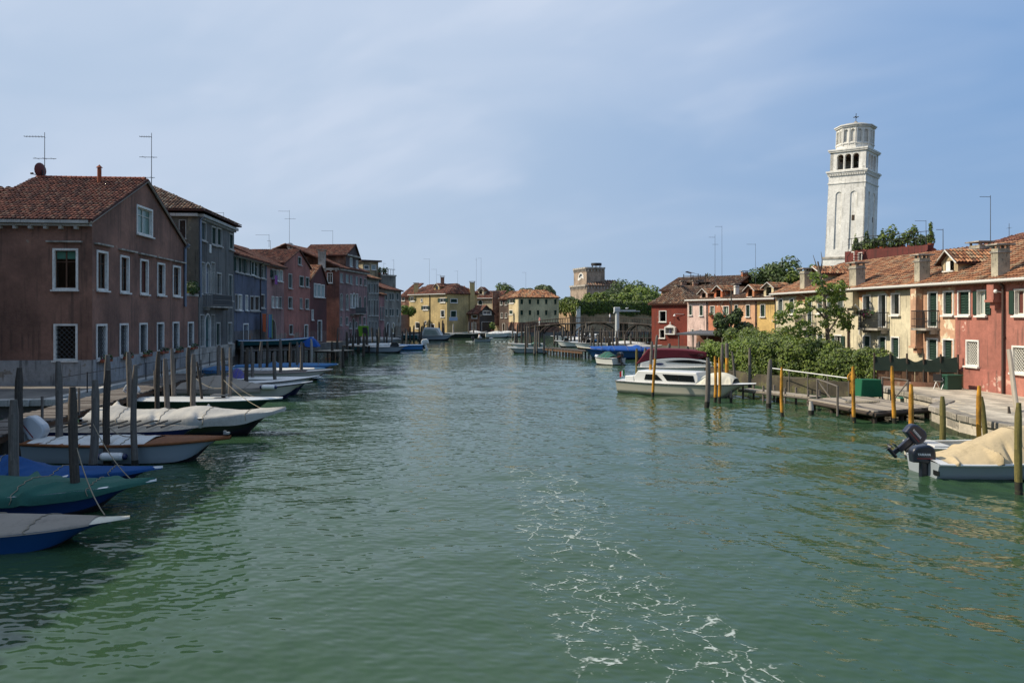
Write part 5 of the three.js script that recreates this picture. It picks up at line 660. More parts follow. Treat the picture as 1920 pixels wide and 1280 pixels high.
  const ff = facade(Rf, r0, r1, G0, yt, rm), fl = facade(Rf, rl, r0, G0, yt, lm, [[1592, 472, 1603, 495, 'dark'], [1610, 473, 1618, 490, 'glass']]), bk = [r1[0] + rl[0] - r0[0], r1[1] + rl[1] - r0[1]]; facade(Rf, r1, bk, G0, yt, rm); facade(Rf, bk, rl, G0, yt, rm); const S = new THREE.Shape(); obj('terrace_floor', flat3([rl, r0, r1, bk].map(p => [p[0] - r0[0], yt - G0 - 0.25, p[1] - r0[1]])), M.paving, Rf);
  for (let k = 0; k < 7; k++) { const q = fl.pos(fl.L * 0.45 + k * 0.22, yt - 1.5 + k * 0.23, 0.5); obj('step', box(0.28, 0.05, 0.8, 0, 0, 0, fl.turn).translate(...q), flatMat('#7d4038'), Rf); } obj('stair_rail', [bar(fl.pos(fl.L * 0.45, yt - 0.6, 0.9), fl.pos(fl.L * 0.45 + 1.6, yt + 0.9, 0.9), 0.03, 5), bar(fl.pos(fl.L * 0.45, yt - 1.6, 0.9), fl.pos(fl.L * 0.45, yt - 0.6, 0.9), 0.025, 5)], M.iron, Rf);
  for (const [A, B] of [[rl, r0], [r0, r1]]) { const f = wallFrame(Rf, A, B); for (let x = 0.1; x < f.L; x += 0.5) obj('rail_post', bar(f.pos(x, yt - 0.02, -0.12), f.pos(x, yt + 1.25, -0.12), 0.018, 4), M.iron, Rf); obj('terrace_rail', bar(f.pos(0, yt + 1.25, -0.12), f.pos(f.L, yt + 1.25, -0.12), 0.03, 5), M.iron, Rf); obj('terrace_rail', bar(f.pos(0, yt + 0.7, -0.12), f.pos(f.L, yt + 0.7, -0.12), 0.02, 5), M.iron, Rf); }
  const r = R(44), kinds = [[1590, 0.35, 1.5, 'cone'], [1602, 0.5, 1.2, 'bush'], [1613, 0.45, 1.6, 'cone'], [1624, 0.6, 1.0, 'bush'], [1637, 0.6, 1.5, 'bush'], [1647, 0.35, 1.7, 'cone'], [1659, 0.75, 2.3, 'bush'], [1672, 0.6, 1.1, 'bush'], [1684, 0.6, 1.5, 'bush'], [1699, 0.6, 2.1, 'bush'], [1712, 0.6, 1.2, 'bush'], [1724, 0.5, 1.1, 'bush'], [1739, 0.35, 1.9, 'cone']];
  kinds.forEach(([px, rad, h, kind], k) => { const f = px < 1626 ? wallFrame(Rf, rl, r0) : wallFrame(Rf, r0, r1), m = px < 1626 ? meet(px, rl, r0) : meet(px, r0, r1), q = f.world(clamp(m.u, 0.4, f.L - 0.4), yt - 0.25, -0.75), b = thing('potted_plant', kind === 'cone' ? 'slim cone shaped shrub in a pot on the roof garden' : 'bushy potted shrub behind the roof garden railing', 'plant', q, 0, kind === 'cone' ? 'cone shrubs of the roof garden' : 'bushy shrubs of the roof garden'); obj('pot', new THREE.CylinderGeometry(0.3, 0.22, 0.45, 10).translate(0, 0.225, 0), M.terracotta, b); obj('foliage', leafGeo(kind === 'cone' ? [[0, 0.7, 0, rad, 0.5, rad], [0, 1.1, 0, rad * 0.75, 0.5, rad * 0.75], [0, h, 0, rad * 0.45, 0.5, rad * 0.45]] : [[-0.2, h * 0.55, 0, rad, h * 0.35, 0.4], [0.3, h * 0.8, 0.1, rad * 0.7, h * 0.3, 0.4]], 260, 0.13, 300 + k, k % 3 ? PAL.dark : PAL.ivy), M.leaf, b); });
  aerial('bent arm aerial rising from the roof garden', at(1737, 71.4), yt, heightAt(413, 71.4) - yt, [[heightAt(413, 71.4) - yt - 0.05, -1.05]]); const dq = at(1748, 66), sd = thing('satellite_dish', 'dark red satellite dish beside the roof garden wall', 'satellite dish', [dq[0], heightAt(486, 66), dq[1]], -0.5); obj('dish', grid(16, 5, (u, v) => { const q = v * 0.42, w = u * 6.2832; return [Math.cos(w) * q, 0.55 + Math.sin(w) * q, q * q * 0.5]; }), flatMat('#5a2723', 0.7, { side: THREE.DoubleSide }), sd); obj('bracket', bar([0, -1.2, -0.03], [0, 0.55, -0.03], 0.035, 5), M.iron, sd);
}
{ // leaning campanile of white stone
  const c = at(1589, 150), T = thing('bell_tower', 'leaning white stone bell tower with open belfry and octagonal top', 'tower', [c[0], 0, c[1]], 0), K = F / 150, hy = py => heightAt(py, 150);
  T.rotation.order = 'YXZ'; T.rotation.y = 0.735; T.rotation.z = 0; const st = plaster('#dad7cd', { peel: 0.1, peelHex: '#c3beb0', streak: 0.4, blotch: 0.09, tile: 9, dark: '#8f8b80' });
  const lean = new THREE.Group(); const s = 6.9, y1 = hy(357), yb0 = hy(326), yb1 = hy(287), y2 = hy(243);
  const wallT = (w0, w1, a, b, mat, holes, depth, name, recess) => { for (let k = 0; k < 4; k++) { const sh = poly([[-w0 / 2, a], [w0 / 2, a], [w1 / 2, b], [-w1 / 2, b]]); if (name !== 'belfry_wall' || k === 0 || k === 3) for (const h of holes) sh.holes.push(archPath(new THREE.Path(), h[0], h[1], h[2], h[3], true)); const g = extrude(sh, depth, -depth); const m = obj(name, g, mat, T); const tilt = (w0 - w1) / 2 / (b - a); g.applyMatrix4(new THREE.Matrix4().makeShear(0, 0, 0, -tilt, 0, 0)); m.rotation.y = k * Math.PI / 2; const q = new THREE.Vector3(0, 0, w0 / 2 + a * tilt).applyAxisAngle(new THREE.Vector3(0, 1, 0), m.rotation.y); m.position.copy(q); } };
  const lo = hy(486), w0 = 6.95, w1 = 6.75, wAt = y => lerp(w0, w1, (y - lo) / (y1 - lo)), nt = [[-1.95, hy(470), -0.75, hy(363)], [0.75, hy(470), 1.95, hy(363)]];
  wallT(w0, w1, lo, y1, st, nt, 0.2, 'shaft_wall'); obj('shaft_core', box(w1 - 0.3, y1 - lo, w1 - 0.3, 0, (lo + y1) / 2, 0), st, T);
  obj('base', box(w0 + 0.5, lo, w0 + 0.5, 0, lo / 2 - 0.2, 0), st, T); obj('base_moulding', box(w0 + 0.8, 0.4, w0 + 0.8, 0, lo, 0), M.greyStone, T);
  for (let k = 0; k < 4; k++) { const m = obj('dark_slit_panel', box(0.5, 1.0, 0.05, 0, 0, 0), M.shutterBrown, T), r = k * Math.PI / 2; m.rotation.y = r; m.position.set(Math.sin(r) * (w1 / 2 - 0.13) + Math.cos(r) * 1.35, hy(412), Math.cos(r) * (w1 / 2 - 0.13) - Math.sin(r) * 1.35); }  // dark panels on the solid core, their colour standing for shaded slits
  obj('string_course', box(w1 + 0.25, 0.22, w1 + 0.25, 0, y1 + 1.0, 0), st, T); obj('frieze', box(w1, yb0 - y1, w1, 0, (y1 + yb0) / 2, 0), st, T);
  for (let k = 0; k < 4; k++) for (let i = 0; i < 22; i++) { const r = k * Math.PI / 2, x = -w1 / 2 + (i + 0.5) * w1 / 22, m = obj('dentil', box(0.17, 0.35, 0.25, 0, 0, 0.12), st, T); m.rotation.y = r; m.position.set(Math.sin(r) * w1 / 2 + Math.cos(r) * x, yb0 - 0.55, Math.cos(r) * w1 / 2 - Math.sin(r) * x); }
  obj('cornice', [box(w1 + 0.55, 0.25, w1 + 0.55, 0, yb0 - 0.25, 0), box(w1 + 0.85, 0.3, w1 + 0.85, 0, yb0 + 0.03, 0)], st, T);
  const wb = 6.5, ar = [[-2.0, yb0 + 0.45, -0.82, yb0 + 3.3], [-0.59, yb0 + 0.45, 0.59, yb0 + 3.3], [0.82, yb0 + 0.45, 2.0, yb0 + 3.3]]; wallT(wb, wb, yb0 + 0.18, yb1, st, ar, 0.6, 'belfry_wall'); obj('belfry_floor', box(wb - 0.1, 0.2, wb - 0.1, 0, yb0 + 0.3, 0), M.brick, T); obj('bell', new THREE.LatheGeometry([[0, 1.3], [0.35, 1.25], [0.5, 0.7], [0.6, 0.3], [0.85, 0]].map(p => new THREE.Vector2(...p)), 16).translate(0, yb0 + 1.5, 0), flatMat('#5a5a45', 0.5, { metalness: 0.5 }), T); obj('bell_frame', [box(wb - 1.4, 0.25, 0.3, 0, yb0 + 2.95, 0), box(0.3, 0.25, wb - 1.4, 0, yb0 + 2.69, 0)], M.darkWood, T); obj('belfry_ceiling', box(wb - 1.3, 0.2, wb - 1.3, 0, yb1 - 0.4, 0), M.brick, T); obj('cornice', [box(wb + 0.5, 0.25, wb + 0.5, 0, yb1 - 0.08, 0), box(wb + 0.75, 0.28, wb + 0.75, 0, yb1 + 0.19, 0)], st, T);
  // octagonal drum with blind arcades
  const ro = 3.05, side = 2 * ro * Math.tan(Math.PI / 8), ya = yb1 + 0.33; obj('drum_core', new THREE.CylinderGeometry(ro / Math.cos(Math.PI / 8) - 0.32, ro / Math.cos(Math.PI / 8) - 0.32, y2 - ya - 0.1, 8).rotateY(Math.PI / 8).translate(0, (y2 + ya) / 2, 0), st, T);
  for (let k = 0; k < 8; k++) { const sh = poly([[-side / 2, ya], [side / 2, ya], [side / 2, y2], [-side / 2, y2]]); for (const x of [-0.62, 0.62]) sh.holes.push(archPath(new THREE.Path(), x - 0.38, ya + 1.3, x + 0.38, y2 - 0.45, true)); const m = obj('drum_panel', extrude(sh, 0.25, ro - 0.25), st, T); m.rotation.y = k * Math.PI / 4; for (const x of [-1.1, 0, 1.1]) { const p = obj('pilaster', box(0.18, y2 - ya - 1.0, 0.1, x, (y2 + ya) / 2 + 0.2, ro + 0.053), st, T); p.rotation.y = k * Math.PI / 4; } }
  const oct = (r, h, y) => new THREE.CylinderGeometry(r / Math.cos(Math.PI / 8), r / Math.cos(Math.PI / 8), h, 8).rotateY(Math.PI / 8).translate(0, y, 0); obj('drum_cornice', [oct(ro + 0.25, 0.25, y2 + 0.1), oct(ro + 0.42, 0.18, y2 + 0.31)], st, T); obj('drum_string', oct(ro + 0.14, 0.16, ya + 1.0), st, T);
  obj('dome', new THREE.LatheGeometry([[3.15, 0.4], [2.6, 0.75], [1.4, 1.0], [0.5, 1.1], [0.3, 1.5], [0, 1.7]].map(p => new THREE.Vector2(...p)), 16).translate(0, y2, 0), M.greyStone, T);
  obj('cross', [bar([0, y2 + 1.2, 0], [0, y2 + 3.1, 0], 0.06, 5), box(1.0, 0.12, 0.12, 0, y2 + 2.4, 0), box(0.12, 0.12, 1.0, 0, y2 + 2.4, 0)], M.iron, T);
  const e = new THREE.Quaternion().setFromAxisAngle(new THREE.Vector3(0, 0, 1).applyAxisAngle(new THREE.Vector3(0, 1, 0), -YAW), -0.040); T.quaternion.premultiply(e);
}
// ---------------------------------------------------------------- boats
const gel = hex => new THREE.MeshPhysicalMaterial({ color: hex, roughness: 0.35, clearcoat: 0.4, clearcoatRoughness: 0.25 });
const BC = { white: gel('#cfcfca'), offwhite: gel('#bdb8a8'), grey: gel('#8f979c'), blue: gel('#12406f'), navy: gel('#0f1f4d'), deepblue: gel('#0e2f60'), sky: gel('#2c6aa8'), green: gel('#123227'), teal: gel('#1f5256'), black: gel('#14161a'), brown: gel('#3c2318'), anti: flatMat('#1c1720', 0.8), antiRed: flatMat('#4a1c17', 0.8), antiBlue: flatMat('#0d1a45', 0.7) };
const cloth0 = plaster('#ffffff', { peel: 0, streak: 0.12, blotch: 0.1, tile: 2, dark: '#8a857c' }), fabric = hex => { const m = cloth0.clone(); m.color.set(hex); m.side = THREE.DoubleSide; m.bumpScale = 0.004; return m; };
const FC = { grey: fabric('#a6a39b'), beige: fabric('#b7a481'), taupe: fabric('#8d8478'), green: fabric('#2a5a4e'), blue: fabric('#0d4378'), royal: fabric('#144c94'), maroon: fabric('#5b1526'), white: fabric('#c9c8c2'), cream: fabric('#d0cab6'), sky: fabric('#46739c'), lilac: fabric('#4e4a86') };
const varnish = wood('#5a3318', '#8a5528', 0.9);
function hullOf({ L, B, free = 0.6, bow = 0.35, stern = 0.75, draft = 0.3, rake = 0.7, full = 2.2, flare = 1.3 }) {
  const beam = s => B / 2 * (s < 0.5 ? lerp(stern, 1, Math.sin(s / 0.5 * Math.PI / 2)) : Math.max(0.012, 1 - Math.pow((s - 0.5) / 0.5, full))), sheer = s => free + bow * Math.pow(s, 2.4) + 0.05 * Math.pow(1 - s, 3);
  const keel = s => s < 0.72 ? -draft : lerp(-draft, sheer(1) * 0.9, Math.pow((s - 0.72) / 0.28, 2.4)), xAt = (s, v) => L * (s - 0.5) - rake * (1 - v) * Math.pow(clamp((s - 0.6) / 0.4), 2);
  const wid = v => v < 0.36 ? 0.84 * Math.pow(v / 0.36, 0.7) : 0.84 + 0.16 * Math.pow((v - 0.36) / 0.64, flare);
  const pt = (s, v, side) => { const k = keel(s), e = sheer(s); return [xAt(s, v), lerp(k, e, v), side * beam(s) * wid(v)]; };
  const N = 30, strip2 = (v0, v1, side) => grid(N, 6, (u, w) => { const q = pt(u, lerp(v0, v1, side > 0 ? w : 1 - w), side); return [...q, q[0], q[1]]; });
  const transom = (v0, v1) => grid(8, 6, (u, w) => { const v = lerp(v0, v1, w), q = pt(0, v, 1); return [q[0], q[1], -q[2] * (u * 2 - 1), q[2] * u, q[1]]; });
  return { L, B, beam, sheer, pt, side: (v0, v1) => merge([strip2(v0, v1, 1), strip2(v0, v1, -1), transom(v0, v1)]), deck: (s0, s1, camber = 0.05, dy = 0, inset2 = 1) => grid(24, 8, (u, w) => { const s = lerp(s0, s1, u), q = w * 2 - 1; return [xAt(s, 1), sheer(s) + dy + camber * (1 - q * q), -q * beam(s) * inset2, s * L, q * B / 2]; }), xAt };
}
function tarp(h, s0, s1, hump, { skirt = 0.22, seed = 1, folds = 0.05, over = 1.03, flat = 1.7, tent = false } = {}) { // a cover stretched over the gunwales; hump(s) is the ridge height
  const r = R(seed * 7 + 1), cr = Array.from({ length: 11 }, () => [s0 + (s1 - s0) * r(), (r() - 0.5) * 0.22, (0.5 + r()) * (r() < 0.3 ? -0.7 : 1), r() < 0.5 ? -1 : 1, 0.008 + 0.012 * r(), 0.15 + 0.5 * r()]);
  const fn = (u, w) => {
    const s = lerp(s0, s1, u), q = w * 2 - 1, a = Math.abs(q), sg = Math.sign(q) || 1, ed = 0.84, top = Math.min(1, a / ed), sk = clamp((a - ed) / (1 - ed)), b = Math.max(0.015, h.beam(s)) * over, hm = hump(s);
    let crease = 0; for (const c of cr) if (c[3] === sg) { const d = (s - c[0] - c[1] * top) / c[4]; if (Math.abs(d) < 3) crease += c[2] * Math.exp(-d * d) * sm(c[5] - 0.15, c[5] + 0.25, top); }
    const f = fbm(s * 14 + seed, top * 2.2 * sg + seed, seed, 3) - 0.5, shape = tent ? 1 - Math.pow(clamp((top - 0.22) / 0.78), 1.12) : 1 - Math.pow(top, flat), k = Math.min(1, hm * 2.5 + 0.3), end = 1 - 0.75 * sm(0.82, 1, s);
    const y = h.sheer(s) + 0.015 + hm * shape + folds * (crease * 0.9 + f * 0.9) * k * (1 - sk * 0.6) * (0.35 + 0.65 * top) * sm(0, 0.05, u) - sk * skirt * end * (0.75 + 0.5 * vnoise(s * 9, seed)); const out = b * top + sk * (0.02 + folds * 0.5 * (crease + f)) + (tent ? folds * crease * 0.6 * (1 - sk) * top : 0);
    return [h.xAt(s, 1), y, -sg * out, s * h.L, q * h.B];
  };
  const g = grid(120, 30, fn); g.userData.fn = fn; return g;
}
function lash(T, g, list) { for (const u of list) obj('lashing', tube(Array.from({ length: 23 }, (_, i) => { const q = g.userData.fn(u, 0.02 + 0.96 * i / 22); return [q[0] + 0.03 * Math.sin(i * 2.1 + u * 40), q[1] + 0.012, q[2] * 1.012]; }), 0.011, 60, 4), M.rope, T); }
const cov = (T, g, m) => { obj('cover', g, m, T); lash(T, g, [0.18, 0.4, 0.62, 0.82]); };
const rail = (h, s0, s1, r, dy = 0) => [1, -1].map(sd => tube(Array.from({ length: 14 }, (_, i) => { const s = lerp(s0, s1, i / 13); return [h.xAt(s, 1), h.sheer(s) + dy, sd * h.beam(s)]; }), r, 34, 5));
const humps = (...l) => s => l.reduce((a, [c, w, k]) => Math.max(a, k * 0.8 * Math.exp(-Math.pow((s - c) / w, 2))), 0.03);
const font = await new FontLoader().loadAsync('fonts/droid/droid_sans_bold.typeface.json');
function outboard(boat, x, y, z, k, tilt, colour, { text, prop = true } = {}) { // k: size, tilt: raised by that angle
  const G = sub('outboard_motor', boat, x, y, z), m = gel(colour), T = g => g.rotateZ(0).scale(k, k, k);
  const side = new THREE.Shape(); side.moveTo(-0.52, 0.05); side.lineTo(0.08, 0.02); side.quadraticCurveTo(0.16, 0.2, 0.08, 0.42); side.quadraticCurveTo(0.02, 0.5, -0.12, 0.52); side.lineTo(-0.4, 0.47); side.quadraticCurveTo(-0.56, 0.42, -0.55, 0.25); side.closePath();
  obj('cowling', T(extrude(side, 0.24, -0.12, 0.06)), m, G); obj('stripe', T(merge([box(0.5, 0.03, 0.372, -0.22, 0.135, 0)])), flatMat('#7d1a1c', 0.4), G);
  obj('leg', T(merge([rbox(0.24, 0.62, 0.17, 0.04, -0.16, -0.28, 0), rbox(0.17, 0.35, 0.1, 0.03, -0.2, -0.7, 0), rbox(0.42, 0.03, 0.22, 0.01, -0.26, -0.58, 0)])), m, G); obj('gearcase', T(new THREE.CapsuleGeometry(0.07, 0.34, 4, 8).rotateZ(Math.PI / 2).translate(-0.24, -0.84, 0)), m, G);
  obj('clamp_bracket', T(merge([rbox(0.16, 0.42, 0.26, 0.03, 0.06, -0.22, 0), box(0.2, 0.06, 0.2, 0.0, -0.02, 0)])), M.iron, G);
  if (prop) obj('propeller', T(merge([0, 1, 2].map(i => new THREE.SphereGeometry(0.13, 8, 5).scale(0.12, 0.5, 1).rotateY(0.5).translate(0, 0.1, 0).rotateX(i * 2.094).translate(-0.5, -0.84, 0)))), M.black, G);
  if (text) for (const sd of [1, -1]) { const g = new TextGeometry(text, { font, size: 0.075, depth: 0.006, curveSegments: 3 }); g.computeBoundingBox(); const w = g.boundingBox.max.x; g.translate(-w / 2, 0, 0); if (sd < 0) g.rotateY(Math.PI); obj('lettering', T(g.translate(-0.24, 0.23, sd * 0.181)), flatMat('#dddddb', 0.5), G); }
  G.rotation.z = -tilt; return G;
}
function boat(name, label, cat, [x, z], turn, spec, group) { // turn: heading of the bow, 0 = +x, positive towards the camera's left hand (-z)
  const T = thing(name, label, cat, [x, 0, z], turn, group), h = hullOf(spec), w = spec.wl ?? 0.42;
  obj('hull', h.side(w, 1), spec.hull, T); obj('bottom', h.side(0, w), spec.bottom || BC.anti, T); if (spec.strake !== false) obj('rubbing_strake', rail(h, 0, 0.995, spec.strakeR || 0.035, -0.02), spec.strake || BC.black, T);
  if (spec.open) { obj('floor', h.deck(0.02, 0.9, 0, -0.35, 0.9), spec.inside || M.paleWood, T); obj('side_deck', [1, -1].map(sd => grid(24, 2, (u, v) => { const s = u * 0.98 + 0.01, b = h.beam(s) * sd; return [h.xAt(s, 1), h.sheer(s) + 0.005, b * (1 - 0.12 * (sd > 0 ? 1 - v : v))]; })), spec.deckMat || spec.hull, T); for (const s of [0.3, 0.55]) obj('thwart', box(0.28, 0.04, h.beam(s) * 1.8, h.xAt(s, 1), h.sheer(s) - 0.15, 0), M.paleWood, T); obj('foredeck', h.deck(0.76, 1, 0.05, 0.01), spec.deckMat || spec.hull, T); }
  else obj('deck', h.deck(0, 1, 0.06), spec.deckMat || BC.white, T);
  return { T, h };
}
const rope = (label, a, b, sag = 0.3) => { const T = thing('mooring_rope', label, 'rope', a, 0, 'mooring ropes'), d = [b[0] - a[0], b[1] - a[1], b[2] - a[2]]; obj('strand', tube(Array.from({ length: 9 }, (_, i) => { const s = i / 8; return [d[0] * s, d[1] * s - sag * 4 * s * (1 - s), d[2] * s]; }), 0.014, 20, 4), M.rope, T); };
const fender = (B, x, y, z) => { const g = sub('fender', B, x, y, z); obj('body', new THREE.CapsuleGeometry(0.13, 0.5, 4, 10).rotateZ(Math.PI / 2), M.white, g); obj('end_cap', [new THREE.SphereGeometry(0.1, 8, 6).translate(0.38, 0, 0), new THREE.SphereGeometry(0.1, 8, 6).translate(-0.38, 0, 0)], BC.navy, g); };
{ // moored along the western boardwalk, bows to the open water
  const bowAt = (px, py, t) => at(px, t), put = (label, px, t, L, turn, spec, name = 'motorboat') => { spec.free *= 0.9; const b = at(px, t), c = [b[0] - Math.cos(turn) * L / 2, b[1] + Math.sin(turn) * L / 2]; return boat(name, label, 'boat', c, turn, { L, ...spec }, 'boats moored along the boardwalk'); };
  let q = put('bright blue boat under a taupe cover, cream tip on its bow', 243, 16.1, 6.6, -0.03, { B: 1.9, free: 0.36, bow: 0.16, hull: BC.blue, strake: false, deckMat: FC.cream, rake: 1.3, full: 1.9 }); cov(q.T, tarp(q.h, 0.02, 0.9, humps([0.4, 0.45, 0.28]), { skirt: 0.06, seed: 3, folds: 0.015, over: 0.98 }), FC.taupe);
  q = put('royal blue boat under a wrinkled sea green tarpaulin', 293, 19.0, 7.4, 0.02, { B: 2.1, free: 0.55, bow: 0.14, hull: BC.deepblue, strake: false, rake: 1.0, bottom: BC.anti, full: 2 }); cov(q.T, tarp(q.h, 0.01, 0.997, humps([0.35, 0.42, 0.38], [0.97, 0.2, 0.1]), { skirt: 0.2, seed: 7, folds: 0.17 }), FC.green);
  q = put('low boat wholly wrapped in a bright blue tarpaulin', 305, 22.0, 7.0, 0.0, { B: 1.7, free: 0.3, bow: 0.1, hull: BC.navy, strake: false, rake: 0.6, full: 1.8 }); cov(q.T, tarp(q.h, 0.01, 0.998, humps([0.42, 0.13, 0.62], [0.55, 0.4, 0.2]), { skirt: 0.12, seed: 11, folds: 0.06, flat: 1.1 }), FC.blue);
  q = put('white launch with varnished wooden foredeck and white outboard', 433, 25.3, 6.3, -0.1, { B: 2.0, free: 0.62, bow: 0.16, hull: BC.grey, strake: varnish, strakeR: 0.05, deckMat: varnish, rake: 0.9, full: 2, wl: 0.34 }); cov(q.T, tarp(q.h, 0.03, 0.62, humps([0.35, 0.4, 0.2]), { skirt: 0.03, seed: 4, folds: 0.1, over: 0.92 }), FC.white); outboard(q.T, -3.2, 0.65, 0, 1.05, 0.9, '#b9bcbd'); fender(q.T, -0.1, 0.28, 1.08); obj('bow_fitting', [box(0.12, 0.06, 0.2, 3.02, 0.84, 0), box(0.08, 0.12, 0.08, 2.95, 0.86, 0)], M.steel, q.T);
  q = put('flat decked work boat with pale boards over a blue hull', 372, 28.2, 5.2, -0.06, { B: 1.9, free: 0.62, bow: 0.05, stern: 0.95, hull: BC.navy, strake: false, full: 3.5, deckMat: M.paleWood, rake: 0.4 }); for (let k = 0; k < 9; k++) obj('deck_slat', box(0.05, 0.05, 1.75, -2.2 + k * 0.48, 0.74, 0), BC.black, q.T);
  q = put('dark hulled launch under a pale grey tented canvas', 536, 31.0, 7.6, -0.08, { B: 2.2, free: 0.68, bow: 0.3, hull: BC.black, strake: false, rake: 1.1, full: 2.2 }); cov(q.T, tarp(q.h, 0.02, 0.998, humps([0.12, 0.16, 0.5], [0.3, 0.3, 0.36], [0.55, 0.16, 0.46], [0.9, 0.4, 0.14]), { skirt: 0.34, seed: 21, folds: 0.2 }), FC.grey);
  q = put('low white skiff tucked between two launches', 490, 34.0, 5.6, -0.04, { B: 1.8, free: 0.42, bow: 0.1, hull: BC.white, rake: 0.8 });
  q = put('white decked speedboat with a dark green hull', 530, 38.3, 7.2, -0.05, { B: 2.1, free: 0.62, bow: 0.04, hull: BC.green, strake: BC.white, deckMat: BC.white, rake: 1.0, full: 2 }); obj('hatch', rbox(0.7, 0.07, 0.6, 0.03, 0.6, 0.76, 0), M.ironGrey, q.T); outboard(q.T, -3.5, 0.7, 0, 0.9, 0.6, '#b4b8b8');
  q = put('pale launch with a grey peaked tent and blue bottom', 586, 43.3, 7.4, -0.12, { B: 2.1, free: 0.62, bow: 0.4, hull: BC.offwhite, bottom: BC.antiBlue, deckMat: BC.grey, rake: 1.2, full: 2, wl: 0.45 }); cov(q.T, tarp(q.h, 0.02, 0.66, humps([0.28, 0.26, 0.85]), { skirt: 0.22, seed: 31, folds: 0.12, flat: 1.1 }), FC.taupe); fender(q.T, 1.6, 0.75, 1.0);
  q = put('white motorboat with raised bow and deep blue bottom', 599, 46.2, 6.6, -0.1, { B: 2.1, free: 0.7, bow: 0.42, hull: BC.white, bottom: BC.antiBlue, rake: 1.2, wl: 0.46 });
  q = put('long white decked boat with a narrow black strake', 602, 51.0, 7.8, -0.04, { B: 2.1, free: 0.62, bow: 0.04, hull: BC.black, strake: BC.white, deckMat: BC.white, rake: 0.9, full: 2 }); cov(q.T, tarp(q.h, 0.25, 0.4, humps([0.32, 0.06, 0.75]), { skirt: 0.05, seed: 9, folds: 0.02, over: 0.8 }), FC.lilac);
  q = put('open wooden boat with a pale pink strake', 624, 56.0, 7.2, -0.06, { B: 2, free: 0.62, bow: 0.2, hull: BC.offwhite, strake: flatMat('#a08d88'), open: true });
  q = put('light grey boat with a flat canvas deck cover', 610, 59.5, 7.8, -0.02, { B: 2.0, free: 0.6, bow: 0.05, hull: BC.brown, deckMat: FC.sky, rake: 0.7 }); cov(q.T, tarp(q.h, 0.1, 0.9, humps([0.5, 0.5, 0.12]), { skirt: 0.12, seed: 13, folds: 0.02 }), FC.white);
  q = put('slim sky blue covered boat with a red waterline', 634, 64.5, 8.2, 0.0, { B: 1.9, free: 0.5, bow: 0.12, hull: BC.sky, bottom: BC.antiRed, strake: false, rake: 0.9 }); cov(q.T, tarp(q.h, 0.02, 0.99, humps([0.5, 0.5, 0.3], [0.38, 0.05, 0.5]), { skirt: 0.15, seed: 17, folds: 0.03 }), FC.sky);
  q = put('small covered boat with a bright blue cloth by the boardwalk', 470, 57, 4.6, -0.5, { B: 1.7, free: 0.6, bow: 0.1, hull: BC.white }); cov(q.T, tarp(q.h, 0.05, 0.9, humps([0.4, 0.3, 0.4]), { seed: 19 }), FC.sky);
  // boat laid up on the pile platform
  const p0 = at(455, 72), p1 = at(597, 76), yP = 1.55, D = thing('pile_platform', 'dark timber platform on piles carrying a laid-up boat', 'platform', [(p0[0] + p1[0]) / 2, 0, (p0[1] + p1[1]) / 2]), fr = wallFrame(D, p0, p1);
  for (let x = 0; x < fr.L; x += 0.42) { const m = obj('plank', box(0.4, 0.08, 3.4, 0, 0, -1.7), M.darkWood, D); m.position.set(...fr.pos(x, yP - 0.06, 0)); m.rotation.y = fr.turn; } for (let x = 0.2; x < fr.L; x += 1.5) for (const z of [-0.1, -1.7, -3.2]) obj('pile', bar(fr.pos(x, -1.5, z), fr.pos(x, yP - 0.1, z), 0.12, 6), M.darkWood, D); obj('beam', [bar(fr.pos(0, yP - 0.22, 0), fr.pos(fr.L, yP - 0.22, 0), 0.1, 4)], M.greyWood, D);
  const c = fr.world(fr.L / 2, 0, -1.6), lb = boat('laid_up_boat', 'teal boat laid up on the pile platform', 'boat', [c[0], c[2]], fr.turn, { L: 7.4, B: 1.9, free: 0.42, bow: 0.25, draft: 0.18, hull: BC.teal, bottom: BC.teal, strake: BC.white, deckMat: FC.sky, rake: 1 }); lb.T.position.y = yP + 0.2; 
  const tq = fr.world(fr.L - 0.4, yP, -1.2), tb = thing('tarpaulin', 'bright blue tarpaulin draped over gear on the pile platform', 'tarpaulin', tq); obj('cloth', grid(16, 16, (u, v) => { const x = (u - 0.5) * 1.9, z = (v - 0.5) * 1.6, d = Math.max(Math.abs(u - 0.5), Math.abs(v - 0.5)) * 2; return [x, 0.85 * (1 - d * d) + 0.06 * Math.sin(u * 17 + v * 9), z, x, z]; }), FC.royal, tb);
  // low landing stages further on
  const stage = (label, a, b, y, dep) => { const S = thing('landing_stage', label, 'jetty', [a[0], 0, a[1]], 0, 'landing stages'), f = wallFrame(S, a, b); for (let x = 0.15; x < f.L; x += 0.32) { const m = obj('plank', box(0.3, 0.06, dep, 0, 0, -dep / 2), M.paleWood, S); m.position.set(...f.pos(x, y - 0.03, 0)); m.rotation.y = f.turn; } for (let x = 0.2; x < f.L; x += 1.4) for (const z of [-0.15, -dep + 0.15]) obj('pile', bar(f.pos(x, -1.5, z), f.pos(x, y - 0.06, z), 0.1, 6), M.darkWood, S); obj('beam', bar(f.pos(0, y - 0.14, -0.1), f.pos(f.L, y - 0.14, -0.1), 0.07, 4), M.darkWood, S); return S; };
  stage('low landing stage beyond the laid-up boat', at(588, 80), at(625, 79), 1.0, 3.2); stage('second low landing stage with a broken edge', at(640, 95), at(664, 93), 0.95, 3);
  // far boats on the western side
  const far = (label, px, t, L, turn, spec) => { const b = at(px, t); return boat('motorboat', label, 'boat', [b[0], b[1]], turn, { L, ...spec }, 'boats moored at the bend'); };
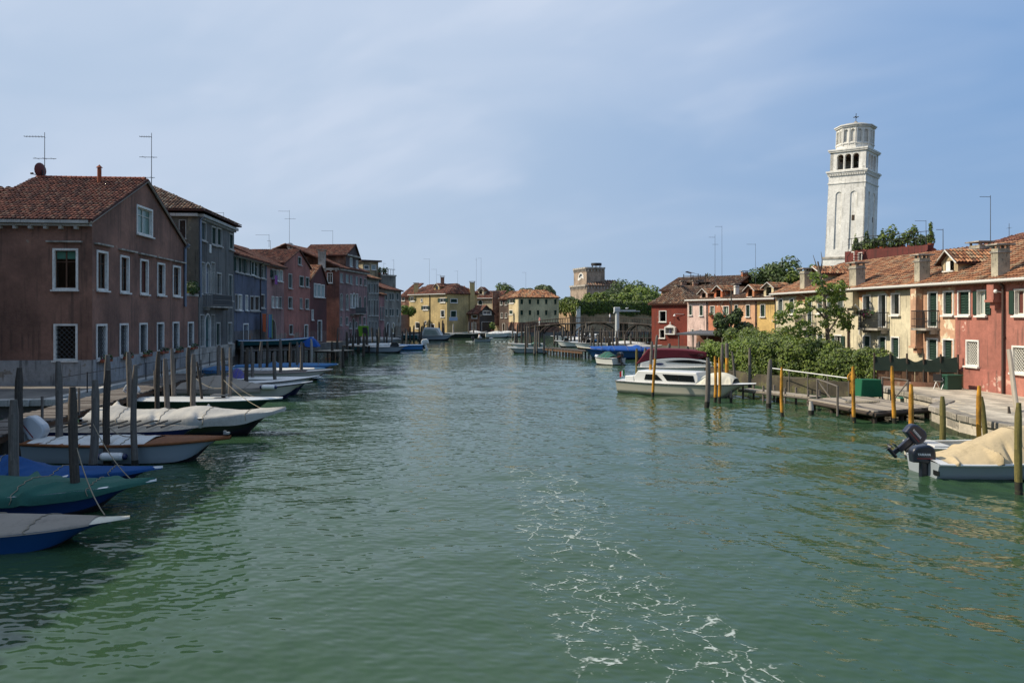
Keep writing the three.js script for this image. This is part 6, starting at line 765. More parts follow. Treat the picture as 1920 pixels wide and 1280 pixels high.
  q = far('white launch with a raised windscreen at the bend', 722, 97, 5.4, 0.0, { B: 1.9, free: 0.7, bow: 0.1, hull: BC.grey, deckMat: BC.white }); obj('windscreen', extrude(poly([[0, 0], [1.1, 0], [0.9, 0.5], [0.2, 0.5]]), 1.3, -0.65), M.darkPanel, q.T).position.set(0.6, 0.75, 0);
  q = far('white boat with a long flat cover at the bend', 702, 103, 6.6, 0.0, { B: 2, free: 0.7, bow: 0.1, hull: BC.teal, strake: BC.white }); cov(q.T, tarp(q.h, 0.02, 0.95, humps([0.5, 0.6, 0.25]), { seed: 41 }), FC.white);
  q = far('steel blue boat with a white outboard beyond the white launch', 757, 104, 5.0, Math.PI - 0.1, { B: 1.9, free: 0.62, bow: 0.2, hull: BC.sky, deckMat: BC.sky }); outboard(q.T, -2.6, 0.7, 0, 1.2, 0.3, '#d5d5d0');
  q = far('low grey covered boat against the bend piles', 700, 118, 8, 0.05, { B: 2.2, free: 0.9, bow: 0.1, hull: BC.grey }); cov(q.T, tarp(q.h, 0.02, 0.97, humps([0.5, 0.5, 0.5]), { seed: 43 }), FC.grey);
  q = far('cabin boat with a clear canvas canopy by the ochre house', 818, 143, 6.6, -0.25, { B: 2.2, free: 0.8, bow: 0.3, hull: BC.grey, deckMat: BC.white }); obj('canopy', extrude(poly([[-2.6, 0], [1.2, 0], [0.3, 1.4], [-2.0, 1.5]]), 1.6, -0.8, 0.08), FC.white, q.T).position.y = 0.75; obj('canopy_window', extrude(poly([[-2.2, 0.2], [0.7, 0.2], [0.1, 1.1], [-1.9, 1.2]]), 1.82, -0.91), M.glass, q.T).position.y = 0.75;
  [[848, 163, 9, 'teal', 'green cargo boat under the ochre house wall'], [885, 160, 9, 'black', 'long black cargo boat before the boat shed'], [908, 163, 6, 'brown', 'dark red cargo boat at the boat shed slip'], [772, 150, 6, 'teal', 'teal covered boat by the garden wall']].forEach(([px, t, L, hu, lab]) => { q = far(lab, px, t, L, 0.05, { B: 2.2, free: 0.8, bow: 0.3, hull: BC[hu], strake: BC.white, open: true }); });
  [[935, 160, 5.5, 'white speedboat at the brown brick house'], [957, 163, 6.6, 'white cruiser with fenders by the cream hipped house'], [893, 166, 4.5, 'small white covered boat before the boat shed']].forEach(([px, t, L, lab], k) => { q = far(lab, px, t, L, 0.1, { B: 2.1, free: 0.8, bow: 0.3, hull: BC.white }); cov(q.T, tarp(q.h, 0.1, 0.7, humps([0.4, 0.3, 0.6]), { seed: 50 + k }), FC.white); });
}
// ---------------------------------------------------------------- people: one continuous body each
function person(name, label, [x, y, z], turn, J, mats, s = 1) { // J: bones [a, b, ra, rb] in metres about the feet
  const T = thing(name, label, 'person', [x, y, z], turn), res = 44, mc = new MarchingCubes(res, M.iron, false, false, 40000), S = 1.1, c = [0, 0.9, 0]; mc.isolation = 0;
  const cap = (p, [a, b, ra, rb]) => { const d = [b[0] - a[0], b[1] - a[1], b[2] - a[2]], e = [p[0] - a[0], p[1] - a[1], p[2] - a[2]], L = d[0] ** 2 + d[1] ** 2 + d[2] ** 2, t = clamp((e[0] * d[0] + e[1] * d[1] + e[2] * d[2]) / L); return Math.hypot(e[0] - d[0] * t, e[1] - d[1] * t, e[2] - d[2] * t) - lerp(ra, rb, t); };
  for (let k = 0; k < res; k++) for (let j = 0; j < res; j++) for (let i = 0; i < res; i++) { const p = [((i - res / 2) / (res / 2)) * S + c[0], ((j - res / 2) / (res / 2)) * S + c[1], ((k - res / 2) / (res / 2)) * S + c[2]]; let a = 0; for (const b of J) a += Math.exp(-24 * cap(p, b)); mc.field[i + j * res + k * res * res] = Math.log(a) / 24; }
  mc.update(); const n = mc.count ?? mc.geometry.drawRange.count, g = new THREE.BufferGeometry(), pos = mc.positionArray.slice(0, n * 3), nor = mc.normalArray.slice(0, n * 3), col = new Float32Array(n * 3); for (let i = 0; i < n; i++) { for (let q = 0; q < 3; q++) pos[i * 3 + q] = pos[i * 3 + q] * S + c[q]; const m = mats(pos[i * 3], pos[i * 3 + 1], pos[i * 3 + 2]); col.set(m, i * 3); }
  g.setAttribute('position', new THREE.BufferAttribute(pos, 3)); g.setAttribute('normal', new THREE.BufferAttribute(nor, 3)); g.setAttribute('color', new THREE.BufferAttribute(col, 3)); g.setAttribute('uv', new THREE.BufferAttribute(new Float32Array(n * 2), 2));
  obj('body', g, new THREE.MeshStandardMaterial({ vertexColors: true, roughness: 0.85, side: THREE.DoubleSide }), T); T.scale.setScalar(s); return T;
}
const SK = [.42, .26, .18], standing = [[[0, 1.62, 0], [0, 1.68, 0.02], .1, .11], [[0, 1.45, 0], [0, 1.58, 0], .06, .06], [[-.14, 1.4, 0], [.14, 1.4, 0], .09, .09], [[0, 1.35, 0], [0, .98, 0], .15, .14], [[.2, 1.38, 0], [.26, 1.1, .02], .06, .05], [[.26, 1.1, .02], [.22, .86, .12], .05, .035], [[-.2, 1.38, 0], [-.26, 1.1, .02], .06, .05], [[-.26, 1.1, .02], [-.2, .86, .12], .05, .035], [[.09, .95, 0], [.11, .5, .03], .09, .065], [[.11, .5, .03], [.11, .08, -.03], .06, .04], [[-.09, .95, 0], [-.11, .5, .06], .09, .065], [[-.11, .5, .06], [-.11, .08, .03], .06, .04], [[.11, .04, -.04], [.12, .04, .12], .04, .035], [[-.11, .04, 0], [-.12, .04, .17], .04, .035]];
const seated = [[[0, 1.2, 0], [0, 1.26, 0.02], .1, .11], [[0, 1.02, 0], [0, 1.15, 0], .06, .06], [[-.14, .98, 0], [.14, .98, 0], .09, .09], [[0, .95, 0], [0, .55, -.02], .15, .15], [[.2, .96, 0], [.28, .7, .05], .06, .05], [[.28, .7, .05], [.2, .6, .28], .05, .035], [[-.2, .96, 0], [-.3, .72, -.05], .06, .05], [[-.3, .72, -.05], [-.2, .6, -.3], .05, .035], [[.09, .52, 0], [.13, .5, .42], .1, .07], [[.13, .5, .42], [.13, .1, .45], .065, .04], [[-.09, .52, 0], [-.13, .5, .42], .1, .07], [[-.13, .5, .42], [-.13, .1, .45], .065, .04], [[.13, .06, .42], [.13, .05, .58], .04, .035], [[-.13, .06, .42], [-.13, .05, .58], .04, .035]];
{
  const wears = (top, leg, neck, hip) => (x, y, z) => y > neck + 0.16 ? [.05, .03, .02] : y > neck ? SK : Math.abs(x) > 0.235 && y < neck - 0.42 ? SK : y > hip ? top : leg;
  const dg = at(907, 136), D = boat('dinghy', 'grey motor dinghy under way leaving a short wake', 'boat', dg, 0.15, { L: 3.4, B: 1.5, free: 0.42, bow: 0.25, hull: BC.grey, open: true, rake: 0.5 }); outboard(D.T, -1.75, 0.5, 0, 0.7, 0, '#23262a'); person('person', 'person in a pale shirt seated at the stern of the dinghy', [dg[0] - 0.75, 0.12, dg[1]], Math.PI / 2, seated, wears([.6, .6, .58], [.06, .07, .1], 1.04, 0.56));
  const wk = obj('wake', grid(24, 6, (u, v) => { const x = dg[0] - 1.9 - u * 0.2 + (u < 0.3 ? 0 : 0) - u * 1.0, z = dg[1] + (v - 0.5) * (0.9 + u * 0.8); return [x + (v - 0.5) * 0.1, 0.03 + 0.07 * (1 - u) * Math.sin(v * Math.PI), z]; }), flatMat('#cfd6d2', 0.9, { side: THREE.DoubleSide })); tag(wk, 'white churned water behind the motor dinghy', 'wake', null, 'stuff');
  const wk2 = obj('wake', grid(40, 4, (u, v) => { const x = dg[0] + 1.9 + u * 3.6; return [x, 0.02 + 0.02 * Math.sin(u * 30 + v * 4), dg[1] + 0.4 + (v - 0.5) * (0.35 * (1 - u) + 0.05)]; }), flatMat('#b7c4c0', 0.8, { side: THREE.DoubleSide })); tag(wk2, 'thin white bow wave trailing from the motor dinghy', 'wake', null, 'stuff');
  const B = scene.children.find(o => o.name === 'footbridge'), b0 = at(985, 160), b1 = at(1240, 150), onB = (px) => { const m = meet(px, b0, b1), d = dirOf(px), s = m.u / Math.hypot(b1[0] - b0[0], b1[1] - b0[1]), y = 1.9 + 1.15 * (1 - Math.pow(2 * s - 1.12, 2) * 0.75); return [d[0] * m.t + 0.05, y + 0.1, d[1] * m.t - 1.3]; };
  person('person', 'person in a white top walking over the footbridge crown', onB(1146), 1.2, standing, wears([.7, .7, .7], [.08, .09, .14], 1.5, 0.95)); person('person', 'person in a red and white top on the footbridge end', onB(1013), -1.2, standing, wears([.5, .2, .18], [.5, .5, .48], 1.5, 0.95));
}
{ // eastern moorings
  const at45 = (px, py) => gp(px, py);
  { // white launch lying askew
    const s = gp(1172.5, 733), T = boat('motorboat', 'long white cabin launch with a cream tent and flag astern', 'boat', [s[0] + 2.95, s[1] + 2.75], -0.75, { L: 8.1, B: 2.5, free: 0.66, bow: 0.2, stern: 0.92, hull: BC.offwhite, bottom: BC.offwhite, strake: BC.black, strakeR: 0.03, deckMat: BC.white, rake: 1.6, wl: 0.3 }), b = T.T;
    obj('coachroof', extrude(poly([[-2.9, 0], [1.2, 0], [0.9, 0.62], [-2.7, 0.6], [-2.95, 0.3]]), 1.5, -0.75, 0.06), BC.white, b).position.y = 0.69; obj('cabin_window', extrude(poly([[-2.3, 0.14], [-1.15, 0.14], [-1.5, 0.46], [-2.2, 0.46]]), 1.68, -0.84), M.darkPanel, b).position.y = 0.7; obj('cabin_window', extrude(poly([[-0.85, 0.14], [0.85, 0.14], [0.75, 0.5], [-1.15, 0.5]]), 1.68, -0.84), M.darkPanel, b).position.y = 0.7; 
    obj('tent', tarp(T.h, 0.62, 0.86, s2 => 0.62 * Math.sin(clamp((s2 - 0.6) / 0.28) * Math.PI) ** 0.5, { skirt: 0.03, seed: 61, folds: 0.05, over: 0.85, flat: 3 }), FC.cream, b); obj('stern_box', rbox(0.6, 0.3, 1.6, 0.05, -3.3, 0.86, 0), BC.white, b);
    obj('flagstaff', bar([-3.95, 0.68, 0], [-4.1, 1.4, 0], 0.015, 5), M.steel, b); obj('flag', grid(9, 6, (u, v) => [-4.08 + u * -0.1, 0.95 + v * 0.35 - u * 0.12, u * 0.4 + 0.04 * Math.sin(u * 9), u, v]), new THREE.MeshStandardMaterial({ map: texture(48, i => i < 16 ? [0.05, 0.4, 0.18] : i < 32 ? [0.85, 0.85, 0.82] : [0.7, 0.1, 0.12]), side: THREE.DoubleSide }), b); obj('stern_drive', [rbox(0.4, 0.25, 0.3, 0.05, -4.25, 0.1, 0)], M.black, b);
  }
  { // cruiser with a maroon canopy
    const s = gp(1203, 706), T = boat('cabin_cruiser', 'white cabin cruiser with a maroon canvas canopy', 'boat', [s[0] + 3.5, s[1] + 1.0], -0.3, { L: 7.8, B: 2.6, free: 0.72, bow: 0.4, stern: 0.95, hull: BC.white, bottom: BC.white, strake: BC.black, strakeR: 0.025, deckMat: BC.white, rake: 1.8, wl: 0.3 }), b = T.T;
    obj('superstructure', extrude((() => { const p = new THREE.Shape(); p.moveTo(-3.6, 0); p.lineTo(3.0, 0.1); p.quadraticCurveTo(1.8, 0.55, 0.6, 0.95); p.quadraticCurveTo(-1.2, 1.35, -2.8, 0.85); p.lineTo(-3.6, 0.55); p.closePath(); return p; })(), 1.7, -0.85, 0.12), BC.white, b); obj('cabin_window', extrude((() => { const p = new THREE.Shape(); p.moveTo(-1.9, 0.75); p.quadraticCurveTo(-0.4, 1.2, 0.7, 0.78); p.lineTo(1.5, 0.5); p.lineTo(-0.6, 0.62); p.closePath(); return p; })(), 2.0, -1.0), M.darkPanel, b);
    obj('canopy', extrude((() => { const p = new THREE.Shape(); p.moveTo(-3.9, 0.5); p.lineTo(-2.9, 1.05); p.quadraticCurveTo(-1.0, 1.5, 0.4, 1.15); p.lineTo(1.1, 1.5); p.lineTo(0.95, 1.85); p.quadraticCurveTo(-1, 2.3, -3.1, 2.1); p.closePath(); return p; })(), 1.7, -0.85, 0.12), FC.maroon, b); obj('canopy_window', extrude(poly([[0.1, 1.3], [0.9, 1.45], [0.8, 1.75], [-0.3, 1.75]]), 1.98, -0.99), M.glass, b); obj('porthole', [new THREE.CylinderGeometry(0.14, 0.14, 2.0, 12).rotateX(Math.PI / 2).scale(2.2, 1, 1).translate(-2.3, 0.45, 0)], BC.navy, b); for (const m of b.children) if (['superstructure', 'cabin_window', 'canopy', 'canopy_window', 'porthole'].includes(m.name)) { m.scale.y = 0.6; m.position.y = 0.74; }
    obj('bow_rail', [1, -1].map(sd => tube([[1.6, 1.35, sd * 0.9], [2.8, 1.45, sd * 0.6], [3.8, 1.5, 0]], 0.025, 14, 5)), M.steel, b);
  }
  { // tarpaulin boat near the quay with its outboard, and a second one
    const s = gp(1785, 905), T = boat('motorboat', 'white runabout under a sand coloured tarpaulin', 'boat', [s[0] + 2.3, s[1] - 0.95], -0.06, { L: 4.9, B: 1.95, free: 0.42, bow: 0.3, stern: 0.9, hull: BC.grey, bottom: BC.antiBlue, strake: BC.white, strakeR: 0.04, deckMat: BC.white, rake: 0.9, wl: 0.32, draft: 0.22 }), b = T.T;
    obj('cover', tarp(T.h, 0.06, 0.97, s3 => 0.06 + 0.78 * Math.min(clamp((s3 - 0.08) / 0.42), 1, clamp((1.02 - s3) / 0.22)), { skirt: 0.06, seed: 83, folds: 0.13, tent: true, over: 0.97 }), FC.beige, b); lash(b, b.children.at(-1).geometry, [0.5, 0.72]); outboard(b, -2.42, 0.42, 0.25, 0.86, 0.03, '#161a26', { text: 'YAMAHA' }); obj('registration_plate', [box(0.02, 0.13, 0.3, -2.47, 0.2, 0.75)], M.black, b);
    const p = gp(1742, 868), T2 = boat('motorboat', 'small white boat with its outboard tilted up beside the sand tarpaulin', 'boat', [p[0] + 2.1, p[1] - 0.6], -0.1, { L: 4.2, B: 1.6, free: 0.42, bow: 0.2, stern: 0.9, hull: BC.offwhite, strake: BC.white, open: true, deckMat: BC.white, rake: 0.6, inside: BC.white }); outboard(T2.T, -2.1, 0.5, 0, 0.86, 0.85, '#141a2e', { text: 'YAMAHA' }); obj('bench', rbox(0.5, 0.12, 1.2, 0.03, -1.5, 0.45, 0), BC.white, T2.T);
  }
  const far = (label, px, py, L, turn, spec, name = 'motorboat') => { const b = gp(px, py); return boat(name, label, 'boat', b, turn, { L, ...spec }, 'boats around the pile moorings'); }; let q;
  q = far('slim pale grey boat at the end of the long jetty', 988, 662, 4.8, Math.PI + 0.05, { B: 1.6, free: 0.6, bow: 0.12, hull: BC.grey, strake: BC.white, open: true }); q = far('white boat with a green cloth behind the slim grey boat', 985, 655, 4.6, Math.PI, { B: 1.8, free: 0.7, bow: 0.1, hull: BC.white, strake: BC.brown }); cov(q.T, tarp(q.h, 0.05, 0.35, humps([0.2, 0.1, 0.4]), { seed: 3 }), FC.green);
  q = far('large blue boat under a royal blue tarpaulin', 1152, 673, 7.8, Math.PI - 0.05, { B: 2.3, free: 0.95, bow: 0.3, hull: BC.blue, strake: flatMat('#8a7a5a'), bottom: BC.blue, deckMat: FC.cream, rake: 1.5 }); cov(q.T, tarp(q.h, 0.02, 0.83, humps([0.4, 0.5, 0.45], [0.2, 0.1, 0.6]), { skirt: 0.15, seed: 91 }), FC.royal); fender(q.T, -1.5, 0.5, 1.15);
  q = far('small white motorboat with a dark green cover, stern outward', 1138, 683, 3.6, 2.0, { B: 1.75, free: 0.6, bow: 0.2, stern: 0.92, hull: BC.white, strake: BC.black }); cov(q.T, tarp(q.h, 0.2, 0.75, humps([0.45, 0.25, 0.7]), { seed: 95, skirt: 0.02, over: 0.8 }), FC.green); outboard(q.T, -1.9, 0.65, 0, 0.9, 0.35, '#141416');
  [[1070, 651, 4.6, 'white', 'white tender inside the long jetty'], [1090, 646, 5.2, 'white', 'white boat with grey seats among the piles'], [1112, 655, 6, 'white', 'flat white boat behind the royal blue tarpaulin'], [1180, 655, 6.5, 'offwhite', 'off white boat close to the crane foot'], [1128, 641, 5, 'sky', 'pale blue boat deep among the mooring piles'], [1205, 662, 5, 'white', 'white boat behind the olive mooring pole'], [1062, 640, 5.4, 'white', 'covered white boat under the footbridge'], [1110, 636, 6, 'navy', 'navy boat under the footbridge arch']].forEach(([px, py, L, c, lab], k) => { q = far(lab, px, py, L, (k % 2 ? 0.1 : Math.PI - 0.15), { B: 2, free: 0.75, bow: 0.2, hull: BC[c], strake: BC.black }); if (k % 2) obj('cover', tarp(q.h, 0.1, 0.8, humps([0.4, 0.3, 0.45]), { seed: 100 + k }), k === 5 ? FC.grey : FC.white, q.T); else obj('windscreen', extrude(poly([[0, 0], [0.7, 0], [0.5, 0.45], [0.1, 0.45]]), 1.2, -0.6), M.darkPanel, q.T).position.set(0.3, 0.85, 0); });
}
// ---------------------------------------------------------------- mooring poles
const poleMats = { grey: wood('#4b4640', '#7b736a', 1.1), dark: wood('#332d27', '#5b5248', 1.1), pale: wood('#8f8a80', '#b7b1a4', 1.1), olive: M.olivePaint, yellow: M.yellowPaint }, poleR = R(404), wetWood = plaster('#23221a', { peel: 0.3, peelHex: '#33351f', streak: 0.3, blotch: 0.4, tile: 1 });
const shortLabel = (x, z) => { let b = null, m = 1e9; for (const o of scene.children) if (o.userData.category === 'boat') { const d = Math.hypot(o.position.x - x, o.position.z - z); if (d < m) { m = d; b = o; } } let w = b.userData.label.split(',')[0].split(' '); if (w.length > 10) w = b.userData.label.split(',')[0].split(' with ')[0].split(' '); return w.slice(0, 10).join(' '); };
function pole(px, top, base, w, kind, label, group, lean = 0, two) { // pixel column, tip row, waterline row, width in pixels
  const t = depthOf(base), p = at(px, t), h = heightAt(top, t), r = clamp(w / 2 / F * t, 0.06, 0.17); if (label.endsWith('*')) label = label.slice(0, -1) + shortLabel(p[0], p[1]); const T = thing('mooring_pole', label, 'mooring pole', [p[0], 0, p[1]], poleR() * 6.28, group), bx = (poleR() - 0.5) * 0.08 * h / 2, bz = (poleR() - 0.5) * 0.05, dx = lean, seed = Math.floor(poleR() * 99), cone = 0.06 + poleR() * 0.16, K = 9;
  T.rotation.y = 0; const shape = (y0, y1, grow) => grid(K, 10, (u, v) => { const y = lerp(y0, y1, v), s = y / h, a = u * 6.2832, tip = clamp((h - y) / cone), rr = (r * (1.06 - 0.12 * s) * (0.9 + 0.2 * vnoise(((u * K) % K), y * 1.5, seed, K)) * (0.66 + 0.34 * Math.sqrt(tip))) * grow; return [dx * y / h + bx * Math.sin(Math.PI * clamp(s)) + Math.cos(a) * rr, y, bz * Math.sin(Math.PI * clamp(s)) + Math.sin(a) * rr, u * 6.28 * r, y]; });
  const topCap = (y, k) => new THREE.CircleGeometry(r * 0.72 * k, K).rotateX(-Math.PI / 2).translate(dx, y, 0);
  if (two) { obj('shaft', shape(-1.4, h * two, 1), poleMats[kind], T); obj('upper_shaft', [shape(h * two, h, 1), topCap(h, 0.82)], poleMats.grey, T); } else obj('shaft', [shape(-1.4, h, 1), topCap(h, 0.82)], poleMats[kind], T);
  obj('wet_band', shape(-0.5, 0.2 + poleR() * 0.12, 1.025), wetWood, T); return T;
}
{
  const west = 'poles along the boardwalk', L1 = 'weathered timber pole beside the *';
  [[28, 749, 947, 18], [38, 689, 865, 14], [109, 677, 861, 13], [121, 664, 742, 11], [143, 725, 959, 17], [172, 712, 888, 15], [195, 665, 830, 12], [201, 694, 871, 13], [242, 660, 795, 11], [253, 684, 875, 11], [295, 658, 778, 9], [314.5, 672, 808, 10], [326, 653, 765, 8], [356, 651, 755, 8], [362, 664, 803, 10], [410, 647, 735, 7], [418, 652, 770, 8], [428, 651, 765, 7], [451, 640, 695, 7], [462, 651, 746, 7.5], [473, 650, 725, 6], [487, 640, 706, 6], [499, 640, 701, 5.5], [515.6, 661, 731, 7], [524.5, 636, 713, 6], [542, 642, 704, 5], [556, 641, 698, 5], [564, 641, 707, 6], [569, 642, 692, 5]].forEach(([x, a, b, w], i) => pole(x, a, b, w, i % 3 === 1 ? 'dark' : 'grey', L1, west, (poleR() - 0.5) * 0.24));
  pole(380, 678, 772, 5, 'dark', 'thin leaning reddish stake between the covered launches', null, -0.28); pole(583, 635, 690, 5, 'pale', 'pale smooth post beside the blue tarpaulin', null);
  const L2 = 'dark timber pole in the crowd of poles at the bend'; const r = R(55); [[622, 640, 676], [632, 636, 672], [643, 650, 690], [650, 622, 672], [661, 628, 668], [671, 616, 660], [681, 625, 670], [688, 618, 660]].forEach(([x, a, b]) => pole(x, a, b, 5, 'dark', L2, 'poles at the bend')); for (let k = 0; k < 26; k++) { const x = 604 + r() * 160, b = 640 + r() * 14; pole(x, b - 26 - r() * 14, b, 3.2, r() < 0.25 ? 'grey' : 'dark', L2, 'poles at the bend', (r() - 0.5) * 0.3); }
  pole(707, 625, 664, 5, 'dark', 'dark post standing off the white launch with windscreen', null); [[769, 612, 641], [776, 610, 640], [786, 606, 641], [790, 612, 645], [795, 604, 638], [823, 603, 636], [830, 600, 634], [832, 606, 638]].forEach(([x, a, b]) => pole(x, a, b, 3.2, 'dark', 'slim dark pole before the yellow ochre house', 'poles before the ochre house'));
  pole(850, 607, 632, 3.4, 'pale', 'teal and pale slim pole before the boat shed', null); [[879, 603, 633], [888, 602, 632], [952, 610, 632], [961, 612, 634]].forEach(([x, a, b]) => pole(x, a, b, 3, 'grey', 'slim grey pole before the boat shed and brown house', 'poles at the shed'));
  const L3 = 'grey timber pole in the crowd of poles before the footbridge', g3 = 'poles before the footbridge'; [[966, 625, 651], [969, 607, 651], [978, 608, 650], [985, 608, 665], [989, 611, 660], [993, 608, 647], [1002, 609, 666], [996, 627, 654], [1007, 620, 663], [1011, 620, 657], [1020, 625, 666], [1040, 619, 648], [1045, 622, 648], [1055, 611, 648], [1064, 621, 650], [1071, 620, 651], [1077, 612, 650], [1086, 615, 653], [1090, 618, 655], [1100, 631, 652], [1121.5, 628, 660], [1131, 617, 649], [1141, 622, 660], [1150, 619, 668], [1158, 636, 672]].forEach(([x, a, b]) => pole(x, a, b, 3.6, r() < 0.4 ? 'grey' : 'dark', L3, g3, (r() - 0.5) * 0.25)); for (let k = 0; k < 44; k++) { const x = 1092 + r() * 132, b = 640 + r() * 20; pole(x, b - 24 - r() * 14, b, 3.2, r() < 0.5 ? 'grey' : 'dark', L3, g3, (r() - 0.5) * 0.4); }
  const gE = 'yellow poles of the eastern moorings', LY = 'yellow painted pole beside the *', LG = 'grey timber pole beside the *', gG = 'grey poles of the eastern moorings', LO = 'olive green pole beside the *', gO = 'olive poles of the eastern moorings';
  [[1219.5, 640, 735, 5.5, 0.1, 0.55], [1224, 628, 745, 5, 0.25, 0.62], [1341, 667.5, 753, 5.5, 0], [1349, 670, 754, 5.5, 0], [1360, 643, 742, 7, 0.1, 0.72], [1467.5, 688, 783, 6, -0.03, 0, 'yellow painted pole standing alone off the narrow gangplank'], [1602, 687, 791, 7, -0.05, 0, 'yellow painted pole in front of the green covered chest'], [1678, 686, 793, 7, -0.12, 0, 'yellow painted pole before the railing of the timber landing'], [1709, 720, 832, 9, 0, 0, 'yellow painted pole behind the tilted outboard'], [1837, 723, 838, 9, 0, 0, 'yellow painted pole against the stone quay behind the sand tarpaulin']].forEach(([x, a, b, w, ln, two, lab]) => pole(x, a, b, w, 'yellow', lab || LY, gE, ln, two));
  [[1208, 652, 702, 7, 0.1], [1248.5, 644, 699, 8, 0.3], [1289, 649, 698, 8, 0], [1325.6, 670, 765, 9, 0.05], [1355, 645, 735, 6, 0], [1379, 659, 728, 5, -0.2], [1406, 652, 728, 6, 0], [1442, 674, 766, 9, 0.08], [1307, 643, 690, 5, 0], [1313, 640, 694, 6, -0.1], [1371, 732, 753, 5, 0]].forEach(([x, a, b, w, ln]) => pole(x, a, b, w, 'grey', LG, gG, ln));
  [[1194, 653, 707, 5, 0], [1316, 662, 699, 5, 0], [1767.6, 743, 838, 10.5, 0], [1850, 743, 836, 9, -0.18], [1911.5, 755, 922, 13, 0]].forEach(([x, a, b, w, ln]) => pole(x, a, b, w, 'olive', LO, gO, ln));
  for (const [x, a, b] of [[1521, 752, 779], [1461, 740, 752]]) { const p = pole(x, a, b, 9, 'pale', 'short white topped pile beside the timber landing', 'white topped piles'); }
}
{ // western boardwalk, plank by plank
  const a = [-15.2, -25.5], b = [-16.6, -52], B = thing('boardwalk', 'weathered timber boardwalk on piles beside the western quay', 'boardwalk', [a[0], 0, a[1]]), fr = wallFrame(B, b, a), y = 0.85, r = R(2);
  for (let x = 0.15; x < fr.L; x += 0.27) { const m = obj('plank', box(0.25, 0.06, 1.75 + r() * 0.12, 0, 0, -0.85 + (r() - 0.5) * 0.08), r() < 0.4 ? M.darkWood : M.greyWood, B); m.position.set(...fr.pos(x, y + r() * 0.015, 0)); m.rotation.y = fr.turn + (r() - 0.5) * 0.03; }
  for (const z of [-0.1, -1.6]) { const m = obj('beam', box(fr.L, 0.2, 0.14, fr.L / 2, -0.14, z), M.brownWood, B); m.position.set(...fr.pos(0, y, 0)); m.rotation.y = fr.turn; } for (let x = 0.5; x < fr.L; x += 2.1) for (const z of [-0.1, -1.6]) obj('pile', bar(fr.pos(x, -1.5, z), fr.pos(x, y - 0.2, z), 0.13, 7), M.darkWood, B);
  for (let x = 1; x < fr.L; x += 3.2) obj('post', bar(fr.pos(x, y - 0.1, -1.75), fr.pos(x, y + 0.95, -1.75), 0.045, 6), M.greyWood, B);
  for (let z = -38; z > -64; z -= 2.6) { const p = thing('railing_post', 'thin iron railing post along the western quay edge', 'post', [-17.15, G0, z], 0, 'railing posts of the western quay'); obj('shaft', bar([0, 0, 0], [0, 1.0, 0], 0.03, 6), M.iron, p); obj('rail', bar([0, 0.95, 0], [0, 0.95, -2.56], 0.018, 5), M.iron, p); }
  { const tie = (label, px, py, t, x2, b2, h2) => { const p = at(px, t), e = gp(x2, b2); rope(label, [p[0] - 0.3, heightAt(py, t), p[1]], [e[0], h2, e[1]], 0.18); }; tie('mooring rope from the taupe covered bow to a pole', 225, 965, 16.1, 143, 959, 1.5); tie('mooring rope from the sea green tarpaulin bow to a pole', 275, 903, 19, 172, 888, 1.5); tie('mooring rope from the tented canvas bow to a pole', 520, 772, 31, 418, 770, 1.5); tie('mooring rope from the green hulled speedboat to a pole', 515, 752, 38.3, 428, 765, 1.4); }
  rope('mooring rope slung between two poles by the boardwalk', [gp(356, 755)[0], 1.6, gp(356, 755)[1]], [gp(418, 770)[0], 1.1, gp(418, 770)[1]]); rope('mooring rope from the wooden decked launch to its pole', [gp(201, 871)[0], 1.2, gp(201, 871)[1]], [gp(253, 875)[0], 0.95, gp(253, 875)[1]], 0.15);
  const pn = thing('sign_panel', 'lime green panel on posts by the mauve palace landing', 'sign', [gp(681, 660)[0], 0, gp(681, 660)[1]]), t = depthOf(660), y0 = heightAt(630, t), y1 = heightAt(611, t); obj('panel', box(1.3, y1 - y0, 0.08, 0, (y0 + y1) / 2, 0), flatMat('#5f8f12', 0.7), pn); obj('dark_box', box(0.55, 0.7, 0.2, 0.2, (y0 + y1) / 2 + 0.1, 0.16), M.iron, pn); for (const x of [-0.5, 0.5]) obj('post', bar([x, -1.5, -0.08], [x, y1, -0.08], 0.06, 6), M.darkWood, pn);
  const sg = thing('street_sign', 'small white square sign at the corner of the brown house', 'sign', [at(8, 42.8)[0], heightAt(672, 42.8), at(8, 42.8)[1] + 0.06]); obj('plate', box(0.4, 0.45, 0.03, 0, 0.22, 0), M.trimGrey, sg); obj('mark', box(0.1, 0.2, 0.01, 0, 0.24, 0.021), M.iron, sg); obj('fixing', box(0.05, 0.05, 0.2, 0, 0.2, -0.1), M.iron, sg);
}
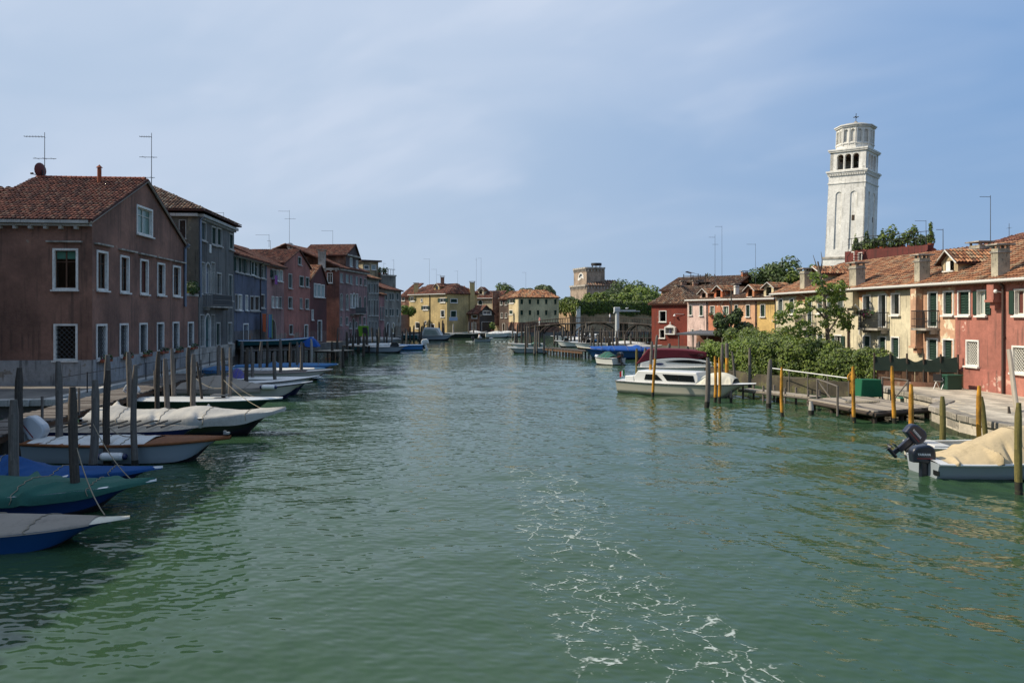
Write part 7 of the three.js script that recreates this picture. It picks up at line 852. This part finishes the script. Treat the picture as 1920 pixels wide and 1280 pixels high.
{ // long jetty at the pile moorings
  const a = gp(1018, 664), b = gp(1092, 672), J = thing('jetty', 'long dark timber jetty among the mooring piles', 'jetty', [a[0], 0, a[1]]), fr = wallFrame(J, a, b); for (let x = 0.15; x < fr.L; x += 0.34) { const m = obj('plank', box(0.32, 0.07, 1.7, 0, 0, -0.85), M.darkWood, J); m.position.set(...fr.pos(x, 0.75, 0)); m.rotation.y = fr.turn; } for (let x = 0.3; x < fr.L; x += 0.8) for (const z of [-0.1, -1.6]) obj('pile', bar(fr.pos(x, -1.5, z), fr.pos(x, 0.7, z), 0.09, 6), M.darkWood, J); const bm = obj('beam', box(fr.L, 0.16, 0.1, fr.L / 2, 0, -0.02), M.brownWood, J); bm.position.set(...fr.pos(0, 0.58, 0)); bm.rotation.y = fr.turn;
  const a2 = gp(1092, 655), b2 = gp(1228, 655), K = thing('jetty', 'high timber walkway with railings in front of the crane', 'jetty', [a2[0], 0, a2[1]]), f2 = wallFrame(K, a2, b2); for (let x = 0.2; x < f2.L; x += 0.44) { const m = obj('plank', box(0.42, 0.07, 1.4, 0, 0, -0.7), M.darkWood, K); m.position.set(...f2.pos(x, 1.5, 0)); m.rotation.y = f2.turn; obj('baluster', bar(f2.pos(x, 1.5, -0.05), f2.pos(x, 2.4, -0.05), 0.03, 4), M.greyWood, K); } obj('handrail', bar(f2.pos(0, 2.4, -0.05), f2.pos(f2.L, 2.4, -0.05), 0.05, 5), M.greyWood, K); for (let x = 0.3; x < f2.L; x += 1.1) for (const z of [-0.1, -1.3]) obj('pile', bar(f2.pos(x, -1.5, z), f2.pos(x, 1.5, z), 0.09, 6), M.darkWood, K);
}
// ---------------------------------------------------------------- the garden on the eastern bank
{
  const hedge = (label, blobs, n, seed, pal) => { const c = blobs[0], H = thing('garden_shrub', label, 'shrub', [c[0], G0, c[2]]), r = R(seed); obj('stem', blobs.slice(0, 7).map(b => limb([[b[0] - c[0], -0.1, b[2] - c[2]], [b[0] - c[0] + 0.2, (b[1] - G0) * 0.5, b[2] - c[2]], [b[0] - c[0], b[1] - G0, b[2] - c[2]]], 0.09, 0.03, 5, 5)), M.bark, H); obj('foliage', leafGeo(blobs.map(b => [b[0] - c[0], b[1] - G0, b[2] - c[2], b[3], b[4], b[5]]), Math.round(n * 1.7), 0.088, seed, pal, 0.35), M.leaf, H); };
  const along = (px0, px1, t0, t1, top0, top1, seed, rad) => { const r = R(seed), o = []; for (let k = 0; k <= 16; k++) { const s = k / 16, px = lerp(px0, px1, s) + (r() - 0.5) * 14, t = lerp(t0, t1, s), p = at(px, t), ht = heightAt(lerp(top0, top1, s) + (r() - 0.5) * 10, t); for (let y = G0 - 0.1; y < ht; y += rad * 0.95) o.push([p[0] + (r() - 0.5) * rad * 0.9, Math.min(y + r() * 0.4, ht - rad * 0.3), p[1] - r() * rad, rad * (0.6 + 0.5 * r()), rad * (0.5 + 0.4 * r()), rad * (0.6 + 0.5 * r())]); } return o; };
  hedge('dense bright green hedge behind the maroon cruiser', along(1322, 1420, 59, 53, 650, 645, 501, 0.85), 16000, 501, PAL.fresh); hedge('tall leafy shrub mass below the orange house', along(1385, 1470, 62, 57, 622, 620, 502, 1.0), 13000, 502, PAL.ivy); hedge('tangled dark green hedge along the garden edge', along(1432, 1560, 51.5, 47.5, 650, 652, 503, 0.8), 18000, 503, PAL.ivy); hedge('bushy mid green shrubs around the garden tree', along(1462, 1545, 57, 52, 634, 648, 504, 0.9), 13000, 504, PAL.fresh); hedge('rounded green bush beside the net fence', along(1568, 1668, 46.5, 43.6, 664, 668, 505, 0.75), 12000, 505, PAL.ivy); hedge('low creeper over the net fence', along(1650, 1706, 43.4, 42.6, 683, 686, 506, 0.38), 1500, 506, PAL.ivy);
  // leaning garden tree, half bare
  const f = at(1556, 50), T = thing('garden_tree', 'half bare garden tree leaning before the cream house', 'tree', [f[0], G0, f[1]]), V = (px, py, dz = 0) => { const t = 50 + dz, p = at(px, t); return [p[0] - f[0], heightAt(py, t) - G0, p[1] - f[1]]; };
  obj('trunk', [limb([V(1556, 705), V(1553, 640), V(1548, 580), V(1541, 530), V(1534, 490)], 0.17, 0.05, 14, 8), limb([V(1541, 530), V(1532, 500, 0.3), V(1525, 478, 0.4)], 0.06, 0.015), limb([V(1538, 515), V(1542, 490), V(1540, 472)], 0.05, 0.012), limb([V(1550, 600), V(1525, 575, -0.8), V(1495, 568, -1)], 0.07, 0.02), limb([V(1552, 625), V(1575, 590, 0.7), V(1585, 570, 0.8)], 0.07, 0.02), limb([V(1547, 575), V(1520, 560, 1), V(1500, 552, 1.2)], 0.05, 0.012), limb([V(1545, 560), V(1565, 540, -0.6), V(1578, 535, -0.7)], 0.05, 0.012)], M.bark, T);
  const cl = [], rt = R(88); for (const [x, y, rx, ry, d] of [[1548, 548, 22, 14, 0], [1575, 562, 20, 16, 0.6], [1520, 570, 26, 16, -0.6], [1495, 574, 26, 14, -1], [1562, 592, 24, 18, 0.5], [1582, 602, 16, 14, 0.8], [1530, 602, 26, 20, -0.4], [1480, 602, 28, 18, -1.3], [1505, 620, 30, 20, -0.8], [1545, 625, 26, 18, 0.2], [1568, 538, 16, 10, -0.6], [1535, 520, 14, 14, 0]]) for (let k = 0; k < 9; k++) { const p = V(x + (rt() - 0.5) * rx * 1.7, y + (rt() - 0.5) * ry * 1.7, d + (rt() - 0.5) * 1.2), q = (0.12 + 0.2 * rt()); cl.push([p[0], p[1], p[2], q * 1.3, q * 0.7, q * 1.3]); } obj('crown', leafGeo(cl, 3300, 0.10, 611, PAL.fresh, 0.5), M.leaf, T);
  const f2 = at(1372, 66), T2 = thing('garden_tree', 'slender young tree with bare tips before the orange house', 'tree', [f2[0], G0, f2[1]]), V2 = (px, py, dz = 0) => { const t = 66 + dz, p = at(px, t); return [p[0] - f2[0], heightAt(py, t) - G0, p[1] - f2[1]]; }; obj('trunk', [limb([V2(1372, 680), V2(1371, 620), V2(1372, 580), V2(1371, 540)], 0.12, 0.03), limb([V2(1371, 600), V2(1356, 585), V2(1350, 566)], 0.05, 0.012), limb([V2(1372, 595), V2(1388, 585), V2(1396, 572)], 0.05, 0.012), limb([V2(1371, 570), V2(1362, 555), V2(1359, 545)], 0.03, 0.01)], M.bark, T2); const c2 = []; for (const [x, y, rx, ry] of [[1352, 606, 14, 12], [1375, 598, 14, 10], [1395, 615, 18, 12], [1360, 622, 20, 10], [1383, 588, 10, 9], [1348, 595, 8, 9]]) { const p = V2(x, y), k = 66 / F; c2.push([p[0], p[1], p[2], rx * k, ry * k, rx * k]); } obj('crown', leafGeo(c2, 3200, 0.14, 612, PAL.dark, 0.6), M.leaf, T2);
  // big trees behind the roofs
  for (const [px, t, top, h, rad, pal, lab, n] of [[1478, 112, 478, 13, 5.2, 'dark', 'tall spreading tree behind the yellow house dormer', 5200], [1430, 118, 512, 10.5, 3.4, 'dark', 'small tree rising behind the coloured row', 2200], [1515, 105, 496, 11, 3, 'ivy', 'loose green tree beside the bell tower foot', 2200], [1328, 128, 512, 11, 2.4, 'dry', 'dry leafed plant top over the salmon house roof', 500]]) { const q = at(px, t), r = R(px), hh = heightAt(top, t) - G0, cr = []; for (let i = 0; i < 11; i++) cr.push([(r() - 0.5) * rad * 1.5, hh - rad * 0.3 - r() * rad * 0.9, (r() - 0.5) * rad * 1.3, rad * (0.25 + 0.2 * r()), rad * (0.2 + 0.15 * r()), rad * (0.25 + 0.2 * r())]); tree('tree', lab, q, G0, hh, cr, n, 0.24, PAL[pal], px); }
  // fence of boards and dark net
  const a = at(1640, 43), b = at(1797, 41.2), N = thing('net_fence', 'board fence topped with dark green netting before the cream house', 'fence', [a[0], G0, a[1]]), fr = wallFrame(N, a, b); for (let x = 0; x <= fr.L; x += fr.L / 5) obj('post', bar(fr.pos(x, G0, 0), fr.pos(x, G0 + 1.75, 0), 0.05, 6), M.darkWood, N); for (let x = 0.1; x < fr.L; x += 0.62) { const m = obj('board', box(0.6, 0.85, 0.04, 0.3, 0.45, -0.06), M.brownWood, N); m.position.set(...fr.pos(x, G0, 0)); m.rotation.y = fr.turn; } const net = obj('net', grid(40, 8, (u, v) => [u * fr.L, 0.8 + v * (0.75 + 0.12 * Math.sin(u * 9)) - 0.12 * Math.sin(u * Math.PI * 5) ** 2 * v, 0.02 + 0.05 * Math.sin(u * 31 + v * 5), u * 4, v]), flatMat('#1c2c25', 0.95, { side: THREE.DoubleSide }), N); net.position.set(...fr.pos(0, G0, 0)); net.rotation.y = fr.turn; const br = obj('brick_base', box(fr.L, 0.25, 0.2, fr.L / 2, 0.125, 0.13), M.brick, N); br.position.set(...fr.pos(0, G0, 0)); br.rotation.y = fr.turn;
  const cq = at(1764, 40.6), ch = thing('garden_chair', 'white folding chair with dark cloth by the net fence', 'chair', [cq[0], G0, cq[1]], 0.5); for (const s of [-0.2, 0.2]) { obj('leg', bar([-0.3, 0, s], [0.25, 0.75, s], 0.02, 5), M.white, ch); obj('leg', bar([0.3, 0, s], [-0.2, 0.6, s], 0.02, 5), M.white, ch); } obj('seat', box(0.45, 0.03, 0.4, 0, 0.42, 0), M.white, ch); obj('backrest', box(0.05, 0.35, 0.42, -0.28, 0.62, 0), M.darkCloth, ch);
  const bn = at(1784, 40.4), bi = thing('crate', 'dark green plastic crate against the brick red house corner', 'crate', [bn[0], G0, bn[1]]); obj('body', rbox(0.8, 0.75, 0.6, 0.05, 0, 0.375, 0), flatMat('#17402f', 0.6), bi); obj('rim', rbox(0.86, 0.07, 0.66, 0.02, 0, 0.74, 0), flatMat('#1d4d39', 0.6), bi);
}
{ // timber landing with railings by the eastern quay
  const y = 0.5, c0 = [gp(1516, 748, y), gp(1640, 771, y), gp(1750, 763, y)], c = [...c0, [c0[0][0] + c0[2][0] - c0[1][0], c0[0][1] + c0[2][1] - c0[1][1]]], D = thing('timber_landing', 'grey timber landing with railings beside the stone quay', 'landing', [c[0][0], 0, c[0][1]]), P = D.position, r = R(66), u = [c[1][0] - c[0][0], c[1][1] - c[0][1]], v = [c[3][0] - c[0][0], c[3][1] - c[0][1]], Lu = Math.hypot(...u), Lv = Math.hypot(...v), pt = (a, b, yy) => [u[0] * a + v[0] * b, yy, u[1] * a + v[1] * b], n = Math.round(Lv / 0.24), an = Math.atan2(-u[1], u[0]);
  for (let k = 0; k < n; k++) { const q = pt(0.5, (k + 0.5) / n, y - 0.03 + r() * 0.012); obj('plank', box(Lu + (r() - 0.5) * 0.12, 0.055, Lv / n - 0.015, 0, 0, 0, an).translate(...q), r() < 0.5 ? M.paleWood : M.greyWood, D); } for (const b of [0.03, 0.5, 0.97]) obj('beam', bar(pt(0, b, y - 0.16), pt(1, b, y - 0.16), 0.09, 4), M.darkWood, D); obj('fascia', [bar(pt(0, 0, y - 0.15), pt(1, 0, y - 0.15), 0.11, 4), bar(pt(1, 0, y - 0.15), pt(1, 1, y - 0.15), 0.11, 4)], M.darkWood, D);
  for (const a of [0.04, 0.35, 0.66, 0.96]) for (const b of [0.05, 0.5, 0.95]) obj('pile', bar(pt(a, b, -1.5), pt(a, b, y - 0.2), 0.11, 6), M.darkWood, D);
  const post = (px, py, h) => { const g = gp(px, py, y); return [g[0] - P.x, y, g[1] - P.z, h]; }; for (const [px, py, h] of [[1533, 745, 0.95], [1571, 763, 0.95], [1655, 741, 0.95], [1703, 748, 0.95], [1650, 740, 0.9]]) { const q = post(px, py, h); obj('rail_post', bar([q[0], y - 0.4, q[2]], [q[0], y + h, q[2]], 0.05, 6), M.greyWood, D); } const A = post(1533, 745), A2 = post(1571, 763), B1 = post(1655, 741), C1 = post(1703, 748); obj('rail', bar([A[0], y + 0.92, A[2]], [A2[0], y + 0.92, A2[2]], 0.035, 5), M.greyWood, D); obj('rail', bar([B1[0], y + 0.92, B1[2]], [C1[0], y + 0.92, C1[2]], 0.035, 5), M.greyWood, D); obj('brace', bar([A[0], y + 0.85, A[2]], [A[0] + 0.55, y, A[2] + 0.25], 0.04, 5), M.paleWood, D); obj('brace', bar([C1[0], y + 0.85, C1[2]], [C1[0] - 0.6, y, C1[2] - 0.15], 0.035, 5), M.greyWood, D);
  const g = gp(1628, 742, y), G = thing('covered_chest', 'chest under a bright green cover on the timber landing', 'chest', [g[0], y, g[1]], 0.05); const gm = fabric('#0f5a3c'); obj('cover', extrude(poly([[-0.55, 0], [0.55, 0], [0.5, 0.8], [-0.48, 0.82]]), 0.55, -0.27, 0.04), gm, G); obj('hem', [box(1.16, 0.05, 0.7, 0, 0.03, 0)], gm, G);
  const g2 = gp(1694, 746, y), mt = thing('mat', 'small turquoise mat on the timber landing', 'mat', [g2[0], y, g2[1]]); obj('sheet', rbox(0.7, 0.02, 0.45, 0.008, 0, 0.014, 0), flatMat('#1d7a66', 0.9), mt);
  const g3 = gp(1617, 755, y), nt = thing('fishing_gear', 'heap of pale rope and net on the timber landing', 'rope', [g3[0], y, g3[1]]), pts = []; for (let k = 0; k < 60; k++) pts.push([(k / 60 - 0.5) * 1.5 + 0.12 * Math.cos(k * 1.3), 0.03 + 0.05 * (k % 5) / 5, 0.16 * Math.sin(k * 1.3)]); obj('coil', tube(pts, 0.028, 200, 5), M.rope, nt);
  const hy = gp(1589, 738, y), H = thing('water_hydrant', 'yellow standpipe with coiled hose at the timber landing', 'standpipe', [hy[0] + 0.2, y, hy[1]]); obj('pipe', bar([0, 0, 0], [0, 1.15, 0], 0.05, 7), M.yellowPaint, H); obj('hose', new THREE.TorusGeometry(0.2, 0.05, 6, 16).translate(0, 0.85, 0.08), M.yellowPaint, H);
  const r0 = at(1447, 48), r1 = at(1592, 42.5), HR = thing('pipe_railing', 'long white pipe handrail below the garden hedge', 'railing', [r0[0], 0, r0[1]]); obj('rail', bar([0, heightAt(690, 48), 0], [r1[0] - r0[0], heightAt(709, 42.5), r1[1] - r0[1]], 0.03, 6), M.white, HR); for (let k = 0; k <= 4; k++) { const s = k / 4; obj('post', bar([(r1[0] - r0[0]) * s, -1.2, (r1[1] - r0[1]) * s], [(r1[0] - r0[0]) * s, lerp(heightAt(690, 48), heightAt(709, 42.5), s), (r1[1] - r0[1]) * s], 0.035, 6), M.greyWood, HR); }
  const w0 = gp(1385, 730, 0.45), w1 = gp(1524, 744, 0.5), Wk = thing('gangplank', 'narrow timber gangplank leading to the timber landing', 'gangway', [w0[0], 0, w0[1]]), fw = wallFrame(Wk, w0, w1); for (let x = 0.2; x < fw.L; x += 0.5) { const m = obj('plank', box(0.46, 0.05, 0.9, 0, 0, -0.45), M.paleWood, Wk); m.position.set(...fw.pos(x, 0.46, 0)); m.rotation.y = fw.turn; } for (let x = 0.3; x < fw.L; x += 1.5) for (const z of [-0.05, -0.85]) obj('pile', bar(fw.pos(x, -1.5, z), fw.pos(x, 0.8, z), 0.06, 6), M.greyWood, Wk); obj('beam', bar(fw.pos(0, 0.38, 0), fw.pos(fw.L, 0.38, 0), 0.05, 4), M.greyWood, Wk);
  const q1 = at(1893, 34), q2 = at(1913, 30), bd = thing('leaning_board', 'broad weathered board leaning out over the quay edge', 'board', [q2[0], 0.1, q2[1]]); obj('plank', bar([0, 0, 0], [q1[0] - q2[0], heightAt(664, 33), q1[1] - q2[1]], 0.13, 4, 0.12).scale(1, 1, 1), M.paleWood, bd); obj('bolt', new THREE.SphereGeometry(0.03, 6, 5).translate(0.1, 0.8, 0.14), M.iron, bd);
  const dk = gp(1899, 815), ds = pole(1899, 762, 815, 5, 'dark', 'thin black stake at the quay foot', null, -0.15);
}
renderer.render(scene, camera);
